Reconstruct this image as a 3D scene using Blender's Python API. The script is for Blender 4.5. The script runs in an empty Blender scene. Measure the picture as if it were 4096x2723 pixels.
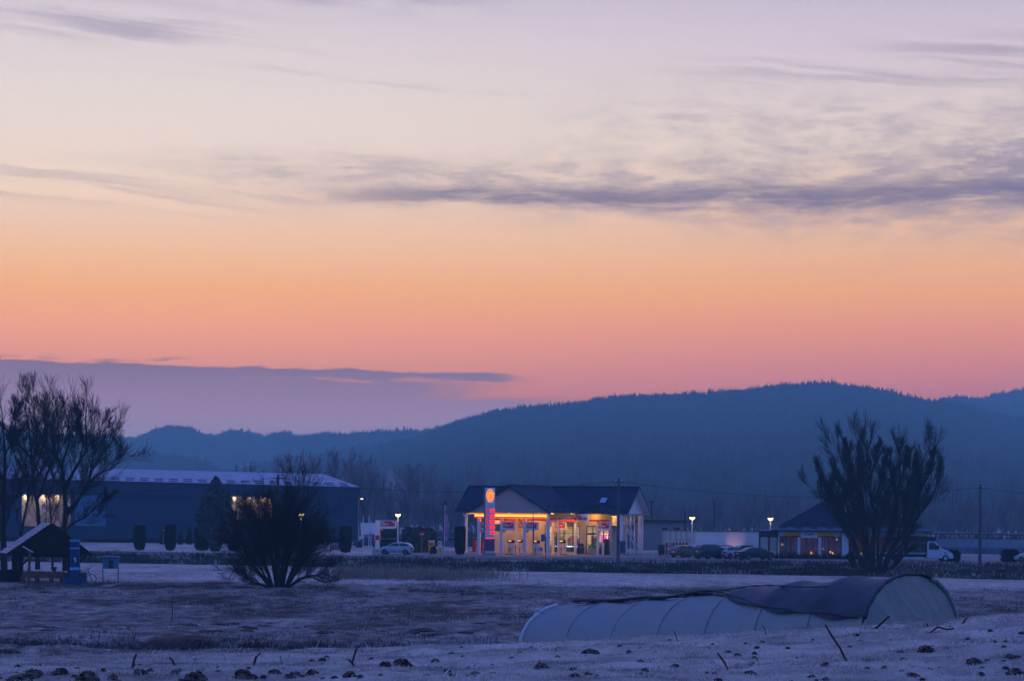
import bpy, math, random
import numpy as np
from mathutils import Matrix, Vector
R = math.radians
sc = bpy.context.scene
COL = sc.collection

# ------------------------------------------------------------------ camera
F4, CX, HY, CAMH, ROLL = 9636.0, 2048.0, 2040.0, 5.4, R(0.55)
cam_d = bpy.data.cameras.new('camera'); cam = bpy.data.objects.new('camera', cam_d); COL.objects.link(cam)
cam_d.sensor_width = 36; cam_d.lens = F4 / 4096 * 36
cam_d.shift_y = (HY - 1361.5) / 4096
cam_d.clip_start = 0.5; cam_d.clip_end = 12000
cam.matrix_world = Matrix.Translation((0, 0, CAMH)) @ Matrix.Rotation(R(90), 4, 'X') @ Matrix.Rotation(ROLL, 4, 'Z')
sc.camera = cam

def at(px, py, D):
    """world point seen at photo pixel (4096 wide) at distance D along +Y"""
    dx, dy = px - CX, HY - py
    u = math.cos(ROLL) * dx - math.sin(ROLL) * dy
    v = math.sin(ROLL) * dx + math.cos(ROLL) * dy
    return Vector((u * D / F4, D, CAMH + v * D / F4))

def srgb(r, g, b):
    f = lambda c: (c / 255 / 12.92) if c / 255 <= .04045 else ((c / 255 + .055) / 1.055) ** 2.4
    return (f(r), f(g), f(b), 1.0)

# ------------------------------------------------------------------ node helper
class E:
    """little expression wrapper that turns arithmetic into Math nodes"""
    def __init__(s, nt, v): s.nt, s.v = nt, v
    def _op(s, op, *a):
        n = s.nt.nodes.new('ShaderNodeMath'); n.operation = op
        for i, x in enumerate((s,) + a):
            x = x.v if isinstance(x, E) else x
            if isinstance(x, (int, float)): n.inputs[i].default_value = x
            else: s.nt.links.new(x, n.inputs[i])
        return E(s.nt, n.outputs[0])
    def __add__(s, o): return s._op('ADD', o)
    __radd__ = __add__
    def __sub__(s, o): return s._op('SUBTRACT', o)
    def __rsub__(s, o): return E(s.nt, float(o))._op('SUBTRACT', s)
    def __mul__(s, o): return s._op('MULTIPLY', o)
    __rmul__ = __mul__
    def __truediv__(s, o): return s._op('DIVIDE', o)
    def mx(s, o): return s._op('MAXIMUM', o)
    def mn(s, o): return s._op('MINIMUM', o)
    def sqrt(s): return s._op('SQRT')
    def pw(s, o): return s._op('POWER', o)
    def sat(s): return s.mx(0.0).mn(1.0)
def step(x, a, b):
    n = x.nt.nodes.new('ShaderNodeMapRange'); n.interpolation_type = 'SMOOTHSTEP'
    x.nt.links.new(x.v, n.inputs[0])
    for i, val in ((1, a), (2, b)):
        if isinstance(val, E): x.nt.links.new(val.v, n.inputs[i])
        else: n.inputs[i].default_value = val
    return E(x.nt, n.outputs[0])
def bell(x, c, w):
    d = (x - c) / w
    return E(x.nt, 1.0) / (1.0 + d * d * d * d)
def noise(nt, x, y, z=0.0, scale=1.0, detail=6.0, rough=.55, dist=0.0):
    c = nt.nodes.new('ShaderNodeCombineXYZ')
    for i, q in enumerate((x, y, z)):
        if isinstance(q, E): nt.links.new(q.v, c.inputs[i])
        else: c.inputs[i].default_value = q
    n = nt.nodes.new('ShaderNodeTexNoise'); nt.links.new(c.outputs[0], n.inputs['Vector'])
    n.inputs['Scale'].default_value = scale; n.inputs['Detail'].default_value = detail
    n.inputs['Roughness'].default_value = rough; n.inputs['Distortion'].default_value = dist
    return E(nt, n.outputs[0])
def cmix(nt, f, a, b):
    n = nt.nodes.new('ShaderNodeMix'); n.data_type = 'RGBA'
    if isinstance(f, E): nt.links.new(f.v, n.inputs[0])
    else: n.inputs[0].default_value = f
    for i, q in ((6, a), (7, b)):
        if isinstance(q, (tuple, list)): n.inputs[i].default_value = q
        else: nt.links.new(q, n.inputs[i])
    return n.outputs[2]
def ramp(nt, f, stops):
    n = nt.nodes.new('ShaderNodeValToRGB'); nt.links.new(f.v, n.inputs[0])
    el = n.color_ramp.elements
    while len(el) > 1: el.remove(el[-1])
    el[0].position, el[0].color = stops[0]
    for p, c in stops[1:]:
        e = el.new(p); e.color = c
    return n.outputs[0]

# ------------------------------------------------------------------ sky (world)
world = bpy.data.worlds.new('World'); sc.world = world; world.use_nodes = True
nt = world.node_tree; nt.nodes.clear()
SKY_GAIN = 1.0
tc = nt.nodes.new('ShaderNodeTexCoord'); sp = nt.nodes.new('ShaderNodeSeparateXYZ')
nt.links.new(tc.outputs['Generated'], sp.inputs[0])
dx, dy, dz = (E(nt, sp.outputs[i]) for i in range(3))
hh = (dx * dx + dy * dy).sqrt().mx(1e-4)
v = (dz / hh).mx(0.0)
az = dx._op('ARCTAN2', dy)
U = az * F4                     # azimuth in units where 9636 = 1 rad, 0 = straight ahead
V = v * F4                      # tangent of elevation in the same unit
q = v / (v + 0.25)
Q = lambda y: ((HY - y) / F4) / ((HY - y) / F4 + .25)
left_stops = [(0.0, srgb(120, 128, 178)), (Q(1750), srgb(138, 118, 160)), (Q(1640), srgb(176, 124, 150)), (Q(1560), srgb(197, 132, 144)),
  (Q(1430), srgb(220, 147, 131)), (Q(1320), srgb(234, 158, 127)), (Q(1180), srgb(238, 170, 135)), (Q(1050), srgb(237, 184, 156)), (Q(900), srgb(233, 195, 178)),
  (Q(760), srgb(236, 209, 195)), (Q(600), srgb(231, 211, 204)), (Q(400), srgb(225, 211, 210)), (Q(200), srgb(218, 206, 211)), (Q(0), srgb(208, 197, 209)),
  (.56, srgb(138, 144, 212)), (.68, srgb(110, 130, 235)), (1.0, srgb(104, 126, 236))]
right_stops = [(0.0, srgb(120, 128, 178)), (Q(1750), srgb(138, 104, 148)), (Q(1640), srgb(166, 108, 142)), (Q(1560), srgb(178, 119, 144)),
  (Q(1450), srgb(196, 128, 137)), (Q(1320), srgb(216, 142, 130)), (Q(1180), srgb(229, 160, 134)), (Q(1050), srgb(230, 172, 146)), (Q(900), srgb(228, 184, 164)),
  (Q(760), srgb(226, 196, 182)), (Q(600), srgb(222, 202, 196)), (Q(400), srgb(216, 200, 204)), (Q(200), srgb(208, 194, 208)), (Q(0), srgb(196, 184, 208)),
  (.56, srgb(138, 144, 212)), (.68, srgb(110, 130, 235)), (1.0, srgb(104, 126, 236))]
base = cmix(nt, step(U, -1900.0, 2300.0), ramp(nt, q, left_stops), ramp(nt, q, right_stops))

# cloud masks -----------------------------------------------------------------
wob = noise(nt, U / 700, V / 160, 3.0, 1, 4) - .5
nA = noise(nt, U / 340 + wob * .7, V / 48 + wob * 1.6, 1.0, 1.0, 10, .66)
nB = noise(nt, U / 230, V / 62 + wob * 1.9, 7.0, 1.0, 10, .68)
nC = noise(nt, U / 1100, (V + U * .085) / 42 + wob * 2.0, 11.0, 1.0, 7, .55)
nD = noise(nt, U / 1500, V / 260, 21.0, 1.0, 3)
Vw = V + wob * 120 + (nA - .5) * 60
right_ = step(U, -1250.0, 300.0)
# dark core of the long bank
core = bell(Vw, 1246.0 + nD * 20, 28 + step(U, -900.0, 2000.0) * 34) * step(U, -1100.0, -200.0) * step(nA, .20, .58)
halo = bell(Vw, 1300.0, 90 + step(U, -500.0, 2100.0) * 130) * step(U, -1600.0, 100.0) * step(nB, .34, .64)
puff = bell(Vw, 1460.0, 190.0) * step(U, -150.0, 800.0) * step(nB, .36, .72)
farr = bell(Vw, 1330.0, 160.0) * step(U, 1100.0, 2000.0) * step(nB, .30, .58)
lstr = bell(Vw, 1350.0, 60.0) * step(U, -1750.0, -900.0) * step(U * -1.0, -400.0, 500.0) * step(nA, .34, .62)
lst2 = bell(V + wob * 60, 1265.0, 80.0) * step(U * -1.0, 200.0, 1100.0) * step(nC, .42, .64)
wisp = step(nC, .52, .76) * step(V, 1520.0, 1650.0) * step(nD, .42, .62)
wis2 = bell(Vw, 1905.0, 60.0) * bell(U, -1600.0, 420.0) * step(nC, .36, .66)
wis3 = bell(V + U * .05, 2020.0, 60.0) * bell(U, -700.0, 520.0) * step(nA, .38, .70)
wis4 = bell(V + U * .06, 1900.0, 90.0) * step(U, 1100.0, 1900.0) * step(nC, .36, .66)
wis5 = bell(V + U * .03, 1790.0, 60.0) * step(U, 300.0, 1200.0) * step(nC, .40, .68)
soft = (halo * .58).mx(puff * .55).mx(farr * .85).mx(lstr * .5).mx(lst2 * .34).mx(wisp * .30).mx(wis2 * .55).mx(wis3 * .50).mx(wis4 * .55).mx(wis5 * .45)
c1 = cmix(nt, soft, base, srgb(138, 130, 164))
c2 = cmix(nt, (core * .82).sat(), c1, srgb(112, 108, 148))
# low grey-violet bank on the left, ragged top, thinning to the right
ew = (noise(nt, U / 260, V / 90, 31.0, 1, 6) - .5) + (noise(nt, U / 95, V / 22, 33.0, 1, 6) - .5) * .45
edge = 556 - (U + 700) * .013 + ew * 44
V2 = V + ew * 60
bank = step(edge - V, -3.0, 9.0) * step((U * -1.0) + ew * 420, -20.0, 420.0)
tongue = step(edge - V, -2.0, 8.0) * step(V2, 505.0, 522.0) * step((U * -1.0) + ew * 260, -150.0, 160.0)
lowb = step(V2 * -1.0, -462.0, -430.0) * step(U * -1.0, -420.0, 60.0)
gap = bell(V2, 512.0, 7.0) * bell(U, -450.0, 420.0) * step(nA, .40, .58)
bm = bank.mx(tongue).mx(lowb) * (1.0 - gap * .75)
bcol = ramp(nt, V / 1000, [(0.0, srgb(118, 128, 182)), (.25, srgb(128, 130, 182)), (.36, srgb(142, 128, 176)), (.46, srgb(136, 120, 168)), (.53, srgb(122, 112, 160)), (.57, srgb(118, 108, 156))])
fring = bell(V2, 582.0, 7.0) * step(U * -1.0, 1150.0, 1500.0) * step(nA, .44, .60)
c3 = cmix(nt, (bm.mx(fring * .8) * .94).sat(), c2, bcol)
# away from the dawn glow the sky is a dim blue
front = step(dy / hh, -0.35, 0.92)
backc = ramp(nt, q, [(0.0, srgb(92, 142, 222)), (.3, srgb(98, 148, 234)), (.6, srgb(98, 138, 238)), (1.0, srgb(104, 126, 236))])
# the haze box takes part of the low sky's light on its long way through: the sky itself is that much brighter
def vm(op, a, b_):
    n = nt.nodes.new('ShaderNodeVectorMath'); n.operation = op
    for i, q_ in enumerate((a, b_)):
        if isinstance(q_, (tuple, list)): n.inputs[i].default_value = q_[:3]
        elif isinstance(q_, E): nt.links.new(q_.v, n.inputs[i])
        else: nt.links.new(q_, n.inputs[i])
    return n.outputs[0]
SIG, SCAT, HTOP, YFAR = .00042, (.05, .105, .36), 252.0, 4500.0
Tr = ((E(nt, 0.0) + (E(nt, HTOP - CAMH) / v.mx(.03)).mn(YFAR)) * -SIG)._op('EXPONENT')
comp = vm('DIVIDE', vm('SUBTRACT', c3, vm('MULTIPLY', SCAT, 1.0 - Tr)), Tr)
comp = vm('MAXIMUM', comp, (.01, .01, .01))
c4 = cmix(nt, front, backc, comp)
bg = nt.nodes.new('ShaderNodeBackground'); nt.links.new(c4, bg.inputs[0]); bg.inputs[1].default_value = SKY_GAIN
# physically low sky underneath everything, very faint
sky = nt.nodes.new('ShaderNodeTexSky'); sky.sky_type = 'NISHITA'; sky.sun_disc = False
sky.sun_elevation = R(-3); sky.sun_rotation = R(-12)
bg2 = nt.nodes.new('ShaderNodeBackground'); nt.links.new(sky.outputs[0], bg2.inputs[0]); bg2.inputs[1].default_value = 0.05
add = nt.nodes.new('ShaderNodeAddShader'); wo = nt.nodes.new('ShaderNodeOutputWorld')
nt.links.new(bg.outputs[0], add.inputs[0]); nt.links.new(bg2.outputs[0], add.inputs[1]); nt.links.new(add.outputs[0], wo.inputs[0])

vs = sc.view_settings; vs.view_transform = 'Standard'; vs.look = 'None'; vs.gamma = 1; vs.exposure = 0
sc.cycles.volume_bounces = 0; sc.cycles.max_bounces = 6; sc.cycles.diffuse_bounces = 2; sc.cycles.glossy_bounces = 2
sc.cycles.transparent_max_bounces = 12; sc.cycles.caustics_reflective = False; sc.cycles.caustics_refractive = False
sc.cycles.sample_clamp_indirect = 4

# ------------------------------------------------------------------ materials
def mat(name, col, rough=.8, metal=0.0, emit=None, es=1.0, var=.0, vscale=3.0, col2=None, spec=.3, alpha=None, transl=0.0):
    m = bpy.data.materials.new(name); m.use_nodes = True; t = m.node_tree; b = t.nodes['Principled BSDF']
    c = tuple(col[:3]) + (1.0,)
    b.inputs['Roughness'].default_value = rough; b.inputs['Metallic'].default_value = metal
    b.inputs['Specular IOR Level'].default_value = spec
    if var > 0 or col2:
        g = t.nodes.new('ShaderNodeNewGeometry'); s = t.nodes.new('ShaderNodeSeparateXYZ'); t.links.new(g.outputs['Position'], s.inputs[0])
        n = noise(t, E(t, s.outputs[0]), E(t, s.outputs[1]), E(t, s.outputs[2]), vscale, 6, .6)
        lo = tuple(x * (1 - var) for x in c[:3]) + (1.0,); hi = (tuple(col2[:3]) + (1.0,)) if col2 else tuple(min(1, x * (1 + var)) for x in c[:3]) + (1.0,)
        t.links.new(cmix(t, step(n, .35, .65), lo, hi), b.inputs['Base Color'])
    else: b.inputs['Base Color'].default_value = c
    if emit:
        b.inputs['Emission Color'].default_value = tuple(emit[:3]) + (1.0,); b.inputs['Emission Strength'].default_value = es
    if transl:
        b.inputs['Transmission Weight'].default_value = transl
    return m
def glass_mat(name, tint=(.8, .85, .9), t_=.82, rough=.05):
    m = bpy.data.materials.new(name); m.use_nodes = True; t = m.node_tree; t.nodes.clear()
    o = t.nodes.new('ShaderNodeOutputMaterial'); mx = t.nodes.new('ShaderNodeMixShader')
    a = t.nodes.new('ShaderNodeBsdfTransparent'); a.inputs[0].default_value = tint + (1.0,)
    g = t.nodes.new('ShaderNodeBsdfGlossy'); g.inputs['Roughness'].default_value = rough; g.inputs[0].default_value = (.6, .65, .75, 1)
    mx.inputs[0].default_value = 1 - t_
    t.links.new(a.outputs[0], mx.inputs[1]); t.links.new(g.outputs[0], mx.inputs[2]); t.links.new(mx.outputs[0], o.inputs[0])
    return m
M = {}
M['bark'] = mat('bark', (.014, .011, .010), .9, var=.3, vscale=2)
M['twig'] = mat('twig', (.022, .014, .013), .9, var=.3, vscale=.6)
M['fartwig'] = mat('far_twig', (.20, .17, .19), .9, var=.25, vscale=.2)  # far paler than near twigs: frost, plus distance haze put into the colour
M['conifer'] = mat('conifer', (.02, .033, .03), .8, var=.35, vscale=1.5, col2=(.09, .12, .13))
M['hedge'] = mat('hedge', (.004, .006, .005), .9, var=.4, vscale=2)
M['evergreen'] = mat('evergreen', (.022, .036, .024), .85, var=.4, vscale=1.2, col2=(.055, .07, .05))
M['white'] = mat('white_paint', (.72, .72, .74), .55, var=.06, vscale=.7)
M['cream'] = mat('cream_render', (.66, .60, .50), .8, var=.05, vscale=.6)
M['cladding'] = mat('gable_cladding', (.50, .35, .31), .7, var=.05, vscale=.8)
M['metal'] = mat('grey_metal', (.30, .31, .33), .45, .6, var=.1)
M['darkmetal'] = mat('dark_metal', (.035, .037, .04), .5, .3)
M['black'] = mat('black_plastic', (.012, .012, .014), .5)
M['rubber'] = mat('rubber', (.012, .012, .012), .9)
M['yellow'] = mat('yellow_panel', (.92, .50, .03), .5, var=.04)
M['red'] = mat('red_panel', (.50, .015, .02), .5, var=.04)
M['maroon'] = mat('maroon_panel', (.42, .012, .06), .5)
M['text_red'] = mat('text_red', (.5, .02, .04), .6)
M['text_white'] = mat('text_white', (.8, .8, .8), .6)
M['glass'] = glass_mat('window_glass')
M['darkglass'] = mat('dark_glass', (.015, .02, .026), .12, spec=.6)
M['film'] = None
M['concrete'] = mat('concrete', (.28, .27, .27), .85, var=.12, vscale=.8)
M['wood'] = mat('dark_wood', (.012, .008, .007), .85, var=.3, vscale=3)
M['brownwood'] = mat('brown_wood', (.16, .075, .05), .8, var=.3, vscale=3)
M['blue'] = mat('blue_paint', (.014, .055, .15), .6, var=.08)
M['chrome'] = mat('rim_metal', (.45, .46, .48), .35, .7)
M['tail'] = mat('tail_lamp', (.35, .02, .02), .3)
M['plate'] = mat('number_plate', (.7, .7, .7), .6)

# ------------------------------------------------------------------ mesh tools
def tag(o, label=None, cat=None, group=None, kind=None):
    if label: o['label'] = label
    if cat: o['category'] = cat
    if group: o['group'] = group
    if kind: o['kind'] = kind
    return o
def empty(name, loc, rz=0.0):
    o = bpy.data.objects.new(name, None); COL.objects.link(o); o.location = loc; o.rotation_euler = (0, 0, rz); o.empty_display_size = .3
    return o
def np_mesh(name, V_, F_, m, parent=None, smooth=False, mats=None, mi=None):
    V_ = np.asarray(V_, dtype=np.float32).reshape(-1, 3); F_ = np.asarray(F_, dtype=np.int32)
    me = bpy.data.meshes.new(name); n, k = F_.shape
    me.vertices.add(len(V_)); me.vertices.foreach_set('co', V_.ravel())
    me.loops.add(n * k); me.loops.foreach_set('vertex_index', F_.ravel())
    me.polygons.add(n); me.polygons.foreach_set('loop_start', np.arange(0, n * k, k, dtype=np.int32))
    me.polygons.foreach_set('loop_total', np.full(n, k, dtype=np.int32))
    if smooth: me.polygons.foreach_set('use_smooth', np.ones(n, dtype=bool))
    me.update(calc_edges=True); me.validate()
    if m: me.materials.append(m)
    o = bpy.data.objects.new(name, me); COL.objects.link(o)
    if parent is not None: o.parent = parent
    return o
class MB:
    def __init__(s): s.v, s.f, s.mi, s.cur = [], [], [], 0
    def add(s, vs_, fs):
        n = len(s.v); s.v += [tuple(p) for p in vs_]; s.f += [tuple(i + n for i in f) for f in fs]; s.mi += [s.cur] * len(fs)
        return s
    def box(s, x0, x1, y0, y1, z0, z1):
        return s.add([(x0, y0, z0), (x1, y0, z0), (x1, y1, z0), (x0, y1, z0), (x0, y0, z1), (x1, y0, z1), (x1, y1, z1), (x0, y1, z1)],
                     [(0, 3, 2, 1), (4, 5, 6, 7), (0, 1, 5, 4), (1, 2, 6, 5), (2, 3, 7, 6), (3, 0, 4, 7)])
    def bar(s, a, b, w, h=None):
        a, b = Vector(a), Vector(b); h = h or w; d = (b - a).normalized()
        side = d.cross(Vector((0, 0, 1)));
        if side.length < .01: side = Vector((1, 0, 0))
        side.normalize(); up = side.cross(d)
        P = []
        for e in (a, b):
            for sx, sz in ((-1, -1), (1, -1), (1, 1), (-1, 1)): P.append(e + side * sx * w / 2 + up * sz * h / 2)
        return s.add(P, [(0, 3, 2, 1), (4, 5, 6, 7), (0, 1, 5, 4), (1, 2, 6, 5), (2, 3, 7, 6), (3, 0, 4, 7)])
    def tube(s, pts, rad, n=8, cap=True):
        pts = [Vector(p) for p in pts]; rad = rad if isinstance(rad, (list, tuple)) else [rad] * len(pts); P = []
        for i, p in enumerate(pts):
            d = (pts[min(i + 1, len(pts) - 1)] - pts[max(i - 1, 0)]).normalized()
            a = d.cross(Vector((0, 1, 0)) if abs(d.y) < .9 else Vector((1, 0, 0))).normalized(); b = d.cross(a)
            for j in range(n):
                t = 2 * math.pi * j / n; P.append(p + (a * math.cos(t) + b * math.sin(t)) * rad[i])
        F = [(i * n + j, i * n + (j + 1) % n, (i + 1) * n + (j + 1) % n, (i + 1) * n + j) for i in range(len(pts) - 1) for j in range(n)]
        if cap: F += [tuple(range(n))[::-1], tuple((len(pts) - 1) * n + j for j in range(n))]
        return s.add(P, F)
    def lathe(s, prof, c=(0, 0, 0), n=16, axis='z'):
        P = []
        for r, z in prof:
            for j in range(n):
                t = 2 * math.pi * j / n; x, y = r * math.cos(t), r * math.sin(t)
                P.append((c[0] + x, c[1] + y, c[2] + z) if axis == 'z' else (c[0] + x, c[1] + z, c[2] + y))
        F = [(i * n + j, i * n + (j + 1) % n, (i + 1) * n + (j + 1) % n, (i + 1) * n + j) for i in range(len(prof) - 1) for j in range(n)]
        F += [tuple(range(n))[::-1], tuple((len(prof) - 1) * n + j for j in range(n))]
        return s.add(P, F)
    def prism(s, poly, y0, y1):
        """poly = (x,z) outline extruded along y"""
        n = len(poly); P = [(x, y0, z) for x, z in poly] + [(x, y1, z) for x, z in poly]
        return s.add(P, [tuple(range(n)), tuple(range(n, 2 * n))[::-1]] + [(i, i + n, (i + 1) % n + n, (i + 1) % n) for i in range(n)])
    def slab(s, corners, th):
        """quad (4 points) thickened straight down by th"""
        n = len(corners); P = list(corners) + [(x, y, z - th) for x, y, z in corners]
        return s.add(P, [tuple(range(n)), tuple(range(n, 2 * n))[::-1]] + [(i, i + n, (i + 1) % n + n, (i + 1) % n) for i in range(n)])
    def build(s, name, m, parent=None, smooth=False, bevel=0.0, fix=True):
        me = bpy.data.meshes.new(name); me.from_pydata(s.v, [], s.f); me.update()
        ms = m if isinstance(m, (list, tuple)) else [m]
        for q_ in ms: me.materials.append(q_)
        if len(ms) > 1: me.polygons.foreach_set('material_index', s.mi)
        if fix:
            import bmesh
            bm = bmesh.new(); bm.from_mesh(me); bmesh.ops.recalc_face_normals(bm, faces=bm.faces); bm.to_mesh(me); bm.free()
        if smooth: me.polygons.foreach_set('use_smooth', [True] * len(me.polygons))
        o = bpy.data.objects.new(name, me); COL.objects.link(o)
        if parent is not None: o.parent = parent
        if bevel > 0:
            b = o.modifiers.new('bevel', 'BEVEL'); b.width = bevel; b.segments = 2; b.limit_method = 'ANGLE'
        return o
def text(name, body, size, m, parent, loc, rot=(R(90), 0, 0), align='CENTER', ext=.01, shear=0.0, bold=0.0, sx=1.0):
    c = bpy.data.curves.new(name, 'FONT'); c.body = body; c.size = size; c.align_x = align; c.align_y = 'CENTER'
    c.extrude = ext; c.shear = shear; c.offset = bold; c.materials.append(m)
    tmp = bpy.data.objects.new(name, c); COL.objects.link(tmp); bpy.context.view_layer.update()
    me = bpy.data.meshes.new_from_object(tmp.evaluated_get(bpy.context.evaluated_depsgraph_get())); bpy.data.objects.remove(tmp)
    if not me.materials: me.materials.append(m)
    o = bpy.data.objects.new(name, me); COL.objects.link(o); o.parent = parent; o.location = loc; o.rotation_euler = rot; o.scale = (sx, 1, 1)
    return o
def copy_tree(o, parent=None):
    c = o.copy(); COL.objects.link(c); c.parent = parent
    for ch in list(o.children): copy_tree(ch, c)
    return c
def light(name, kind, loc, energy, color, size=.3, parent=None, rot=(0, 0, 0), sy=None, spot=None):
    l = bpy.data.lights.new(name, kind); l.energy = energy; l.color = color
    if kind == 'AREA':
        l.size = size
        if sy: l.shape = 'RECTANGLE'; l.size_y = sy
    else: l.shadow_soft_size = size
    if spot: l.spot_size = spot; l.spot_blend = .6
    o = bpy.data.objects.new(name, l); COL.objects.link(o); o.location = loc; o.rotation_euler = rot
    if parent is not None: o.parent = parent
    return o

# numpy value noise
_rng0 = np.random.default_rng(5); _tab = _rng0.random((256, 256))
def vnoise(x, y, s=1.0, o=4, seed=0):
    x = np.asarray(x, float) * s + 17.3 * seed; y = np.asarray(y, float) * s + 9.1 * seed; r = 0; a = 1; tot = 0
    for _ in range(o):
        xi, yi = np.floor(x).astype(int), np.floor(y).astype(int); fx, fy = x - xi, y - yi
        fx, fy = fx * fx * (3 - 2 * fx), fy * fy * (3 - 2 * fy)
        g = lambda i, j: _tab[(xi + i) & 255, (yi + j) & 255]
        r = r + a * ((g(0, 0) * (1 - fx) + g(1, 0) * fx) * (1 - fy) + (g(0, 1) * (1 - fx) + g(1, 1) * fx) * fy)
        tot += a; a *= .5; x, y = x * 2.03 + 3.7, y * 2.03 + 1.9
    return r / tot
def sstep(x, a, b):
    t = np.clip((x - a) / (b - a), 0, 1); return t * t * (3 - 2 * t)

# ------------------------------------------------------------------ terrain
def d_top(a): return np.interp(a, [-.3, -.2125, -.1, 0, .1, .2125, .4], [292, 286, 272, 259, 262, 264, 266])
def d_bot(a): return np.interp(a, [-.3, -.2125, -.1, 0, .1, .2125, .4], [274, 269, 260, 246, 243, 233, 226])
def zg(X, D):
    X = np.asarray(X, float); D = np.asarray(D, float); Ds = np.maximum(D, 5.0); a = np.clip(X / Ds, -.6, .6)
    ac = np.clip(a, -.28, .28)
    z20 = 3.98 + .18 * ac; zc = 3.66 + 1.67 * ac + 2.3 * ac * ac
    near = np.where(D < 20, z20 + (20 - np.maximum(D, 0)) * .012, z20 + (zc - z20) * np.clip((D - 20) / 10, 0, 1))
    fall = sstep(D, 29.5, 64.0)
    rightup = .95 * sstep(X, 3.0, 13.0) * (1 - sstep(D, 88.0, 125.0))
    mid = rightup + (vnoise(X, D, .06, 3, 1) - .5) * .35 * (1 - .7 * sstep(D, 90, 125))
    far = mid * (1 - sstep(D, 170, 190)) + (-.8) * sstep(D, 185, d_bot(a) - 2)
    tp, bt = d_top(a), d_bot(a)
    far = far * (1 - sstep(D, bt, tp)) + (.0) * sstep(D, bt, tp)
    far = far - .55 * np.exp(-((D - (97 + 1.2 * np.sin(X * .11) + 1.5 * (vnoise(X, X * 0, .12, 2, 3) - .5))) / 1.5) ** 2) * (1 - sstep(X, 3, 9))
    z = near * (1 - fall) + far * fall
    bump = (vnoise(X, D, 1.3, 4, 2) - .5) * .16 + (vnoise(X, D, 6.0, 2, 4) - .5) * .035
    bump = bump * np.where(D < 34, 1, 0) + (vnoise(X, D * .5, .45, 4, 6) - .5) * .38 * sstep(D, 34, 60) * (1 - sstep(D, 165, 178)) \
         + (vnoise(X, D * .4, .3, 3, 8) - .5) * .14 * sstep(D, 165, 178) * (1 - sstep(D, 235, 250))
    bump = bump + (vnoise(X, D, .7, 4, 9) - .5) * .5 * sstep(D, bt - 2, bt + 4) * (1 - sstep(D, tp - 3, tp))
    return z + bump
def gz(x, y): return float(zg(np.array([x]), np.array([y]))[0])

rows = np.concatenate([np.arange(-80, 8, 4.0), np.arange(8, 34, .16), np.arange(34, 110, .45), np.arange(110, 300, 1.0), np.geomspace(300, 5200, 50)])
ca = np.concatenate([-np.geomspace(1.6, .27, 14), np.linspace(-.26, .26, 300), np.geomspace(.27, 1.6, 14)])
DD, AA = np.meshgrid(rows, ca, indexing='ij')
XX = AA * (np.maximum(DD, 0) + np.where(DD < 8, 30 - np.clip(DD, 0, 8) * 3.75, 0.0) + 0.0)
ZZ = zg(XX, DD)
nr, ncl = DD.shape
idx = np.arange(nr * ncl).reshape(nr, ncl)
Fq = np.stack([idx[:-1, :-1], idx[:-1, 1:], idx[1:, 1:], idx[1:, :-1]], -1).reshape(-1, 4)
ground = np_mesh('ground', np.stack([XX, DD, ZZ], -1), Fq, None, smooth=True)
tag(ground, kind='structure')
an = XX / np.maximum(DD, 5)
frost = np.full(DD.shape, .78)
rough_ = sstep(DD, 30, 40) * (1 - sstep(DD + (vnoise(XX, DD, .1, 3, 12) - .5) * 14, 168, 178))
frost = frost - .29 * rough_ - .26 * rough_ * sstep(vnoise(XX, DD * .35, .22, 5, 13), .46, .66) 
frost = frost - .02 * sstep(DD, 172, 182)
verge = sstep(DD, d_bot(an) - 2.5, d_bot(an) + 1.0) * (1 - sstep(DD, d_top(an) - 3.5, d_top(an) - 1.5))
frost = frost * (1 - verge) + verge * (.12 + .25 * sstep(vnoise(XX, DD, .35, 4, 14), .45, .7))
dit = np.exp(-((DD - (97 + 1.2 * np.sin(XX * .11) + 1.5 * (vnoise(XX, XX * 0, .12, 2, 3) - .5))) / 1.5) ** 2) * (1 - sstep(XX, 3, 9))
frost = frost * (1 - .8 * dit)
frost = np.clip(frost, 0, 1)
att = ground.data.attributes.new('frost', 'FLOAT', 'POINT'); att.data.foreach_set('value', frost.ravel().astype(np.float32))
gm = bpy.data.materials.new('frosted_ground'); gm.use_nodes = True; t = gm.node_tree; b = t.nodes['Principled BSDF']
ga = t.nodes.new('ShaderNodeAttribute'); ga.attribute_name = 'frost'; fr = E(t, ga.outputs['Fac'])
gg = t.nodes.new('ShaderNodeNewGeometry'); gs = t.nodes.new('ShaderNodeSeparateXYZ'); t.links.new(gg.outputs['Position'], gs.inputs[0])
px_, py_ = E(t, gs.outputs[0]), E(t, gs.outputs[1])
n1 = noise(t, px_, py_ * .45, 0.0, 1.1, 9, .68); n2 = noise(t, px_, py_ * .3, 5.0, .16, 6, .6); n3 = noise(t, px_, py_, 9.0, 16.0, 7, .7)
f = (fr + (n1 - .5) * 1.5 + (n2 - .5) * .7 + (n3 - .5) * .9).sat()
gcol = ramp(t, f, [(0.0, (.012, .010, .009, 1)), (.3, (.075, .060, .050, 1)), (.55, (.25, .205, .18, 1)), (.8, (.52, .43, .37, 1)), (1.0, (.76, .62, .53, 1))])
t.links.new(gcol, b.inputs['Base Color']); b.inputs['Roughness'].default_value = .9; b.inputs['Specular IOR Level'].default_value = .15
bp = t.nodes.new('ShaderNodeBump'); bp.inputs['Strength'].default_value = .8; bp.inputs['Distance'].default_value = .12
t.links.new((n1 + n3 * .7).v, bp.inputs['Height']); t.links.new(bp.outputs[0], b.inputs['Normal'])
ground.data.materials.append(gm)

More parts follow.
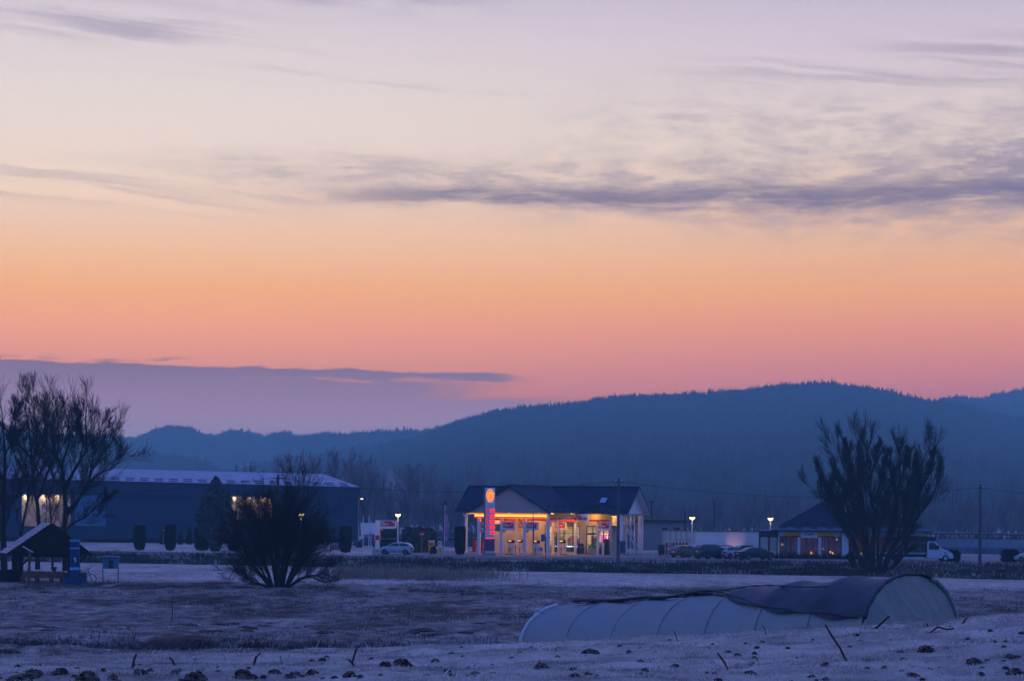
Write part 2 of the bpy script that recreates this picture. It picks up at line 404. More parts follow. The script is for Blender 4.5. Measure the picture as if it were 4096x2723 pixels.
# ------------------------------------------------------------------ road, forecourt (thin sheets on the plain)
def strip(name, m, dfa, dfb, a0, a1, z, n=60, kind='structure'):
    A = np.linspace(a0, a1, n); Vv = []
    for a in A:
        for d in (dfa(a), dfb(a)):
            Vv.append((a * d, d, z))
    F = [(2 * i, 2 * i + 2, 2 * i + 3, 2 * i + 1) for i in range(n - 1)]
    return tag(np_mesh(name, Vv, F, m), kind=kind)
M['asphalt'] = mat('asphalt', (.05, .05, .055), .75, var=.25, vscale=1.2, col2=(.12, .12, .135))
M['paving'] = mat('forecourt_paving', (.16, .155, .15), .7, var=.2, vscale=.5)
M['frostmat'] = mat('frosted_verge', (.42, .40, .43), .9, var=.25, vscale=.6)
strip('road', M['asphalt'], lambda a: float(d_top(a)) + 2.0, lambda a: float(d_top(a)) + 11.0, -.8, .8, .022, 160)
strip('road_line', M['white'], lambda a: float(d_top(a)) + 10.1, lambda a: float(d_top(a)) + 10.35, -.5, .5, .030, 160)
strip('forecourt', M['paving'], lambda a: float(d_top(a)) + 13.0, lambda a: 318.0, -.058, .21, .034, 60)
# kerb between the road and the forecourt
kb = MB()
ka = np.linspace(-.058, .066, 60)
for i in range(59):
    p0, p1 = ka[i], ka[i + 1]; e0, e1 = float(d_top(p0)) + 12.7, float(d_top(p1)) + 12.7
    kb.add([(p0 * e0, e0, 0), (p1 * e1, e1, 0), (p1 * e1, e1, .16), (p0 * e0, e0, .16), (p0 * (e0 + .3), e0 + .3, .16), (p1 * (e1 + .3), e1 + .3, .16)], [(0, 1, 2, 3), (3, 2, 5, 4)])
tag(kb.build('kerb', M['concrete'], fix=False), kind='structure')

# ------------------------------------------------------------------ hills
def interp_line(pts, x): return np.interp(x, [p[0] for p in pts], [p[1] for p in pts])
def hill(name, pts, D, Dnear, x0, x1, seed, back=260, amp=2.5, treeh=5.0):
    xs = np.linspace(x0, x1, 260); tt = np.concatenate([np.linspace(0, 1, 60), np.linspace(1.06, 1.6, 8)])
    line = []
    for x in xs:
        p = at(x, interp_line(pts, x), D); line.append((p.x / D, p.z - treeh))
    la = np.array([l[0] for l in line]); lz = np.array([l[1] for l in line])
    T, A = np.meshgrid(tt, la, indexing='ij'); Z0 = np.meshgrid(tt, lz, indexing='ij')[1]
    Dm = np.where(T <= 1, Dnear + (D - Dnear) * T, D + back * (T - 1) / .6)
    prof = np.where(T <= 1, np.power(np.clip(T, 0, 1), .85) * (.55 + .45 * T), 1 - .75 * (T - 1))
    # keep every slope point under the sight line to the crest
    Z = Z0 * prof
    Xm = A * Dm
    Z = Z + (vnoise(Xm, Dm, .012, 4, seed) - .5) * amp * 6 * np.clip(T, 0, 1) * np.clip(1.02 - T, 0, 1) * 2 - 1.0
    n_, m_ = T.shape; ix = np.arange(n_ * m_).reshape(n_, m_)
    Fh = np.stack([ix[:-1, :-1], ix[:-1, 1:], ix[1:, 1:], ix[1:, :-1]], -1).reshape(-1, 4)
    o = np_mesh(name, np.stack([Xm, Dm, Z], -1), Fh, M['hillground'], smooth=True); tag(o, kind='structure')
    return la, lz, T, Xm, Dm, Z
M['hillground'] = mat('wooded_hill', (.035, .034, .036), .95, var=.4, vscale=.03, col2=(.09, .085, .09))
M['forest'] = mat('bare_forest', (.06, .055, .06), .95, var=.45, vscale=.02)
H1 = [(900, 1920), (1017, 1862), (1353, 1815), (1445, 1800), (1526, 1786), (1628, 1762), (1730, 1733), (1830, 1690), (1892, 1672), (1963, 1648), (2040, 1640), (2114, 1628), (2200, 1625), (2347, 1605), (2450, 1592), (2552, 1584), (2691, 1580),
      (2822, 1572), (2971, 1561), (3080, 1550), (3175, 1543), (3324, 1545), (3483, 1558), (3622, 1584), (3725, 1606), (3855, 1634), (4096, 1680), (4700, 1790)]
H1B = [(1100, 1760), (1409, 1728), (1577, 1722), (1730, 1708), (1831, 1680), (1950, 1672), (2300, 1660)]
H2 = [(-900, 1730), (-300, 1715), (100, 1722), (300, 1738), (448, 1744), (539, 1750), (575, 1730), (610, 1714), (692, 1700), (773, 1708), (814, 1732), (870, 1735), (916, 1723), (997, 1726), (1058, 1744), (1129, 1723), (1221, 1737), (1353, 1727), (1424, 1744), (1520, 1790), (1700, 1840)]
H0 = [(-900, 1850), (-100, 1830), (300, 1838), (509, 1826), (631, 1810), (720, 1826), (814, 1830), (916, 1872), (1000, 1866), (1080, 1850), (1200, 1842), (1350, 1850), (1500, 1900)]
H3 = [(3500, 1640), (3725, 1604), (3818, 1580), (3902, 1590), (4000, 1610), (4096, 1618), (4700, 1700)]
H4 = [(3700, 1640), (3930, 1582), (3976, 1567), (4040, 1560), (4096, 1552), (4300, 1530), (4900, 1560)]
hills = {}
hills['a'] = hill('hill', H1, 2600, 1150, 850, 4700, 21, treeh=13)
hills['b'] = hill('hill', H1B, 3500, 2600, 1100, 2300, 22, treeh=14)
hills['c'] = hill('hill', H2, 3900, 2700, -900, 1700, 23, treeh=18)
hills['d'] = hill('hill', H0, 2400, 1950, -900, 1500, 24, treeh=18, amp=1)
hills['e'] = hill('hill', H3, 3500, 2600, 3500, 4700, 25, treeh=14)
hills['f'] = hill('hill', H4, 4000, 3000, 3700, 4900, 26, treeh=13)

def forest(name, key, n, h0, h1, seed, nst=9, crest=.3, wid=1.0, tmin=.0):
    la, lz, T, Xm, Dm, Z = hills[key]; rg = np.random.default_rng(seed)
    nrow = 60
    tpos = np.where(rg.random(n) < crest, 1 - rg.random(n) ** 2 * .05, tmin + (1 - tmin) * rg.random(n) ** .7)
    rI = tpos * (nrow - 1); cI = rg.random(n) * (Xm.shape[1] - 1)
    r0, c0 = np.clip(rI.astype(int), 0, nrow - 2), np.clip(cI.astype(int), 0, Xm.shape[1] - 2); fr_, fc = rI - r0, cI - c0
    bil = lambda Q_: (Q_[r0, c0] * (1 - fr_) + Q_[r0 + 1, c0] * fr_) * (1 - fc) + (Q_[r0, c0 + 1] * (1 - fr_) + Q_[r0 + 1, c0 + 1] * fr_) * fc
    x, y, z = bil(Xm), bil(Dm), bil(Z) - .5
    big = vnoise(x, y, .02, 3, seed)
    h = (h0 + (h1 - h0) * rg.random(n)) * (.8 + .4 * big)
    x, y, z, h = (np.repeat(q_, nst) for q_ in (x, y, z, h)); N = n * nst
    an_ = rg.random(N) * 2 * np.pi; ro = rg.random(N) ** .6; sp_ = (.04 + .36 * ro) * h * wid; bh = h * (.15 + .35 * rg.random(N))
    tipz = h * (1 - .34 * ro ** 2) * (.80 + .20 * rg.random(N)); w = h * (.022 + .04 * rg.random(N))
    bx, by = x + np.cos(an_) * sp_ * .15, y + np.sin(an_) * sp_ * .15
    mx_, my = x + np.cos(an_) * sp_ * .8, y + np.sin(an_) * sp_ * .8; mz = bh + (tipz - bh) * .5
    tx, ty = x + np.cos(an_) * sp_, y + np.sin(an_) * sp_
    c_, s_ = w, 0 * w
    Vv = np.stack([np.stack([bx - w * .4, by, z + bh * .3], -1), np.stack([bx + w * .4, by, z + bh * .3], -1), np.stack([mx_ + w, my, z + mz], -1), np.stack([tx + w * .15, ty, z + tipz], -1),
                   np.stack([tx - w * .15, ty, z + tipz], -1), np.stack([mx_ - w, my, z + mz], -1)], 1).reshape(-1, 3)
    b6 = np.arange(N)[:, None] * 6
    F = np.concatenate([b6 + np.array([0, 1, 2, 5]), b6 + np.array([5, 2, 3, 4])])
    return tag(np_mesh(name, Vv, F, M['forest']), dict(a='bare winter forest on the big hill from centre to right', b='faint forest on the far slope left of the big hill', c='pale hazy forest on the low hills behind the warehouse', d='misty tree band at the foot of the left hills', e='forest on the ridge at the right picture edge', f='palest forest on the farthest hill at the right edge')[key], 'forest', None, 'stuff')
forest('forest', 'a', 12000, 11, 22, 31, 10, crest=.42)
forest('forest', 'b', 1500, 14, 22, 32, 8, crest=.5)
forest('forest', 'c', 4200, 16, 26, 33, 9, crest=.5)
forest('forest', 'd', 1700, 14, 24, 34, 10, crest=.6)
forest('forest', 'e', 1200, 14, 22, 35, 8, crest=.5)
forest('forest', 'f', 1200, 14, 20, 36, 8, crest=.5)

def brush(name, label, a0, a1, d0, d1, n, h0, h1, seed, m='forest', z0=-.4, wid=1.0):
    rg = np.random.default_rng(seed); D_ = d0 + (d1 - d0) * rg.random(n); a_ = a0 + (a1 - a0) * rg.random(n); x = a_ * D_; big = vnoise(x, D_, .05, 4, seed)
    h = (h0 + (h1 - h0) * rg.random(n) ** 2) * (.35 + 1.2 * big); nst = 8
    x, y, h = (np.repeat(q_, nst) for q_ in (x, D_, h)); N = len(x); an_ = rg.random(N) * 6.283; sp_ = (.08 + .3 * rg.random(N)) * h * wid; w = .03 + h * (.003 + .005 * rg.random(N))
    mz = h * .45; tz = h * (.6 + .4 * rg.random(N)); ex, ey = np.cos(an_) * sp_, np.sin(an_) * sp_
    Vv = np.stack([np.stack([x - w, y, z0 + 0 * h], -1), np.stack([x + w, y, z0 + 0 * h], -1), np.stack([x + ex * .6 + w, y + ey * .6, z0 + mz], -1), np.stack([x + ex, y + ey, z0 + tz], -1), np.stack([x + ex - w * .2, y + ey, z0 + tz], -1), np.stack([x + ex * .6 - w, y + ey * .6, z0 + mz], -1)], 1).reshape(-1, 3)
    b6 = np.arange(N)[:, None] * 6
    return tag(np_mesh(name, Vv, np.concatenate([b6 + np.array([0, 1, 2, 5]), b6 + np.array([5, 2, 3, 4])]), M[m]), label, 'undergrowth', None, 'stuff')
M['scrub'] = mat('scrub', (.05, .048, .052), .95, var=.5, vscale=.05, col2=(.16, .15, .16))
brush('undergrowth', 'hazy bare scrub and thicket beyond the road', -.30, .30, 640, 1500, 7000, 6, 17, 51, 'scrub')
brush('undergrowth', 'low dark brush just behind the filling station and café', -.06, .30, 385, 440, 1500, 1.6, 4.5, 52, 'scrub')

def blades(name, label, gen, n, h0, h1, w, m, seed, lean=.5, cat='grass'):
    """n single grass blades; gen(rng,n)->(x,y,weight 0..1 keep)"""
    rg = np.random.default_rng(seed); x, y, kp = gen(rg, n); q_ = rg.random(len(x)) < kp; x, y = x[q_], y[q_]; N = len(x)
    z = zg(x, y) - .01; h = h0 + (h1 - h0) * rg.random(N) ** 1.6; a_ = rg.random(N) * 6.283; l_ = lean * h * rg.random(N)
    wd = w * (.6 + .8 * rg.random(N)); f_ = rg.random(N) * 3.14; cx, cy = np.cos(f_) * wd, np.sin(f_) * wd * .5; ex, ey = np.cos(a_) * l_, np.sin(a_) * l_
    V_ = np.stack([np.stack([x - cx, y - cy, z], -1), np.stack([x + cx, y + cy, z], -1), np.stack([x + ex * .35 + cx * .6, y + ey * .35, z + h * .6], -1), np.stack([x + ex, y + ey, z + h], -1)], 1).reshape(-1, 3)
    return tag(np_mesh(name, V_, np.arange(4 * N).reshape(-1, 4), m), label, cat, None, 'stuff')

# ------------------------------------------------------------------ bare trees
def tubes_mesh(name, groups, m, parent, sides=3):
    """groups: list of (P (N,k,3), R (N,k))"""
    VV, FF, off = [], [], 0
    for P, Rr in groups:
        N, k = Rr.shape
        if N == 0: continue
        T = np.gradient(P, axis=1); T /= (np.linalg.norm(T, axis=2, keepdims=True) + 1e-9)
        ref = np.where(np.abs(T[..., 1:2]) < .9, np.array([0, 1.0, 0]), np.array([1.0, 0, 0]))
        A = np.cross(T, ref); A /= (np.linalg.norm(A, axis=2, keepdims=True) + 1e-9); B = np.cross(T, A)
        th = np.arange(sides) * 2 * np.pi / sides
        ring = P[:, :, None, :] + Rr[:, :, None, None] * (A[:, :, None, :] * np.cos(th)[None, None, :, None] + B[:, :, None, :] * np.sin(th)[None, None, :, None])
        VV.append(ring.reshape(-1, 3))
        b = (np.arange(N)[:, None, None] * k + np.arange(k - 1)[None, :, None]) * sides + np.arange(sides)[None, None, :]
        nx = (np.arange(N)[:, None, None] * k + np.arange(k - 1)[None, :, None]) * sides + ((np.arange(sides) + 1) % sides)[None, None, :]
        FF.append((np.stack([b, nx, nx + sides, b + sides], -1).reshape(-1, 4)) + off); off += N * k * sides
    return np_mesh(name, np.concatenate(VV), np.concatenate(FF), m, parent, smooth=True)
def resample(pts, k):
    pts = np.asarray(pts, float); s = np.concatenate([[0], np.cumsum(np.linalg.norm(np.diff(pts, axis=0), axis=1))]); t_ = np.linspace(0, s[-1], k)
    return np.stack([np.interp(t_, s, pts[:, i]) for i in range(3)], -1)
def spawn(P, Rr, rg, n, t0, t1, lenf, ang, up, k=5, rs=.6, rmin=.012, wob=.075, lmin=.2, taper=.5):
    N, kk, _ = P.shape
    seg = np.linalg.norm(np.diff(P, axis=1), axis=2); L = seg.sum(1)
    pi_ = np.repeat(np.arange(N), n); m = len(pi_)
    t_ = t0 + (t1 - t0) * ((np.tile(np.arange(n), N) + rg.random(m)) / n); x = t_ * (kk - 1); i0 = np.clip(x.astype(int), 0, kk - 2); f_ = (x - i0)[:, None]
    p0 = P[pi_, i0] * (1 - f_) + P[pi_, i0 + 1] * f_; r0 = Rr[pi_, i0] * (1 - f_[:, 0]) + Rr[pi_, i0 + 1] * f_[:, 0]
    T = P[pi_, i0 + 1] - P[pi_, i0]; T /= np.linalg.norm(T, axis=1, keepdims=True) + 1e-9
    rnd = rg.normal(size=(m, 3)); rnd -= (rnd * T).sum(1, keepdims=True) * T; rnd /= np.linalg.norm(rnd, axis=1, keepdims=True) + 1e-9
    a = ang * (.6 + .8 * rg.random(m))[:, None]; d = np.cos(a) * T + np.sin(a) * rnd
    ln = np.maximum(L[pi_] * lenf * (1 - taper * t_) * (.6 + .7 * rg.random(m)), lmin)
    st = (ln / (k - 1))[:, None]; pts = [p0]; upv = np.array([0, 0, 1.0])
    for j in range(k - 1):
        d = d + upv * up / (k - 1) + rg.normal(size=(m, 3)) * wob; d /= np.linalg.norm(d, axis=1, keepdims=True); pts.append(pts[-1] + d * st)
    rb = np.maximum(np.minimum(r0 * rs, ln * .0075 + .004), rmin)[:, None]
    return np.stack(pts, 1), np.maximum(rb * np.linspace(1, .35, k)[None, :], rmin * .8)
def bare_tree(name, label, guides, origin, rg, l1=(7, .42, .6, .5), l2=(6, .45, .6, .4), l3=(5, .5, .6, .3), rmin=.014, group=None, barkm=None, twigm=None, cat='tree', gk=9, l4=None):
    """guides: list of (points world, r0, r1); l = (children, length factor, angle, upward)"""
    root = empty(name, origin); tag(root, label, cat, group); o = np.array(origin)
    P = np.stack([resample(g[0], gk) for g in guides]) - o; P[:, 1:] += rg.normal(size=P[:, 1:].shape) * .04
    Rr = np.stack([np.linspace(g[1], g[2], gk) for g in guides])
    a = spawn(P, Rr, rg, l1[0], .14, 1.0, l1[1], l1[2], l1[3], 6, rmin=rmin * 1.6)
    b_ = spawn(*a, rg, l2[0], .12, 1.0, l2[1], l2[2], l2[3], 5, rmin=rmin * 1.15)
    c_ = spawn(*b_, rg, l3[0], .1, 1.0, l3[1], l3[2], l3[3], 4, rmin=rmin, lmin=.3)
    tubes_mesh('trunk', [(P, Rr)], barkm or M['bark'], root, 6)
    gr = [a, b_, c_]
    if l4: gr.append(spawn(*c_, rg, l4[0], .1, 1.0, l4[1], l4[2], l4[3], 3, rmin=rmin, lmin=.2))
    tubes_mesh('crown', gr, twigm or M['twig'], root, 3)
    return root
def guide(pts, D, dy=0.0, r0=.2, r1=.04, rg=None):
    """pts in photo pixels, spread out in depth by dy metres towards the tip"""
    n = len(pts); return ([tuple(at(x, y, D + dy * (i / (n - 1)) ** 1.3)) for i, (x, y) in enumerate(pts)], r0 * .85, r1 * .6)
k5 = lambda L: [(u * .574, 1450 + (v_ + max(0, 700 - v_) * .26) * .574) for u, v_ in L]
rg = np.random.default_rng(7)
DT = 196
# tall bare trees left, behind the shelter
gA = [guide(k5(p), DT, dy, r0, r1) for p, dy, r0, r1 in [
    ([(458, 1450), (452, 1250), (452, 1100), (458, 1000), (448, 860), (430, 740), (390, 660), (370, 520), (375, 340), (380, 200)], -1.5, .34, .05),
    ([(452, 900), (470, 830), (500, 780), (555, 690), (600, 590), (600, 420), (600, 250), (610, 170)], 1.5, .2, .05),
    ([(448, 840), (430, 720), (470, 560), (490, 420), (480, 260), (470, 170)], 2.5, .15, .04),
    ([(555, 690), (580, 520), (560, 380), (545, 240)], -2, .1, .03),
    ([(462, 1030), (560, 950), (600, 870), (640, 760), (700, 620), (760, 500), (790, 380)], 2, .16, .03),
    ([(466, 1060), (545, 975), (620, 820), (700, 770), (790, 730), (850, 650), (875, 590)], -2, .15, .03),
    ([(470, 1150), (560, 1090), (650, 1040), (700, 990), (745, 935)], 1, .1, .03),
    ([(620, 820), (640, 700), (660, 560), (700, 420), (715, 300)], 0, .1, .03)]]
bare_tree('bare_tree', 'tall bare tree with the wide crown rising just behind the shelter roof', gA, tuple(at(k5([(458, 1450)])[0][0], k5([(458, 1450)])[0][1], DT)), rg, (13, .40, .62, .6), (9, .74, .50, .5), (8, 1.0, .42, .45), rmin=.0100)
gB = [guide(k5(p), DT + 5, dy, r0, r1) for p, dy, r0, r1 in [
    ([(262, 1440), (268, 1140), (255, 960), (230, 800), (218, 650), (205, 480), (190, 300), (160, 150), (150, 90)], 1, .26, .05),
    ([(255, 960), (300, 860), (330, 760), (380, 690), (410, 560), (400, 400), (395, 180)], -2, .16, .04),
    ([(226, 790), (240, 640), (260, 480), (250, 320), (235, 170), (232, 80)], 2, .13, .04),
    ([(220, 650), (150, 560), (100, 460), (40, 380)], -1, .1, .03),
    ([(230, 780), (290, 600), (310, 430), (310, 250), (300, 150)], 0, .1, .03)]]
bare_tree('bare_tree', 'slender bare tree directly behind the shelter, with the highest top of the row', gB, tuple(at(151, 2276, DT + 5)), rg, (13, .38, .62, .6), (9, .74, .50, .5), (8, 1.0, .42, .45), rmin=.0100)
gC = [guide(k5(p), DT - 4, dy, r0, r1) for p, dy, r0, r1 in [
    ([(30, 1480), (22, 1300), (18, 1000), (28, 820), (36, 600), (25, 420), (10, 250), (5, 150)], 1, .36, .05),
    ([(28, 820), (-40, 680), (-80, 520), (-90, 300)], -1, .15, .04),
    ([(20, 1000), (-50, 860), (-120, 700), (-160, 480)], 2, .15, .04),
    ([(30, 640), (80, 520), (110, 400), (100, 250), (120, 150)], 1, .1, .03),
    ([(22, 1180), (70, 1020), (130, 880), (160, 760)], -1, .1, .03)]]
bare_tree('bare_tree', 'thick dark bare tree at the very edge of the picture, left of the shelter', gC, tuple(at(17, 2305, DT - 4)), rg, (13, .38, .62, .6), (9, .74, .50, .5), (8, 1.0, .42, .45), rmin=.0100)
gD = [guide(k5(p), DT + 9, dy, r0, r1) for p, dy, r0, r1 in [
    ([(120, 1440), (135, 1230), (175, 1080), (195, 900), (190, 760), (150, 620), (120, 480)], 1, .2, .03),
    ([(190, 820), (140, 700), (90, 600), (70, 480)], 0, .1, .03),
    ([(195, 900), (290, 760), (300, 650)], 0, .08, .03)]]
bare_tree('bare_tree', 'thin leaning bare tree seen above the pale slope of the shelter roof', gD, tuple(at(69, 2276, DT + 9)), rg, (8, .42, .5, .6), (7, .52, .5, .5), (5, .6, .5, .4), rmin=.0135, l4=(2, .8, .4, .3))
gE = [guide(k5(p), DT + 12, dy, r0, r1) for p, dy, r0, r1 in [
    ([(365, 1440), (358, 1100), (342, 920), (305, 820), (270, 700), (200, 640)], 1, .14, .03),
    ([(345, 940), (380, 820), (350, 700), (330, 600)], 0, .08, .03)]]
bare_tree('bare_tree', 'young thin bare tree right behind the peak of the shelter roof', gE, tuple(at(209, 2276, DT + 12)), rg, (8, .42, .5, .6), (7, .52, .5, .5), (5, .6, .5, .4), rmin=.0135, l4=(2, .8, .4, .3))

# big multi-stemmed willow in front of the warehouse
DW = 163.0; wb = Vector((at(1120, 2345, DW).x, DW, 0)); wb.z = gz(wb.x, wb.y)
gW = []
k6 = lambda L: [(700 + u * .3507, 1800 + v_ * .3507) for u, v_ in L]
for p in [[(1120, 1530), (1010, 1200), (960, 900), (900, 640), (880, 420)], [(1180, 1530), (1170, 1200), (1120, 900), (1080, 650), (1110, 430)],
          [(1200, 1530), (1260, 1150), (1290, 850), (1290, 600), (1340, 350), (1345, 180)], [(1230, 1530), (1330, 1150), (1400, 820), (1470, 600), (1520, 430), (1560, 330)],
          [(1100, 1530), (900, 1250), (720, 1100), (560, 1050), (450, 980)], [(1280, 1530), (1420, 1330), (1560, 1180), (1700, 1130), (1850, 1060)],
          [(1090, 1530), (900, 1350), (760, 1100), (640, 900), (520, 800)], [(1260, 1530), (1450, 1250), (1600, 1000), (1680, 850), (1740, 700)],
          [(1060, 1530), (870, 1480), (720, 1390), (600, 1330)], [(1290, 1530), (1450, 1450), (1600, 1400), (1800, 1440), (1900, 1420)],
          [(1190, 1530), (1070, 1100), (1010, 850), (1010, 560), (1000, 350)], [(1220, 1530), (1300, 1100), (1340, 800), (1420, 600), (1410, 450)],
          [(1110, 1530), (960, 1150), (830, 880), (740, 700), (690, 560)], [(1260, 1530), (1500, 1100), (1620, 860), (1650, 700)], [(1150, 1530), (1100, 1200), (1020, 980), (800, 700), (760, 560)]]:
    for j in range(4):
        sc_ = .72 + .20 * rg.random(); q_ = [(1180 + (x - 1180) * (1 - (1 - sc_) * i / (len(p) - 1)) + (i / (len(p) - 1)) * rg.normal() * 60, 1530 + (y - 1530) * (1 - (1 - sc_) * i / (len(p) - 1)) + (i / (len(p) - 1)) * rg.normal() * 50) for i, (x, y) in enumerate(p)]
        q_[0] = (q_[0][0] + rg.normal() * 12, 1560)
        gW.append(guide(k6(q_), DW + rg.normal() * .4, rg.normal() * 2.6, .05 + .05 * rg.random(), .02))
bare_tree('willow_bush', 'huge dark leafless willow bush with many stems in the middle of the frosty field', gW, tuple(wb), rg, (9, .36, .55, .45), (7, .72, .5, .4), (5, .95, .45, .35), rmin=.0075, cat='bush', gk=8)

# pollard willow at right
DP = 238.0; pb = Vector((at(3490, 2290, DP).x, DP, 0)); pb.z = gz(pb.x, pb.y)
k4 = lambda L: [(3196 + (u + (690 - u) * .12) * .4464, 1650 + (v_ + max(0, 1470 - v_) * .10) * .4464) for u, v_ in L]
gP = []
for p, dy, r0 in [([(600, 1470), (545, 1330), (450, 1090), (330, 890), (220, 760), (120, 650), (60, 600)], 2, .28), ([(450, 1090), (360, 900), (270, 780), (190, 600), (130, 450), (75, 390)], -2, .16),
    ([(620, 1470), (575, 1200), (545, 900), (515, 700), (470, 540), (400, 430), (320, 300), (285, 170)], 1, .34), ([(515, 700), (480, 520), (450, 400), (420, 260), (370, 120)], 2, .16),
    ([(640, 1470), (610, 1150), (585, 900), (540, 600), (510, 400), (520, 200), (515, 90)], -2, .26), ([(650, 1470), (660, 1150), (675, 900), (680, 780), (630, 690), (600, 500), (590, 330), (610, 180)], 2, .3),
    ([(670, 730), (710, 620), (760, 460), (790, 320), (800, 250)], -1, .15), ([(600, 500), (660, 420), (700, 300), (730, 150)], 1, .12), ([(700, 1470), (740, 1250), (820, 1080), (880, 930), (905, 760), (925, 560), (940, 400), (915, 200)], -1, .32),
    ([(905, 760), (870, 600), (850, 450), (820, 300)], 1, .13), ([(935, 500), (990, 370), (1020, 230)], 2, .12), ([(730, 1470), (800, 1290), (910, 1070), (1010, 960), (1090, 800), (1140, 620), (1160, 450), (1150, 210)], 2, .3),
    ([(1140, 620), (1190, 520), (1250, 420), (1280, 250)], -2, .13), ([(1150, 560), (1100, 430), (1090, 300)], 0, .11), ([(760, 1470), (860, 1200), (960, 1030), (1090, 900), (1200, 780), (1290, 660), (1340, 420)], -2, .22),
    ([(910, 1070), (970, 880), (1010, 700), (1020, 550), (1060, 420)], 1, .15), ([(560, 1330), (480, 1200), (370, 1000), (280, 820), (240, 620), (250, 480)], -1, .18), ([(540, 900), (460, 760), (380, 620), (330, 520), (290, 400)], 2, .17),
    ([(800, 1290), (930, 1180), (1050, 1000), (1150, 830), (1230, 740)], 1, .14), ([(700, 1300), (720, 1000), (760, 820), (810, 640), (830, 520)], -1, .16), ([(640, 1300), (560, 1150), (430, 950), (400, 780), (420, 640)], 1, .16),
    ([(560, 1440), (470, 1350), (420, 1290)], 2, .08), ([(760, 1440), (860, 1350), (950, 1270), (1050, 1200)], -2, .08)]:
    gP.append(guide(k4(p), DP, dy, r0, .045))
bare_tree('pollard_willow', 'broad leafless willow with broom-like upright twigs beside the café', gP, tuple(pb), rg, (13, .34, .42, .7), (10, .75, .34, .6), (8, 1.0, .30, .5), rmin=.0115, gk=9)

# hazy bare trees in the distance ----------------------------------------------
protos = []
for sd, hgt, spread in ((1, 15, .16), (2, 14, .24), (3, 12, .32)):
    r2 = np.random.default_rng(100 + sd); gs_ = []
    for j in range(5):
        a_ = r2.random() * 6.28; sp_ = hgt * spread * (.4 + .8 * r2.random())
        gs_.append(([(0, 0, 0), (0, 0, hgt * .12), (math.cos(a_) * sp_ * .5, math.sin(a_) * sp_ * .5, hgt * .45), (math.cos(a_) * sp_, math.sin(a_) * sp_, hgt * (.8 + .18 * r2.random()))], .2, .04))
    protos.append(('far_tree', gs_, r2))
spots = [(1130, 2120, 1850, 430, 0), (1190, 2130, 1838, 460, 1), (1060, 2130, 1858, 450, 2), (1250, 2130, 1842, 480, 0), (1345, 2140, 1822, 420, 0), (1400, 2140, 1830, 440, 1), (1475, 2140, 1848, 430, 2), (1440, 2140, 1870, 470, 0),
         (1630, 2150, 1878, 400, 0), (1690, 2150, 1872, 410, 1), (1580, 2150, 1920, 440, 2), (1745, 2150, 1935, 450, 2), (1850, 2150, 1925, 430, 2), (1905, 2150, 1905, 440, 0), (1800, 2150, 1985, 420, 1),
         (2190, 2150, 1905, 480, 2), (2060, 2150, 1925, 520, 1), (2340, 2150, 1935, 540, 0), (2600, 2150, 1990, 430, 2), (2700, 2150, 2000, 520, 1), (2790, 2150, 2020, 480, 0), (2880, 2150, 1985, 560, 0), (2960, 2150, 1995, 540, 1),
         (3040, 2150, 1970, 560, 2), (3120, 2150, 1985, 540, 0), (3190, 2150, 1975, 560, 1), (3290, 2150, 1970, 580, 2), (3900, 2160, 1990, 520, 1), (4010, 2160, 2000, 540, 0), (3830, 2160, 2010, 520, 2), (3740, 2160, 1995, 540, 0), (3960, 2160, 2030, 480, 2), (4080, 2160, 1985, 560, 1), (3610, 2160, 2000, 540, 1)]
root0 = {}
for px0, yb, yt, D_, kx in spots:
    base_ = at(px0, yb, D_); base_.z = -.3; topz = at(px0, yt, D_).z
    if kx not in root0:
        nm, gs_, r2 = protos[kx]
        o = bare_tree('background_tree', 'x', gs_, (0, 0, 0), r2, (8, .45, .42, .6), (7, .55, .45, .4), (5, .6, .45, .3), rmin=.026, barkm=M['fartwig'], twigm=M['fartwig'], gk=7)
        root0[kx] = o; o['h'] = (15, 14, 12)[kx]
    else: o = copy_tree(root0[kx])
    s_ = (topz + .3) / ((15, 14, 12)[kx] * 1.08)
    o.location = base_; o.scale = (s_ * 1.0, s_ * 1.0, s_); o.rotation_euler = (0, 0, px0 * .7)
    tag(o, ('faint bare tree in the haze behind the warehouse' if px0 < 1500 else 'faint bare tree in the haze between the warehouse and the filling station' if px0 < 1920 else 'bare treetop showing over the filling station roof' if px0 < 2560 else 'pale bare tree in the haze beyond the car park and café' if px0 < 3400 else 'pale bare tree in the haze at the far side, right of the café'), 'tree',
        ('trees behind the warehouse' if px0 < 1500 else 'trees between warehouse and station' if px0 < 1920 else 'trees over the station roof' if px0 < 2560 else 'trees beyond the café' if px0 < 3400 else 'trees right of the café'))
for o in root0.values():
    if 'h' in o: del o['h']
for o in list(COL.objects):
    if 'h' in o: del o['h']

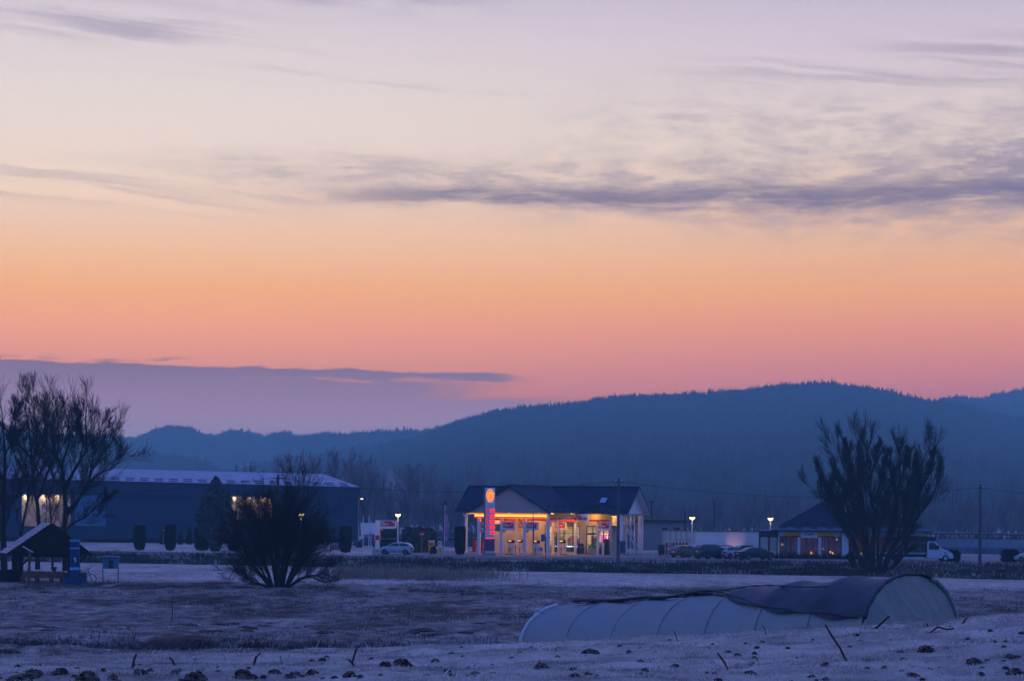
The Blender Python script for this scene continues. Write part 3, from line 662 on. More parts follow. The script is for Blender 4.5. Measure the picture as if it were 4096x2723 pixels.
# ------------------------------------------------------------------ evergreens
def leaf_cloud(name, pts, size, m, parent, rg, up=.3):
    N = len(pts); d = rg.normal(size=(N, 3)); d[:, 2] += up; d /= np.linalg.norm(d, axis=1, keepdims=True)
    e = rg.normal(size=(N, 3)); e = np.cross(d, e); e /= np.linalg.norm(e, axis=1, keepdims=True); s_ = size * (.5 + rg.random(N))[:, None]
    Vv = np.stack([pts - e * s_ * .35, pts + e * s_ * .35, pts + d * s_], 1).reshape(-1, 3)
    return np_mesh(name, Vv, np.arange(3 * N).reshape(-1, 3), m, parent)
def clipped_column(x, yb, yt, wpx, D, label, group, seed, w2=None):
    b_ = at(x, yb, D); zb = gz(b_.x, D); h = at(x, yt, D).z - zb; w = wpx * D / F4; r2 = np.random.default_rng(seed)
    root = empty('clipped_conifer', (b_.x, D, zb)); tag(root, label, 'shrub', group)
    n = 5200; th = r2.random(n) * 6.283; hz_ = r2.random(n)
    nzz = (vnoise(th * 1.2 + seed, hz_ * 5, 1.5, 3, seed) - .5)
    sq = 1 / np.maximum(np.abs(np.cos(th)), np.abs(np.sin(th))) ** .6
    prof = np.where(hz_ < .16, .72 + .28 * hz_ / .16, 1.0) * np.where(hz_ > .96, .9, 1)
    rr = w / 2 * .92 * sq * prof * (1 + nzz * .22) * np.where(r2.random(n) < .15, 1.06, 1)
    topn = r2.random(n) < .15; rr = np.where(topn, rr * np.sqrt(r2.random(n)), rr); hz_ = np.where(topn, 1.0, hz_)
    P = np.stack([rr * np.cos(th), rr * np.sin(th), .12 + hz_ * (h - .2) + nzz * .12], -1)
    leaf_cloud('foliage', P, .14, M['hedge'], root, r2, .8)
    k = MB(); k.lathe([(.12, 0), (w * .34, .15), (w * .46, h * .2), (w * .47, h * .95), (w * .1, h * .98)], n=14); k.build('core', M['hedge'], root, smooth=True)
    return root
cc = [(558, 2197, 2101, 44, 299, 'clipped dark columnar conifer standing alone, first right of the information board'), (681, 2198, 2100, 41, 299, 'clipped dark columnar conifer beside the small no-entry sign'),
      (809, 2202, 2110, 60, 300, 'wide clipped dark column under the frosted cone-shaped conifer'), (934, 2205, 2112, 44, 300, 'clipped dark column seen through the left side of the willow bush'),
      (1231, 2206, 2112, 46, 299, 'clipped dark column seen through the right side of the willow bush'), (1381, 2206, 2105, 48, 296, 'clipped rough-topped column between the willow bush and the price board'),
      (1840, 2212, 2107, 41, 290, 'narrow black clipped conifer beside the filling station canopy')]
for i, c_ in enumerate(cc): clipped_column(*c_, 'clipped columnar conifers along the road', 40 + i)
def conifer(name, label, x, yb, yt, D, prof, size, n, m, seed, zextra=0.0):
    b_ = at(x, yb, D); zb = gz(b_.x, D); h = at(x, yt, D).z - zb; r2 = np.random.default_rng(seed)
    root = empty(name, (b_.x, D, zb)); tag(root, label, 'tree' if h > 4 else 'bush')
    hz_ = r2.random(n) ** 1.0; th = r2.random(n) * 6.283
    pr = np.interp(hz_, [p[0] for p in prof], [p[1] for p in prof]) * h
    lump = 1 + (vnoise(th * 1.1, hz_ * 9, 1.3, 3, seed) - .5) * .75
    rr = pr * lump * np.sqrt(.35 + .65 * r2.random(n))
    P = np.stack([rr * np.cos(th), rr * np.sin(th), hz_ * h + r2.normal(size=n) * .05], -1)
    leaf_cloud('foliage', P, size, m, root, r2, .9)
    k = MB(); k.tube([(0, 0, 0), (0, 0, h * .5), (0, 0, h * .97)], [.16, .1, .02], 7); k.build('trunk', M['bark'], root)
    return root
conifer('conifer', 'tall cone-shaped frosted conifer left of the willow bush', 862, 2204, 1912, 297, [(0, .05), (.12, .10), (.3, .24), (.5, .27), (.58, .24), (.75, .16), (.9, .08), (1, .01)], .26, 15000, M['conifer'], 61)
conifer('evergreen_bush', 'dark rounded evergreen bush behind the no-entry sign on the lawn', 1677, 2206, 2118, 302, [(0, .50), (.3, .60), (.6, .50), (.85, .32), (1, .08)], .16, 7000, M['evergreen'], 62)
conifer('low_shrub', 'small ball-shaped shrub in front of the yellow cabinet', 1733, 2212, 2186, 292, [(0, .35), (.4, .55), (.8, .4), (1, .1)], .10, 1500, M['hedge'], 63)
for i, (x, yt, w) in enumerate(((650, 2118, .12), (722, 2126, .13), (757, 2110, .14))):
    conifer('young_thuja', ['young cone-shaped thuja by the warehouse fence, behind the no-entry sign', 'shortest cone-shaped thuja by the warehouse fence', 'broadest young thuja by the warehouse fence, beside the tall conifer'][i], x, 2170, yt, 349, [(0, .18), (.3, .2), (.7, .1), (1, .01)], .18, 1200, M['hedge'], 64 + i)['group'] = 'young thujas by the warehouse fence'
for i, (x, yb, yt, D_, wx, lb) in enumerate(((1655, 2160, 2108, 332, .9, 'square black hedge block behind the evergreen bush, nearer the lamp'), (1700, 2160, 2112, 333, .9, 'square black hedge block behind the evergreen bush, nearer the flag'), (3815, 2236, 2202, 276, .9, 'rounded black clipped bush just right of the white truck'), (4040, 2243, 2200, 277, 1.2, 'wide black clipped bush near the car at the picture edge'))):
    conifer('clipped_bush', lb, x, yb, yt, D_, [(0, wx * .5), (.2, wx * .62), (.85, wx * .6), (1, wx * .4)], .15, 4200, M['hedge'], 70 + i)

# ------------------------------------------------------------------ poles and wires
M['pole'] = mat('pole_concrete', (.09, .09, .10), .85, var=.2, vscale=1)
def pole(x, yt, D, lab, w=.14, arm=True):
    b_ = at(x, yt, D); bx = b_.x; zb = gz(bx, D) - .1
    root = empty('utility_pole', (bx, D, zb)); tag(root, lab, 'pole', 'utility poles along the road'); h = b_.z - zb
    k = MB(); k.tube([(0, 0, 0), (0, 0, h)], [w * 1.35, w * .8], 10); k.build('shaft', M['pole'], root)
    k = MB(); k.box(-.5, .5, -.05, .05, h - .45, h - .37); k.build('crossarm', M['darkmetal'], root)
    for s_ in (-.3, .3):
        k = MB(); k.lathe([(.03, 0), (.06, .03), (.045, .1), (.06, .14), (.02, .2)], (s_, 0, h - .37), 8); k.build('insulator', M['white'], root)
    return Vector((bx, D, b_.z - .3))
p1 = pole(2475, 1911, 245, 'grey concrete utility pole in front of the filling station shop')
p2 = pole(3922, 1936, 258, 'grey utility pole standing alone right of the white truck')
p0 = pole(1113, 1898, 266, 'utility pole rising behind the willow bush', w=.17)
pL = Vector((at(-500, 1960, 285).x, 285, at(-500, 1960, 285).z)); pR = Vector((at(4700, 1950, 265).x, 265, at(4700, 1950, 265).z))
def wire(a, b_, sag, lab, r=.022):
    k = MB(); pts = []
    for i in range(31):
        t_ = i / 30; p = a.lerp(b_, t_); p.z -= sag * 4 * t_ * (1 - t_); pts.append(p - a)
    k.tube(pts, r, 5); o = k.build('overhead_wire', M['black'], None); o.location = a; tag(o, lab, 'wire', 'overhead wires along the road')
wire(pL, p0, 1.2, 'sagging overhead wire running left from the pole behind the willow bush')
wire(p0, p1, 1.35, 'sagging overhead wire crossing in front of the price pylon')
wire(p1, p2, 1.35, 'sagging overhead wire between the two poles right of the shop')
wire(p2, pR, 1.0, 'overhead wire running off the picture right of the last pole')

# ------------------------------------------------------------------ street lamps
M['lampglow'] = mat('lamp_glow', (1, .8, .4), .4, emit=(1.0, .66, .22), es=5.5)
def lamp(x, yg, D, lab, hdir=0, base=None):
    c = at(x, yg, D); zb = gz(c.x, D)
    root = empty('street_lamp', (c.x, D, zb)); tag(root, lab, 'street lamp', 'globe street lamps of the filling station'); h = c.z - zb
    k = MB(); k.tube([(0, 0, 0), (0, 0, h * .3), (0, 0, h - .2)], [.10, .085, .065], 10); k.build('post', M['white'], root)
    k = MB(); k.lathe([(.10, -.27), (.22, -.22), (.31, -.1), (.335, 0)], (0, 0, h), 20); k.build('lit_bowl', M['lampglow'], root, smooth=True)
    k = MB(); k.lathe([(.345, 0), (.32, .12), (.22, .23), (.05, .28)], (0, 0, h), 20); k.build('cap', M['darkmetal'], root, smooth=True)
    light('lamp_light', 'POINT', (0, 0, h - .5), 55, (1, .68, .3), .25, root)
    return root
lamp(1592, 2056, 299, 'lit globe lamp on a white post above the silver hatchback')
lamp(2769, 2068, 291, 'lit globe lamp above the yellow-green parked car')
lamp(3082, 2071, 303, 'lit globe lamp between the white wall and the café roof')
lamp(1205, 2054, 296, 'lit globe lamp seen through the branches of the willow bush')
# arm lamp behind the warehouse corner
c = at(1434, 1996, 395); root = empty('street_lamp', (c.x, 395, 0)); tag(root, 'small arm-type street lamp burning at the corner of the warehouse', 'street lamp')
k = MB(); k.tube([(0, 0, 0), (0, 0, c.z - .5), (.15, 0, c.z), (.5, 0, c.z + .1)], [.09, .07, .05, .04], 8); k.build('post', M['metal'], root)
k = MB(); k.box(.35, .75, -.12, .12, c.z + .02, c.z + .14); k.build('lamp_head', mat('lamp_white', (1, .8, .6), emit=(1, .62, .35), es=4), root)
# floodlight mast behind flag
c = at(1776, 2016, 312); root = empty('floodlight_mast', (c.x, 312, 0)); tag(root, 'thin dark mast with floodlight and side arm behind the pink banner flag', 'mast')
k = MB(); k.tube([(0, 0, 0), (0, 0, c.z)], [.09, .06], 8); k.build('post', M['darkmetal'], root)
k = MB(); k.box(-.45, .15, -.03, .03, c.z - .04, c.z + .04); k.build('side_arm', M['darkmetal'], root)
k = MB(); k.box(.0, .38, -.15, .15, c.z + .02, c.z + .42); k.build('floodlight', M['black'], root)
k = MB(); k.lathe([(.03, -.06), (.12, 0), (.12, .1), (.03, .14)], (.3, 0, c.z - .38), 10); k.build('camera_dome', M['black'], root)

# ------------------------------------------------------------------ warehouse
A_ = at(-500, 2100, 361); B_ = at(1430, 2100, 380)
wx = Vector((B_.x - A_.x, 19.0, 0)); WL = wx.length; wrz = math.atan2(wx.y, wx.x)
ware = empty('warehouse', (A_.x, 361, 0), wrz); tag(ware, 'long blue industrial hall with frosted pale roof behind the roadside trees', 'warehouse')
M['wallblue'] = mat('wall_blue', (.005, .038, .088), .6, var=.06, vscale=.1); M['bandblue'] = mat('band_blue', (.012, .035, .085), .55)
M['tealpanel'] = mat('teal_panel', (.07, .19, .30), .5); M['frostroof'] = mat('frosted_roof', (.36, .37, .44), .8, var=.08, vscale=.4)
M['guard'] = mat('snow_guard', (.03, .04, .06), .7)
zeL, zeR = 9.75, 8.78; ze = lambda s_: zeL + (zeR - zeL) * s_ / WL
def wq(px_):   # local coordinate along the wall for a photo column
    lo, hi = 0.0, WL
    for _ in range(40):
        m_ = (lo + hi) / 2; X = A_.x + math.cos(wrz) * m_; D_ = 361 + math.sin(wrz) * m_
        if CX + F4 * X / D_ < px_: lo = m_
        else: hi = m_
    return lo
W = {k_: wq(v_) for k_, v_ in dict(a=86, b=284, c=422, d=918, e=1090, f=1150).items()}
k = MB(); DEP = 42
def wseg(s0, s1, z0, z1a, z1b): k.add([(s0, 0, z0), (s1, 0, z0), (s1, 0, z1b), (s0, 0, z1a), (s0, .3, z0), (s1, .3, z0), (s1, .3, z1b), (s0, .3, z1a)], [(0, 1, 2, 3), (4, 7, 6, 5), (0, 4, 5, 1), (3, 2, 6, 7), (0, 3, 7, 4), (1, 5, 6, 2)])
zb_w = 2.3; zt_w = 7.25
wseg(0, W['a'], 0, zt_w, zt_w); wseg(W['a'], W['b'], 0, zb_w, zb_w); wseg(W['b'], W['d'], 0, zt_w, zt_w); wseg(W['d'], W['e'], 0, 3.6, 3.6); wseg(W['e'], WL, 0, zt_w, zt_w)
k.box(WL - .3, WL, .3, DEP, 0, 8.7); k.box(0, .3, .3, DEP, 0, 9.6); k.box(0, WL, DEP - .3, DEP, 0, 8.7); k.build('wall', M['wallblue'], ware)
k = MB(); k.add([(-.2, -.35, zt_w), (WL + .2, -.35, zt_w - .05), (WL + .2, -.35, zeR), (-.2, -.35, zeL), (-.2, .3, zt_w), (WL + .2, .3, zt_w - .05), (WL + .2, .3, zeR), (-.2, .3, zeL)], [(0, 1, 2, 3), (4, 7, 6, 5), (0, 4, 5, 1), (3, 2, 6, 7), (0, 3, 7, 4), (1, 5, 6, 2)])
k.build('fascia_band', M['bandblue'], ware)
rz_ = lambda s_: 11.9 + (11.0 - 11.9) * s_ / WL
rs0, rs1 = -.4, WL + .4; re = wq(1262) - 0
roof = MB(); yr = 20.0
roof.add([(rs0, -.5, ze(rs0)), (rs1, -.5, ze(rs1)), (re + 5, yr, rz_(re)), (rs0, yr, rz_(rs0)), (rs1, 2 * yr + .5, ze(rs1)), (rs0, 2 * yr + .5, ze(rs0))], [(0, 1, 2, 3), (3, 2, 4, 5), (1, 4, 2)])
roof = roof.build('roof', M['frostroof'], ware)
gut = MB(); gut.box(rs0, rs1, -.62, -.5, 0, .16); g_ = gut.v; gut.v = [(x, y, z + ze(x) - .12) for x, y, z in g_]; gut.build('gutter', M['bandblue'], ware)
sg = 2.25; s_ = 2.0
while s_ < WL - .8:
    for row_, (f0, dx_) in enumerate(((.10, 0), (.24, .35))):
        yy = -.5 + (yr + .5) * f0; zz = ze(s_) + (rz_(s_) - ze(s_)) * f0
        g_ = MB(); g_.box(s_ - .7 + dx_, s_ + .65 + dx_, yy - .05, yy + .05, zz + .02, zz + .14); g_.build('snow_guard', M['guard'], roof)
    s_ += sg
for i_, pxs in enumerate((0, 287, 560, 675, 790, 1240)):   # vertical joints
    s_ = wq(pxs); g_ = MB(); g_.box(s_ - .12, s_ + .12, -.04, -.005, .0, zt_w - .06); g_.build('wall_joint', M['bandblue'], ware)
g_ = MB(); g_.box(W['b'] + .6, W['c'], -.06, -.005, 2.4, 7.15); g_.build('light_panel', M['tealpanel'], ware)
M['litwall'] = mat('lit_inner_wall', (.55, .52, .50), .8, var=.3, vscale=.4)
M['strip'] = mat('warehouse_lamp', (1, .85, .6), emit=(1, .62, .3), es=14)
for nm, s0, s1, z0, lp in (('a', W['a'], W['b'], zb_w, (105, 180, 232)), ('b', W['d'], W['e'], 3.6, (946, 1006, 1070))):
    wdw = MB(); wdw.box(s0, s1, 3.4, 3.5, z0, zt_w).box(s0, s1, .3, 3.4, z0 - .1, z0).box(s0 - .1, s0, .3, 3.4, z0, zt_w).box(s1, s1 + .1, .3, 3.4, z0, zt_w).box(s0, s1, .3, 3.4, zt_w, zt_w + .1)
    wd = wdw.build('lit_bay', M['litwall'], ware)
    fr_ = MB(); nn = 2
    for j in range(nn + 1):
        xx = s0 + (s1 - s0) * j / nn; fr_.box(xx - .06, xx + .06, .05, .2, z0, zt_w)
    fr_.build('window_frame', M['bandblue'], wd)
    pn = MB(); pn.box(s0, s1, .10, .13, z0, zt_w); pn.build('pane', M['glass'], wd)
    if nm == 'a': text('lettering', 'POVRĆE', 1.0, M['brownwood'], wd, (wq(225), 3.33, 5.3), ext=.03)
    for q_ in lp:
        sx = wq(q_); lm = MB(); lm.box(sx - .22, sx + .22, 2.1, 2.4, zt_w - .35, zt_w - .25); lm.build('ceiling_lamp', M['strip'], wd)
        light('bay_light', 'AREA', (sx, 2.95, zt_w - .42), 60, (1, .58, .24), .5, ware, rot=(R(12), 0, 0))
# mesh fence and hedge bank in front
def fence(name, lab, x0, x1, D0, D1, h, posts, group=None, m='darkmetal', z=0.0, rails=(.05, .5, .95)):
    a = Vector((at(x0, 2200, D0).x, D0, z)); b_ = Vector((at(x1, 2200, D1).x, D1, z)); d = b_ - a
    root = empty(name, a, math.atan2(d.y, d.x)); tag(root, lab, 'fence', group); L = d.length
    k = MB()
    for r_ in rails: k.box(0, L, -.012, .012, h * r_ - .015, h * r_ + .015)
    n_ = int(L / .35)
    for i in range(n_): k.box(i * .35, i * .35 + .012, -.006, .006, .05, h)
    k.build('mesh_panel', M[m], root)
    for i in range(posts + 1):
        k = MB(); k.box(L * i / posts - .04, L * i / posts + .04, -.05, .03, 0, h + .08); k.build('post', M[m], root)
    return root
fence('mesh_fence', 'dark wire mesh fence along the front of the blue warehouse', -300, 1430, 354, 356, 2.3, 26)
conv = MB(); a = at(-400, 2170, 357); b_ = at(1425, 2175, 358)
conv.prism([(a.x, 0), (b_.x, 0), (b_.x, .75), (a.x, .85)], 357, 358.4); ob = conv.build('low_hedge', M['hedge']); tag(ob, 'low dark hedge at the foot of the warehouse wall', 'hedge')
ob.modifiers.new('s', 'SUBSURF').levels = 0

# ------------------------------------------------------------------ filling station
ST = empty('filling_station', (4.36, 289.7, .03), math.atan2(-.4067, .9135)); tag(ST, 'filling station with dark gabled roof, lit yellow and red canopy and glazed shop', 'filling station')
def sw(s_, t_, z=0.0): return Vector((4.36 + .9135 * s_ + .4067 * t_, 289.7 - .4067 * s_ + .9135 * t_, z + .03))
SRZ = math.atan2(-.4067, .9135)
M['roof'] = mat('dark_roof', (.005, .022, .055), .55, var=.2, vscale=.8)
def ribbed(name, base, base2, freq, axis, frost=0.0):
    m = mat(name, base, .7, spec=.12); t = m.node_tree; b = t.nodes['Principled BSDF']
    tcn = t.nodes.new('ShaderNodeTexCoord'); s = t.nodes.new('ShaderNodeSeparateXYZ'); t.links.new(tcn.outputs['Object'], s.inputs[0])
    x = E(t, s.outputs[axis]); w = (x * freq)._op('FRACT'); n = noise(t, E(t, s.outputs[0]), E(t, s.outputs[1]), 0.0, .7, 5)
    rc_ = cmix(t, (step(w, .55, .8) * .75 + (n - .5) * .8).sat(), base + (1,), base2 + (1,))
    if frost: rc_ = cmix(t, step(E(t, s.outputs[2]) * -1.0, -frost - .45, -frost - .25) * (.35 + .65 * step(w, .5, .8)), rc_, (.16, .22, .30, 1))
    t.links.new(rc_, b.inputs['Base Color'])
    bp = t.nodes.new('ShaderNodeBump'); bp.inputs['Distance'].default_value = .03; t.links.new(step(w, .5, .8).v, bp.inputs['Height']); t.links.new(bp.outputs[0], b.inputs['Normal'])
    return m
M['roof_x'] = ribbed('profiled_roof', (.002, .016, .045), (.016, .055, .115), 2.6, 0)
M['roof_y'] = ribbed('profiled_cross_roof', (.003, .020, .05), (.014, .048, .10), 2.6, 1)
ZE, ZR = 5.17, 8.38
SX0, SX1, T0, T1, TR = -16.5, 6.87, 8.7, 16.6, 12.65
CX0, CX1, CM = -10.5, .55, -4.98
k = MB()
k.slab([(SX0, T0, ZE), (SX1, T0, ZE), (SX1, TR, ZR), (SX0, TR, ZR)], .16); k.slab([(SX0, TR, ZR), (SX1, TR, ZR), (SX1, T1, ZE), (SX0, T1, ZE)], .16)
roof = k.build('roof', M['roof_x'], ST)
k = MB(); k.slab([(CM, -.75, ZR), (CX1, -.75, ZE), (CX1, T0 + .02, ZE), (CM, TR - .02, ZR)], .16); k.slab([(CX0, -.75, ZE), (CM, -.75, ZR), (CM, TR - .02, ZR), (CX0, T0 + .02, ZE)], .16)
croof = k.build('canopy_roof', M['roof_y'], ST)
v_ = croof.data.vertices
for q_ in v_: q_.co.z += .03
# ridge caps, verge boards and gutters
k = MB(); k.bar((SX0, TR, ZR + .05), (SX1, TR, ZR + .05), .35, .12); k.bar((CM, -.75, ZR + .08), (CM, TR - .3, ZR + .08), .35, .1); k.build('ridge_cap', M['roof'], roof)
k = MB()
for sx in (SX0, SX1): k = MB().bar((sx, T0 - .03, ZE - .08), (sx, TR, ZR - .06), .08, .24).bar((sx, TR, ZR - .06), (sx, T1 + .03, ZE - .08), .08, .24); k.build('verge_board', M['roof'], roof)
k = MB(); k.bar((CX0, -.78, ZE - .06), (CM, -.78, ZR - .04), .08, .26).bar((CM, -.78, ZR - .04), (CX1, -.78, ZE - .06), .08, .26); k.build('verge_board', M['roof'], roof)
k = MB(); k.box(SX0, CX0 + .02, T0 - .14, T0 - .01, ZE - .16, ZE - .02).box(CX1 - .02, SX1, T0 - .14, T0 - .01, ZE - .16, ZE - .02); k.box(CX1 + .01, CX1 + .14, -.7, T0 - .15, ZE - .14, ZE); k.box(CX0 - .14, CX0 - .01, -.7, T0 - .15, ZE - .14, ZE)
k.build('gutter', M['darkmetal'], roof)
for pts in ([(-15.3, T0 - .1, ZE - .2), (-15.3, T0 - .1, ZE - .45), (-15.05, 9.0, ZE - .9), (-15.05, 9.0, .1)], [(.62, 6.2, ZE - .15), (.62, 6.2, ZE - .6), (.2, .5, ZE - 1.1), (.15, .1, ZE - 1.3), (.15, .1, .1)]):
    k = MB(); k.tube(pts, .05, 6); k.build('downpipe', M['white'], ST)
# soffit + gable faces
M['soffit'] = mat('soffit', (.58, .52, .44), .8, var=.05)
k = MB(); k.box(CX0 + .25, CX1 - .2, -.55, 8.9, ZE - .13, ZE - .08); k.box(-13.2, SX1 - .25, 8.92, T1 - .2, ZE - .13, ZE - .08); k.build('soffit', M['soffit'], ST)
k = MB(); zf = lambda s_: ZR - .2 - (ZR - ZE) * abs(s_ - CM) / (CX1 - CM)
k.prism([(CX0 + .35, ZE - .12), (CX1 - .35, ZE - .12), (CX1 - .35, zf(CX1 - .35)), (CM, zf(CM)), (CX0 + .35, zf(CX0 + .35))], -.35, -.22); k.build('canopy_gable', M['cladding'], ST)
for sx in (SX0 + 1.2, SX1 - 1.0):
    k = MB(); zz = lambda t_: ZR - .22 - (ZR - ZE) * abs(t_ - TR) / (T1 - TR)
    a_ = [(T0 + .3, ZE - .34), (T1 - .3, ZE - .34), (T1 - .3, zz(T1 - .3)), (TR, zz(TR)), (T0 + .3, zz(T0 + .3))]
    k.add([(sx, t_, z) for t_, z in a_] + [(sx + .12, t_, z) for t_, z in a_], [(0, 1, 2, 3, 4), (9, 8, 7, 6, 5)] + [(i, (i + 1) % 5, (i + 1) % 5 + 5, i + 5) for i in range(5)])
    k.build('end_gable', M['white'], ST)
k = MB(); k.slab([(SX1 - 1.0, T0 + .05, ZE - .14), (SX1, T0 + .05, ZE - .14), (SX1, TR, ZR - .2), (SX1 - 1.0, TR, ZR - .2)], .03); k.slab([(SX1 - 1.0, TR, ZR - .2), (SX1, TR, ZR - .2), (SX1, T1 - .05, ZE - .14), (SX1 - 1.0, T1 - .05, ZE - .14)], .03)
k.build('verge_soffit', M['white'], ST)
# snow guards, roof window
for i, (a_, b_, f_) in enumerate([(1.0, 2.5, .22), (4.0, 5.5, .22), (-.1, 1.4, .22), (2.4, 4.0, .09), (-.8, .3, .09), (5.4, 6.6, .09), (1.0, 1.9, .09), (-14.4, -12.9, .2), (-16.2, -14.7, .08), (-13.2, -11.8, .08)]):
    y_ = T0 + (TR - T0) * f_; z_ = ZE + (ZR - ZE) * f_
    if a_ < .6 and a_ > -2: a_ += 1.4; b_ += 1.4
    g_ = MB(); g_.box(a_, b_, y_ - .05, y_ + .04, z_ + .01, z_ + .17); g_.build('snow_guard', M['black'], roof)
for i in range(6):
    f_ = .09 if i % 2 else .2; g_ = MB(); s_ = CX1 - (CX1 - CM) * f_; z_ = ZE + (ZR - ZE) * f_ + .04; t_ = .8 + i * 1.25
    g_.box(s_ - .04, s_ + .05, t_, t_ + 1.1, z_, z_ + .15); g_.build('snow_guard', M['black'], croof)
f0, f1 = .36, .56; wf = MB(); P_ = lambda s_, f_, o_: (s_, T0 + (TR - T0) * f_ - .62 * o_, ZE + (ZR - ZE) * f_ + .78 * o_)
wf.add([P_(2.45, f0 - .02, .0), (3.45, *P_(0, f0 - .02, .0)[1:]), (3.45, *P_(0, f1 + .02, .0)[1:]), P_(2.45, f1 + .02, .0), P_(2.45, f0 - .02, .12), (3.45, *P_(0, f0 - .02, .12)[1:]), (3.45, *P_(0, f1 + .02, .12)[1:]), P_(2.45, f1 + .02, .12)], [(0, 3, 2, 1), (4, 5, 6, 7), (0, 1, 5, 4), (1, 2, 6, 5), (2, 3, 7, 6), (3, 0, 4, 7)])
rw = wf.build('roof_window', M['black'], roof)
wf = MB(); wf.add([P_(2.56, f0 + .01, .13), P_(3.34, f0 + .01, .13), P_(3.34, f1 - .01, .13), P_(2.56, f1 - .01, .13)], [(0, 1, 2, 3)]); wf.build('pane', mat('sky_glass', (.25, .42, .6), .15, spec=1), rw)
# columns
cols = [(s_, 0.0, .17, ZE - .14) for s_ in (-9.14, -6.1, -3.05, 0.0)] + [(s_, 9.0, .14, ZE - .14) for s_ in (-15.1, -3.17, -.15, 2.85)] + [(5.85, 9.0, .24, ZE - .16), (5.85, 15.9, .24, ZE - .3), (-15.1, 15.9, .14, ZE), (-6.1, 4.6, .12, ZE - .4), (-.6, 4.6, .10, ZE - .4)]
for s_, t_, w_, h_ in cols:
    k = MB(); k.box(s_ - w_, s_ + w_, t_ - w_, t_ + w_, 0, h_); k.box(s_ - w_ - .04, s_ + w_ + .04, t_ - w_ - .04, t_ + w_ + .04, 0, .16); k.build('column', M['white'], ST)
for s_, t_ in ((-14.2, 15.9), (-13.4, 15.9)):
    k = MB(); k.box(s_ - .05, s_ + .05, t_ - .05, t_ + .05, 0, ZE); k.build('thin_post', M['white'], ST)
k = MB(); k.box(-15.0, -13.2, 15.86, 15.94, .35, .42).box(-15.0, -13.2, 15.86, 15.94, 0, .12); k.build('low_rail', M['white'], ST)
# canopy light band
def gradmat(name, z0, z1, lo, hi, elo, ehi, axis=2):
    m = bpy.data.materials.new(name); m.use_nodes = True; t = m.node_tree; b = t.nodes['Principled BSDF']
    tcn = t.nodes.new('ShaderNodeTexCoord'); s = t.nodes.new('ShaderNodeSeparateXYZ'); t.links.new(tcn.outputs['Object'], s.inputs[0])
    f_ = step(E(t, s.outputs[axis]), z0, z1); c_ = cmix(t, f_, tuple(lo) + (1,), tuple(hi) + (1,)); t.links.new(c_, b.inputs['Base Color']); t.links.new(c_, b.inputs['Emission Color'])
    t.links.new((f_ * (ehi - elo) + elo).v, b.inputs['Emission Strength']); return m
M['bandlit'] = gradmat('backlit_yellow_band', 4.6, 5.03, (1.0, .46, .02), (.80, .17, .01), 3.6, .6)
M['redlit'] = mat('backlit_red_strip', (.8, .01, .005), .4, emit=(1, .012, .004), es=1.6)
k = MB(); k.box(-9.25, -.12, -.42, -.30, 4.625, 5.03); k.build('yellow_light_band', M['bandlit'], ST)
k = MB(); k.box(-9.35, -.25, -.56, -.34, 4.44, 4.62); k.build('red_light_strip', M['redlit'], ST)
k = MB(); k.box(-9.6, -9.4, -.3, 8.4, 4.625, 5.03); k.build('yellow_light_band', M['bandlit'], ST)
k = MB(); k.box(-9.62, -9.42, -.3, 8.4, 4.44, 4.62); k.build('red_light_strip', M['redlit'], ST)
k = MB(); k.box(-.12, .1, .4, 8.6, 4.52, 5.0); k.build('yellow_side_band', M['yellow'], ST)
k = MB(); k.box(-.13, .11, .4, 8.6, 4.3, 4.515); k.build('red_side_band', M['red'], ST)
# shop body
WT = 10.5
k = MB()
S0, S1 = -13.2, 4.0
M['shopwall'] = mat('shop_wall', (.60, .55, .48), .8, var=.05, vscale=.6)
def fw(a_, b_, z0, z1): k.box(a_, b_, WT, WT + .2, z0, z1)
fw(S0, -11.75, 0, 4.8); fw(-11.75, -10.85, 0, 2.72); fw(-11.75, -10.85, 3.62, 4.8); fw(-10.85, -4.93, 0, 4.8); fw(-4.93, -.2, 3.55, 4.8); fw(-.2, .68, 0, 4.8); fw(.68, 3.74, 3.55, 4.8); fw(3.74, S1, 0, 4.8)
k.box(S0, S0 + .2, WT + .2, 15.8, 0, 4.8).box(S1 - .2, S1, WT + .2, 15.8, 0, 4.8).box(S0 + .2, S1 - .2, 15.6, 15.8, 0, 4.8)
k.build('wall', M['shopwall'], ST)
k = MB(); k.box(S0 + .2, S1 - .2, WT + .2, 15.6, 3.7, 3.78); k.box(-5.4, -5.3, WT + .2, 15.6, 0, 3.7); k.box(S0 + .2, S1 - .2, WT + .2, 15.6, 0, .05); k.build('shop_interior', M['cream'], ST)
# shop sign band (on shop front) z 4.1..5
k = MB(); k.box(-13.0, .19, 8.62, 8.78, 4.32, 5.0); k.build('yellow_band', M['yellow'], ST)
k = MB(); k.box(1.83, 4.4, 8.62, 8.78, 4.32, 5.0); k.build('yellow_band', M['yellow'], ST)
k = MB(); k.box(-13.0, 4.4, 8.60, 8.78, 4.08, 4.315); k.build('red_band', M['red'], ST)
sb = MB(); sb.box(.2, 1.82, 8.48, 8.6, 4.05, 5.0); sb = sb.build('shop_sign', M['white'], ST)
text('lettering', 'Shop', .62, M['text_red'], sb, (1.01, 8.465, 4.5), bold=.02)
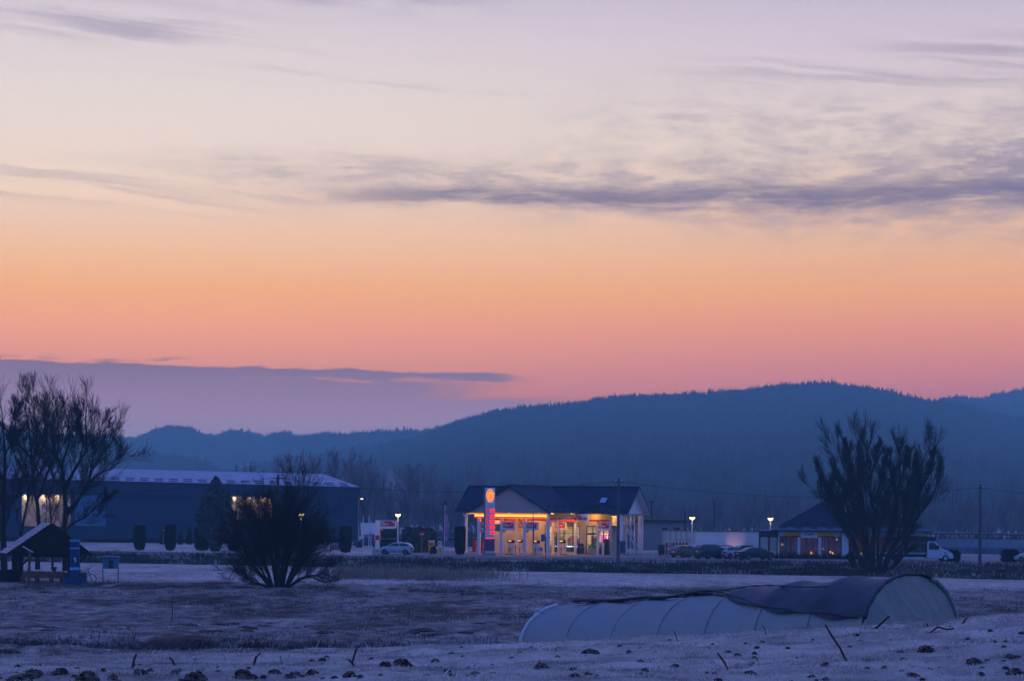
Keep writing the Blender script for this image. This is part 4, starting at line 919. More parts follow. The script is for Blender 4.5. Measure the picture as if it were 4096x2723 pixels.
# windows
M['frame'] = mat('window_frame_dark', (.03, .025, .022), .5)
def window(a_, b_, z0, z1, xs, zs, name='window'):
    k = MB(); y0, y1 = WT + .03, WT + .11; w_ = .05
    k.box(a_, b_, y0, y1, z0, z0 + .08).box(a_, b_, y0, y1, z1 - .08, z1)
    for x in [a_ + .04] + [a_ + (b_ - a_) * q_ for q_ in xs] + [b_ - .04]: k.box(x - w_, x + w_, y0 - .01, y1 + .01, z0 + .08, z1 - .08)
    for z in zs: k.box(a_, b_, y0 + .005, y1 - .005, z - .04, z + .04)
    fr_ = k.build(name, M['frame'], ST); p_ = MB(); p_.box(a_ + .02, b_ - .02, WT + .065, WT + .075, z0 + .05, z1 - .05); p_.build('pane', M['glass'], fr_); return fr_
window(-4.93, -.2, .25, 3.55, (.28, .33, .55, .80), (2.55,))
k = MB(); k.box(-4.93, -.2, WT, WT + .18, 0, .25); k.build('window_sill', M['shopwall'], ST)
window(.68, 3.74, .05, 3.55, (.28, .48, .52, .75), (2.45,), 'entrance_door'); window(-11.75, -10.85, 2.72, 3.62, (.5,), ())
k = MB(); k.box(.9, 1.95, WT - .12, WT + .02, 2.5, 2.66); k.build('door_header', M['black'], ST)
# interior ceiling lights
M['ceil'] = mat('ceiling_light', (1, .9, .7), emit=(1, .68, .34), es=5)
for s_ in (-4.2, -2.6, -1.0, 1.2, 2.8):
    k = MB(); k.box(s_ - .4, s_ + .4, 12.2, 12.5, 3.62, 3.68); k.box(s_ - .4, s_ + .4, 14.2, 14.5, 3.62, 3.68); k.build('ceiling_light', M['ceil'], ST)
light('shop_light', 'AREA', (-2.6, 12.6, 3.55), 420, (1, .57, .22), 4.5, ST, sy=3.0)
light('shop_light', 'AREA', (2.2, 12.6, 3.55), 380, (1, .57, .22), 2.6, ST, sy=3.0)
# under-roof lights; bare points without a lamp body are added fill
M['spot'] = mat('down_light', (1, .85, .5), emit=(1, .72, .30), es=7)
def downlight(s_, t_, e, z=ZE - .14, c=(1, .46, .11), r=.2):
    if t_ < 9 or s_ < -10: k = MB(); k.lathe([(.16, 0), (.16, -.05), (.12, -.08)], (s_, t_, z), 12); k.build('down_light', M['spot'], ST)
    light('canopy_light', 'POINT', (s_, t_, z - .35), e * 3.4, c, r, ST)
for s_, t_, e in ((-8.0, 2.4, 42), (-2.2, 2.4, 42), (-8.0, 6.4, 48), (-2.2, 6.4, 48), (-11.6, 9.6, 34), (1.6, 9.7, 18), (4.9, 11.3, 30), (-14.2, 12.5, 30), (-6.0, 9.8, 24)): downlight(s_, t_, e)
k = MB(); k.box(-.45, -.05, 8.15, 8.4, ZE - .34, ZE - .16); k.build('flood_light', M['spot'], ST); light('flood', 'POINT', (-.4, 8.1, ZE - .40), 120, (1, .64, .22), .08, ST); light('flood', 'POINT', (2.6, 7.9, ZE - .5), 34, (1, .60, .24), .08, ST)  # second flood has no fixture, added to brighten the right yellow band
# counter, shelves, fridges seen through the glass
def place(name, lab, cat, s_, t_, group=None, z=0.0, rz=0.0):
    o = empty(name, sw(s_, t_, z), SRZ + rz); return tag(o, lab, cat, group)
rb = random.Random(3)
M['goods'] = [mat('goods_%s' % n_, c_, .5) for n_, c_ in (('red', (.5, .04, .03)), ('amber', (.6, .28, .03)), ('green', (.05, .3, .08)), ('pale', (.6, .55, .45)), ('blue', (.04, .12, .45)), ('brown', (.2, .08, .04)))]
def shelf(lab, s_, t_, w_, h_, rows_, group='goods shelves inside the shop'):
    o = place('goods_shelf', lab, 'shelf', s_, t_, group); k = MB(); k.box(-w_ / 2, w_ / 2, .35, .4, 0, h_)
    for r_ in range(rows_): k.box(-w_ / 2, w_ / 2, 0, .35, .1 + r_ * (h_ - .1) / rows_, .13 + r_ * (h_ - .1) / rows_)
    k.box(-w_ / 2 - .03, -w_ / 2, 0, .4, 0, h_).box(w_ / 2, w_ / 2 + .03, 0, .4, 0, h_); k.build('rack', M['metal'], o)
    g_ = MB()
    for r_ in range(rows_):
        x = -w_ / 2 + .04; zb = .13 + r_ * (h_ - .1) / rows_
        while x < w_ / 2 - .12:
            ww = .07 + rb.random() * .12; g_.cur = rb.randrange(6); g_.box(x, x + ww, .05, .3, zb + .005, zb + (h_ - .3) / rows_ * (.5 + .4 * rb.random())); x += ww + .01
    g_.build('goods', M['goods'], o)
shelf('tall colourful goods shelf just inside the shop entrance door', 1.35, 11.6, .9, 2.3, 7); shelf('low goods shelf behind the left half of the shop window', -4.0, 12.6, 1.2, 2.2, 5)
shelf('wide goods shelf at the back, behind the middle of the shop window', -2.2, 13.6, 1.8, 2.3, 5); shelf('goods shelf behind the right end of the shop window', -.7, 12.4, .9, 1.9, 5); shelf('goods rack on the right of the entrance, under the pink screens', 2.5, 11.7, 1.1, 1.5, 4)
o = place('shop_counter', 'shop counter topped by a bright white light strip behind the window', 'counter', -2.4, 11.3)
k = MB(); k.box(-2.0, 2.0, 0, .7, 0, .86); k.build('body', mat('counter_body', (.06, .10, .2), .4, var=.5, vscale=3), o)
for a_, b_ in ((-1.65, -1.1), (-.75, -.35), (.15, 1.85)):
    k = MB(); k.box(a_, b_, -.03, .06, .88, .98); k.build('light_strip', mat('white_strip', (1, 1, 1), emit=(.8, .85, 1), es=4), o)
for i, (a_, lb) in enumerate(((2.15, 'pink glowing drinks screen left of its twin, right of the entrance'), (2.95, 'pink glowing drinks screen at the right-hand end of the shop glazing'))):
    o = place('cooler', lb, 'cooler', a_, 12.6, 'glowing coolers in the shop'); k = MB(); k.box(-.36, .36, .02, .6, 0, 2.55); k.build('cabinet', M['white'], o)
    k = MB(); k.box(-.32, .32, -.02, .015, 1.75, 2.42); k.build('lit_panel', mat('pink_panel', (.6, .05, .3), emit=(.75, .07, .42), es=1.5), o)
    k = MB(); k.box(-.33, -.27, -.05, -.02, 1.72, 2.45) if i else k.box(-.32, .32, -.05, -.02, 2.42, 2.48); k.build('edge_tube', mat('pink_tube', (1, .8, 1), emit=(1, .6, .95), es=4), o)
    k = MB(); k.box(-.32, .32, -.02, .015, 1.2, 1.7); k.build('drinks', mat('drinks', (.5, .3, .2), emit=(.6, .28, .12), es=.6), o)
# upper landing with bars and staircase at the right end
k = MB(); k.box(4.02, 5.6, 10.6, 12.0, 3.45, 3.6); k.build('landing', M['concrete'], ST)
k = MB()
for i in range(9): k.box(4.05, 5.55, 10.5, 10.55, 3.7 + i * .12, 3.75 + i * .12)
for i in range(9): k.box(5.56, 5.62, 10.6, 14.0, 3.7 + i * .12, 3.75 + i * .12)
for s_ in (4.05, 4.8, 5.55): k.box(s_ - .03, s_ + .03, 10.46, 10.5, 3.6, 4.75)
k.build('landing_railing', M['white'], ST)
k = MB(); k.box(4.02, 4.1, 10.6, 15.0, 3.6, 4.75); k.build('lit_back_panel', M['cream'], ST)
for i in range(16):
    k = MB(); z_ = .2 + i * .21; t_ = 12.0 + (15 - i) * .24; k.box(4.15, 5.4, t_, t_ + .3, z_, z_ + .05); k.build('step', M['white'], ST)
for sx in (4.12, 5.42):
    k = MB(); k.bar((sx, 15.9, .1), (sx, 12.0, 3.5), .05, .25); k.build('stair_stringer', M['white'], ST)
    k = MB(); k.bar((sx, 15.9, 1.0), (sx, 12.0, 4.5), .05, .05); k.build('handrail', M['white'], ST)
for t_ in (10.96, 12.3, 13.6, 14.9):
    k = MB(); k.box(5.82, 5.92, t_ - .05, t_ + .05, 0, ZE - .3); k.build('thin_post', M['white'], ST)

# price pylon ---------------------------------------------------------------
PD = 287.0; pc = at(1960, 2100, PD); py = empty('price_pylon', (pc.x, PD, 0), R(9)); tag(py, 'tall white price pylon with glowing yellow scallop emblem and red digits', 'price sign')
k = MB(); k.box(-.68, .60, -.02, .36, .25, 8.05); k.build('casing', M['white'], py, bevel=.1)
k = MB(); k.box(-.72, -.60, -.06, .42, .1, 8.15); k.build('side_fin', mat('fin_grey', (.10, .12, .16), .5), py, bevel=.05)
k = MB(); k.box(-.85, .7, -.15, .5, 0, .25); k.build('plinth', M['concrete'], py)
k = MB(); k.box(-.57, .57, -.06, -.022, .55, 1.95); k.build('info_panel', mat('plum_panel', (.20, .03, .10), .5), py)
for tx, z_, s_ in (('V-Power', 1.75, .15),): text('lettering', tx, s_, M['text_white'], py, (0, -.075, z_))
k = MB(); k.box(-.5, .5, -.06, -.022, 2.02, 2.08); k.build('red_line', M['redlit'], py)
EMB = []
for a_ in range(0, 13):
    t_ = R(-38 + a_ * 256 / 12); EMB.append((-math.cos(t_) * .5, math.sin(t_) * .56))
def emblem_outline(s_):
    P = [(-.26, -.76), (-.25, -.52), (-.38, -.34)]; n_ = 28
    for i in range(n_ + 1):
        t_ = math.pi * (1.06 - 1.12 * i / n_); r_ = 1 + .03 * abs(math.sin(i * math.pi / 4))
        P.append((math.cos(t_) * .455 * r_, max(math.sin(t_), -.4) * .72 * r_ + .02))
    P += [(.38, -.34), (.25, -.52), (.26, -.76), (0, -.70)]
    return [(x * s_, z * s_) for x, z in P]
cz = 7.13
M['emY'] = mat('emblem_yellow', (1, .45, .02), emit=(1, .32, .008), es=1.35); M['emR'] = mat('emblem_red', (.8, .02, .01), emit=(1, .02, .006), es=1.3); M['emE'] = mat('emblem_edge', (1, .7, .3), emit=(1, .55, .2), es=1.2)
em = MB().prism([(x * 1.0, z + cz) for x, z in emblem_outline(1.0)], -.09, -.03).build('emblem', M['emE'], py)
MB().prism([(x, z + cz) for x, z in emblem_outline(.93)], -.12, -.085).build('red_outline', M['emR'], em)
MB().prism([(x, z + cz + .0) for x, z in emblem_outline(.76)], -.15, -.115).build('yellow_shell', M['emY'], em)
k = MB()
for a_ in range(-3, 4):
    t_ = R(a_ * 17); k.bar((math.sin(t_) * .12, -.155, cz - .36), (math.sin(t_) * .40, -.155, cz - .33 + math.cos(t_) * .66), .022, .022)
k.build('shell_ribs', M['emR'], em)
for i, (za, n_, d_) in enumerate(((5.30, 'V-Power', '1.62'), (4.62, 'V-Power', '1.54'), (4.0, 'FuelSave', '1.49'), (3.36, 'FuelSave', '1.45'), (2.68, 'LPG', '0.79'))):
    wl = .40 if i < 4 else .18
    r_ = MB(); r_.box(.03, .56, -.045, -.022, za - .20, za + .22); r_ = r_.build('price_digits', M['redlit'], py)
    text('lettering', d_, .30, mat('digit_dim%d' % i, (.5, .01, .01), emit=(.75, .008, .01), es=.8), r_, (.295, -.055, za + .01), sx=.85)
    r_ = MB()
    for j in range(4): r_.box(-.5 if i < 4 else -.42, -.5 + wl if i < 4 else -.22, -.045, -.022, za - .20 + j * .11, za - .125 + j * .11)
    r_.build('fuel_name', mat('name_red%d' % i, (.5, .01, .02), emit=(.6, .006, .02), es=.9), py)

# fuel signs on the columns -------------------------------------------------
def fuel_sign(lab, s_, t_, z0=2.98, w=1.62, side=1, num='1', loc=None, rz=0.0):
    o = empty('fuel_sign', loc if loc is not None else sw(s_, t_, 0), SRZ + rz); tag(o, lab, 'sign', 'fuel boards hung beside the columns'); h_ = 1.02
    k = MB(); k.prism([(0, z0), (w * .9, z0), (w, z0 + .08), (w, z0 + h_), (.0, z0 + h_)], -.10, .10); k.build('board', M['white'], o)
    k = MB(); k.box(.10, w - .22, -.13, -.102, z0 + .28, z0 + .95); p_ = k.build('red_panel', M['maroon'], o)
    text('lettering', 'Shell', .20, M['text_white'], p_, (.16, -.14, z0 + .80), align='LEFT', bold=.006); text('lettering', 'V-Power', .27, M['text_white'], p_, (.14, -.14, z0 + .56), align='LEFT', shear=.35, bold=.014)
    text('lettering', 'Nitro+ Racing', .08, M['text_white'], p_, (.16, -.14, z0 + .38), align='LEFT')
    k = MB(); k.lathe([(.045, -.145), (.085, -.145), (.085, -.131), (.045, -.131)], (w - .40, 0, z0 + .80), 14, 'y'); k.build('ring_mark', M['text_white'], p_)
    k = MB(); k.lathe([(.06, -.13), (.07, -.104)], (w - .26, 0, z0 + .12), 10, 'y'); k.build('small_emblem', M['yellow'], o)
    k = MB(); k.box(.02, .36, -.07, .07, z0 - .26, z0 - .03); f_ = k.build('number_flag', M['yellow'], o); text('lettering', num, .2, M['text_red'], f_, (.19, -.085, z0 - .145)); return o
fuel_sign('red fuel board on the front column nearest the price pylon', -6.1 + .19, -.05, num='7'); fuel_sign('red fuel board partly hidden behind the one nearest the pylon', -6.1 + .2, 4.6, num='5')
fuel_sign('red fuel board crossed by the furled flag, on the front column', -3.05 + .19, -.05, num='5'); fuel_sign('red fuel board in front of the middle of the shop window', -3.17 + .16, 9.0, num='3', w=1.7); fuel_sign('red fuel board left of the utility pole, before the shop entrance', 2.85 + .02, 8.8, num='1', w=1.75)
fuel_sign('red fuel board half hidden by the left edge of the price pylon', -9.14 + .19, -.05, num='9')
o = at(1501, 2200, 304); ab = empty('air_station_post', (o.x, 304, 0)); tag(ab, 'white post carrying the lone red fuel board left of the silver hatchback', 'post')
k = MB(); k.box(0, .55, -.2, .2, 0, 4.0); k.build('post', M['white'], ab); k = MB(); k.box(-.08, .62, -.24, .24, 1.5, 2.45); bx = k.build('info_box', M['white'], ab); k = MB(); k.box(0, .55, -.26, -.245, 1.5, 2.1); k.build('red_panel', M['red'], bx)
k = MB(); k.box(0, .6, -.25, .25, 0, .35); k.build('base', M['concrete'], ab)
fuel_sign('lone red fuel board on the white post left of the silver hatchback', 0, 0, w=2.1, num='10', z0=2.95, loc=(o.x + .56, 304, 0), rz=-SRZ)
# pumps ----------------------------------------------------------------------
def pump(lab, s_, t_, body='blue', z=.12, lit=True):
    o = place('fuel_pump', lab, 'fuel pump', s_, t_, 'fuel pumps under the canopy')
    k = MB(); k.box(-.75, .75, -.4, .4, 0, z); k.build('island', M['concrete'], o)
    k = MB(); k.box(-.50, -.02, -.26, .26, z, .82); k.build('yellow_cabinet', M['yellow'], o); k = MB(); k.box(-.02, .50, -.26, .26, z, .82); k.build('white_cabinet', M['white'], o)
    k = MB(); k.box(-.06, .04, -.28, -.262, z + .05, .78); k.build('red_stripe', M['red'], o)
    k = MB(); k.box(-.48, .48, -.2, .2, .84, 1.38); k.build('pump_face', M['white'], o); k = MB(); k.box(-.52, .52, -.28, .28, 1.40, 1.76); hd = k.build('pump_head', M['black'], o, bevel=.06)
    k = MB(); k.box(-.30, .18, -.305, -.285, 1.60, 1.69); k.build('lit_display', mat('display', (1, .7, .1), emit=(1, .5, .04), es=2.0) if lit else M['white'], hd)
    for sx in (-.35, .15):
        k = MB(); k.tube([(sx - .1, 0, 1.74), (sx - .14, 0, 2.1), (sx, -.05, 2.22), (sx + .2, -.12, 2.08), (sx + .4, -.2, 1.8)], .02, 6); k.build('hose_arm', M['black'], o)
        k = MB(); k.tube([(sx + .4, -.2, 1.8), (sx + .38, -.32, 1.1), (sx + .22, -.36, .5), (sx + .05, -.32, .9)], .018, 6); k.build('hose', M['rubber'], o)
    o.scale = (.82, .82, 1); return o
pump('fuel pump between the two left canopy columns, nearest the price pylon', -5.76, 2.0); pump('fuel pump with bright amber display, second row, behind the nearest one', -6.1, 5.6); pump('fuel pump right of the furled flag, in front of the shop wall', -2.4, 2.0); pump('fuel pump with long amber display in front of the shop window', -1.15, 7.2)
o = place('information_stand', 'dark rounded cash machine standing before the right end of the shop', 'machine', 3.55, 9.3)
k = MB(); k.prism([(.1, 0), (.62, 0), (.62, 1.7), (.5, 1.95), (.1, 2.0)], -.3, .3); k.build('body', M['black'], o, bevel=.08); k = MB(); k.box(-.35, .12, -.28, .28, 0, 1.45); k.build('front_cabinet', M['white'], o); k = MB(); k.box(-.34, -.18, -.3, -.285, .05, 1.2); k.build('red_stripe', M['red'], o)
for i, (s_, t_, lb) in enumerate(((.25, 9.7, 'dark covered bin left of the entrance door'), (-7.3, 6.0, 'dark bin on the forecourt beside the left pumps'), (1.9, 9.6, 'grey goods trolley cage beside the entrance'), (2.6, 9.8, 'dark display rack right of the entrance'), (-3.6, 9.8, 'narrow brown info post before the shop window'))):
    o = place('forecourt_stand', lb, 'stand', s_, t_); k = MB(); w_ = (.35, .35, .55, .5, .14)[i]; h_ = (1.35, 1.1, 1.2, 1.3, 1.65)[i]
    k.box(-w_, w_, -.25, .25, .08, h_ * .62); k.build('lower_case', M[('darkmetal', 'darkmetal', 'metal', 'darkmetal', 'brownwood')[i]], o); k = MB(); k.box(-w_ * .92, w_ * .92, -.22, .22, h_ * .66, h_); k.box(-w_ * .92, -w_ * .8, -.2, .2, h_ * .62, h_ * .66).box(w_ * .8, w_ * .92, -.2, .2, h_ * .62, h_ * .66); k.build('upper_case', M[('blue', 'black', 'goods', 'goods', 'white')[i]] if i not in (2, 3) else M['goods'][i], o)
for s_, t_, lb in ((-10.2, 3.0, 'dark red fire extinguisher cabinet at the left front column'), (-9.0, 3.6, 'dark red cabinet right beside the price pylon foot'), (-14.6, 10.5, 'dark red cabinet beside the far left canopy column')):
    o = place('fire_cabinet', lb, 'cabinet', s_, t_, 'red cabinets of the station'); k = MB(); k.box(-.22, .22, -.2, .2, .1, 1.5); k.build('case', M['red'], o, bevel=.04); k = MB(); k.box(-.18, .18, -.22, -.2, .2, 1.4); k.build('door', mat('dark_red', (.25, .02, .03)), o)
o = place('blue_banner', 'tall blue advertising board standing right of the pole in front of the staircase', 'board', 6.3, 8.6); k = MB(); k.box(-.35, .35, -.03, .03, .25, 1.75); k.build('panel', M['blue'], o); k = MB(); k.box(-.4, .4, -.25, .25, 0, .22).box(-.4, -.36, -.04, .04, .22, 1.8).box(.36, .4, -.04, .04, .22, 1.8); k.build('frame', M['metal'], o)
# small things on posts
def post_sign(name, lab, cat, x, yc, yb, D, build, rz=0.0, post='metal', pr=.035):
    c = at(x, yb, D); cc_ = at(x, yc, D); zb = gz(c.x, D) if D > 318 or x < 1480 else .03
    o = empty(name, (c.x, D, zb), rz); tag(o, lab, cat); h_ = cc_.z - zb; k = MB(); k.tube([(0, 0, 0), (0, 0, h_ + .15)], pr, 8); k.build('post', M[post], o); build(o, h_); return o
def noentry(r_):
    def f_(o, h_):
        k = MB(); k.lathe([(r_, -.06), (r_, -.04)], (0, 0, h_), 24, 'y'); d_ = k.build('disc', M['red'], o); k = MB(); k.box(-r_ * .78, r_ * .78, -.075, -.062, h_ - r_ * .17, h_ + r_ * .17); k.build('white_bar', M['white'], d_)
    return f_
post_sign('no_entry_sign', 'round red no-entry sign in front of the dark evergreen bush', 'road sign', 1687, 2135, 2206, 298, noentry(.31)); post_sign('no_entry_sign', 'small narrow no-entry sign beside a clipped column left of the willow bush', 'road sign', 653, 2120, 2197, 299, noentry(.30), rz=R(55))
def bluebox(o, h_):
    k = MB(); k.box(-.52, -.02, -.04, .04, h_ - .38, h_ + .38); k.build('panel', mat('sign_back_blue', (.03, .12, .26), .5), o)
post_sign('parking_sign', 'blue rectangular road sign on a thin post before the right front canopy column', 'road sign', 2182, 2150, 2262, 262, bluebox, post='darkmetal')
def bluelittle(o, h_):
    k = MB(); k.box(-.2, .2, -.04, .0, h_ - .22, h_ + .22); k.build('panel', mat('sign_blue', (.03, .22, .45), .5), o)
post_sign('small_blue_sign', 'small bright blue sign low on the forecourt kerb', 'road sign', 2164, 2195, 2221, 284, bluelittle)
# furled flag (front of station) and pink banner flag
def flag(name, lab, x, yt, yb, D, prof, m, mp, emblem=None):
    b_ = at(x, yb, D); t_ = at(x, yt, D); o = empty(name, (b_.x, D, b_.z)); tag(o, lab, 'flag', 'banner flags'); h_ = t_.z - b_.z
    k = MB(); k.tube([(0, 0, 0), (0, 0, h_)], [.045, .02], 8); k.build('pole', M[mp], o)
    N_ = 24; V_ = []; 
    for i in range(N_ + 1):
        f_ = i / N_; w_ = np.interp(f_, [p[0] for p in prof], [p[1] for p in prof]); z_ = h_ * (1 - f_ * prof[-1][2])
        for j in range(7):
            g_ = j / 6; V_.append((.04 + w_ * g_, math.sin(g_ * 5 + f_ * 7) * .10 * g_ * (w_ + .1), z_ + math.sin(g_ * 3) * .04))
    F_ = [(i * 7 + j, i * 7 + j + 1, (i + 1) * 7 + j + 1, (i + 1) * 7 + j) for i in range(N_) for j in range(6)]
    c_ = np_mesh('cloth', V_, F_, m, o, smooth=True); s_ = c_.modifiers.new('thick', 'SOLIDIFY'); s_.thickness = .01
    if emblem: MB().prism([(x_ * .9 + .27, z_ * .95 + h_ * .86) for x_, z_ in emblem_outline(.30)], -.09, -.06).build('emblem', emblem, c_)
    return o
M['flagpink'] = mat('flag_pink', (.50, .16, .26), .8, var=.25, vscale=1.2, col2=(.55, .30, .42)); M['flagdark'] = mat('flag_plum', (.22, .02, .08), .8, var=.3)
flag('banner_flag', 'pink curved banner flag standing left of the black clipped conifer', 1777, 2019, 2216, 289, [(0, .05, .77), (.1, .22, .77), (.35, .42, .77), (.55, .55, .77), (.75, .40, .77), (.9, .42, .77), (1, .18, .77)], M['flagpink'], 'white', M['red'])
flag('banner_flag', 'dark plum furled flag standing between the fuel boards', 2129, 2034, 2222, 284, [(0, .02, .78), (.2, .06, .78), (.5, .14, .78), (.9, .16, .78), (1, .05, .78)], M['flagdark'], 'white')
# cabinets beside the flag
o = empty('yellow_cabinet', (at(1737, 2200, 296).x, 296, .03)); tag(o, 'yellow gas bottle cabinet with white top behind the small round shrub', 'cabinet')
k = MB(); k.box(-.72, 0, 0, .5, .1, 1.45); k.build('body', M['yellow'], o, bevel=.03); k = MB(); k.box(-.75, .03, -.02, .52, 1.45, 1.58); k.build('top', M['white'], o); k = MB(); k.box(-.6, -.15, -.03, -.002, 1.0, 1.25); k.build('red_label', M['red'], o)
o = empty('service_column', (at(1759, 2204, 295).x, 295, .03)); tag(o, 'slim white and yellow air service column beside the yellow cabinet', 'service column')
k = MB(); k.box(-.22, .22, 0, .4, .1, .72); k.build('lower_body', M['yellow'], o); k = MB(); k.box(-.23, .23, -.01, .41, .72, 1.5); k.build('upper_body', M['white'], o); k = MB(); k.box(-.08, .08, -.03, -.012, 1.1, 1.35); k.build('dial', M['black'], o)
o = empty('hose_box', (at(1772, 2204, 294).x, 294, .03)); tag(o, 'low cream hose box next to the pink banner flag', 'box'); k = MB(); k.box(-.2, .2, 0, .35, 0, .95); k.build('body', M['cream'], o, bevel=.03); k = MB(); k.tube([(-.22, -.02, .8), (-.32, -.05, .5), (-.2, -.03, .1)], .02, 6); k.build('hose', M['rubber'], o)
for i, (x, lb) in enumerate(((1460, 'white shield-shaped board on two posts, nearest the warehouse corner'), (1491, 'white shield-shaped board just left of the lone fuel board'))):
    D_ = 318 + i * 3; c = at(x, 2188, D_); o = empty('town_board', (c.x, D_, 0)); tag(o, lb, 'board', 'shield-shaped boards'); tp = 4.45 if not i else 3.9
    for j, sx in enumerate((-.25, .5)):
        k = MB(); k.tube([(sx, 0, 0), (sx, 0, tp)], .045, 6); k.build('post', M['white'], o)
    k = MB(); k.prism([(-.62, 3.55), (.72, 3.55), (.68, 2.6), (.45, 2.05), (-.3, 2.05), (-.58, 2.6)], -.08, -.05); k.build('shield_panel', M['white'], o)
o = empty('kiosk', (at(1590, 2190, 322).x, 322, 0)); tag(o, 'black open container kiosk behind the hatchback and its street lamp', 'kiosk')
k = MB(); k.box(-2.7, -2.3, 0, 2, 0, 3.25).box(-.1, .15, 0, 2, 0, 3.25).box(-2.7, .15, 1.9, 2, 0, 3.25).box(-2.3, -.1, 0, 1.9, 2.0, 3.25).box(-2.3, -.1, .02, 1.9, 0, .85); k.build('shell', M['black'], o); k = MB(); k.box(-2.3, -.1, -.15, .05, 1.42, 1.5); k.build('counter', M['metal'], o)
o = empty('red_bench_board', (at(1343, 2200, 297).x, 297, 0)); tag(o, 'low dark red slatted barrier at the right foot of the willow bush', 'barrier'); k = MB()
for i in range(4): k.box(-.7, .75, -.03, .0, .3 + i * .17, .42 + i * .17)
k.build('slats', mat('dull_red', (.16, .03, .03), .8), o)
for s_ in (-.65, .7): k = MB(); k.box(s_ - .04, s_ + .04, .0, .08, 0, 1.0); k.build('leg', M['darkmetal'], o)

# ------------------------------------------------------------------ café
CD = 286.0; cl = at(3112, 2230, CD); cr = at(3362, 2233, CD - 1.0); d_ = cr - cl; crz = math.atan2(d_.y, d_.x)
CF = empty('cafe_building', (cl.x, CD, .03), crz); tag(CF, 'low café pavilion with hipped frosted roof, yellow fascia and big brown-framed windows', 'café')
CW = 8.0; WG = 10.2
k = MB()
M['brownframe'] = mat('brown_frame', (.10, .03, .022), .6); M['cafewall'] = mat('cafe_wall', (.62, .62, .66), .7)
# pillars of the front
for a_, b_ in ((0.0, .32), (1.92, 2.42), (3.92, 4.32), (5.78 + 1.0, 7.55)):
    pass
pil = [(-.02, .14), (2.25, 2.62), (4.72, 5.1), (7.5, 8.15)]
for a_, b_ in pil:
    k = MB(); k.box(a_, b_, -.12, .22, .12, 2.62); k.build('pillar', M['cafewall'], CF)
k = MB(); k.box(0, 8.15, -.05, .2, 2.62, 3.4); k.build('front_wall', M['cafewall'], CF)
k = MB(); k.box(0, 8.1, -.1, .25, 0, .12); k.build('plinth', M['darkmetal'], CF)
for a_, b_ in ((.72, 2.66), (4.66, 6.6)):
    k = MB(); k.box(a_, b_, -.14, -.06, 2.72, 3.32); k.build('yellow_band', M['yellow'], CF)
    k = MB(); k.box(a_, b_, -.145, -.06, 2.54, 2.715); k.build('red_band', M['red'], CF)
k = MB(); k.box(2.66, 4.66, -.2, -.1, 2.46, 3.34); sg_ = k.build('cafe_sign', M['white'], CF); text('lettering', 'Café', .56, M['text_red'], sg_, (3.66, -.215, 2.86), bold=0.0)
for i, (a_, b_) in enumerate(((.14, 2.25), (2.62, 4.72), (5.1, 7.5))):
    k = MB(); k.box(a_, b_, .02, .1, .12, .24).box(a_, b_, .02, .1, 2.5, 2.62)
    for j in range(4): x = a_ + (b_ - a_) * j / 3; k.box(x - .045, x + .045, .01, .11, .24, 2.5)
    f_ = k.build('window', M['brownframe'], CF); k = MB(); k.box(a_, b_, .05, .06, .24, 2.5); k.build('pane', M['glass'], f_)
# right wing set back, with its own windows
RWB = at(3690, 2230, 292)
k = MB(); k.box(8.15, 8.3, .2, 3.0, 0, 3.3); k.box(8.3, 17.2, 2.9, 3.1, 2.6, 3.3).box(8.3, 17.2, 2.9, 3.1, 0, .4); k.box(17.0, 17.2, 3.1, 11, 0, 3.3).box(0, .15, .3, 11, 0, 3.3).box(0, 17.2, 10.8, 11, 0, 3.3); k.build('side_wall', M['cafewall'], CF)
for i in range(4):
    a_ = 8.3 + i * 2.2; k = MB(); k.box(a_, a_ + 2.2, 2.95, 3.05, .4, .5).box(a_, a_ + 2.2, 2.95, 3.05, 2.5, 2.6)
    for x in (a_ + .05, a_ + 1.1, a_ + 2.15): k.box(x - .05, x + .05, 2.94, 3.06, .5, 2.5)
    f_ = k.build('window', M['brownframe'], CF); k = MB(); k.box(a_, a_ + 2.2, 2.99, 3.0, .5, 2.5); k.build('pane', M['glass'], f_)
k = MB(); k.box(.2, 17, .4, 10.7, 3.2, 3.28); k.box(.2, 17, 4.6, 4.7, 0, 3.2); k.build('interior', mat('cafe_interior', (.22, .09, .06), .8, var=.4, vscale=.8), CF)
M['caferoof'] = ribbed('cafe_roof', (.003, .010, .026), (.012, .028, .060), 3.2, 0, 3.36); M['caferoofy'] = ribbed('cafe_roof_side', (.008, .026, .055), (.04, .09, .16), 2.4, 1)
ez = 3.36; az_ = 6.75
k = MB(); L0, L1, F0, B0 = -.75, 8.75, -.8, 11.6
k.add([(L0, F0, ez), (L1, F0, ez), (5.2, 5.4, az_), (5.0, 5.4, az_), (L1, B0, ez), (L0, B0, ez)], [(0, 1, 2, 3), (2, 4, 5, 3), (1, 4, 2)]); k.add([(L0, F0, ez), (5.0, 5.4, az_), (L0, B0, ez)], [(0, 1, 2)])
k.add([(L0, F0, ez), (L1, F0, ez), (L1, B0, ez), (L0, B0, ez)], [(3, 2, 1, 0)]); k.build('roof', M['caferoof'], CF, fix=False)
k = MB(); k.add([(7.2, 1.9, ez + .02), (18.0, 1.9, ez + .02), (13.4, 6.4, 5.55), (7.6, 6.4, 5.55), (18.0, 11.4, ez + .02), (7.0, 11.4, ez + .02)], [(0, 1, 2, 3), (3, 2, 4, 5), (1, 4, 2)]); k.add([(7.2, 1.9, ez), (18, 1.9, ez), (18, 11.4, ez), (7, 11.4, ez)], [(3, 2, 1, 0)]); k.build('wing_roof', M['caferoof'], CF, fix=False)
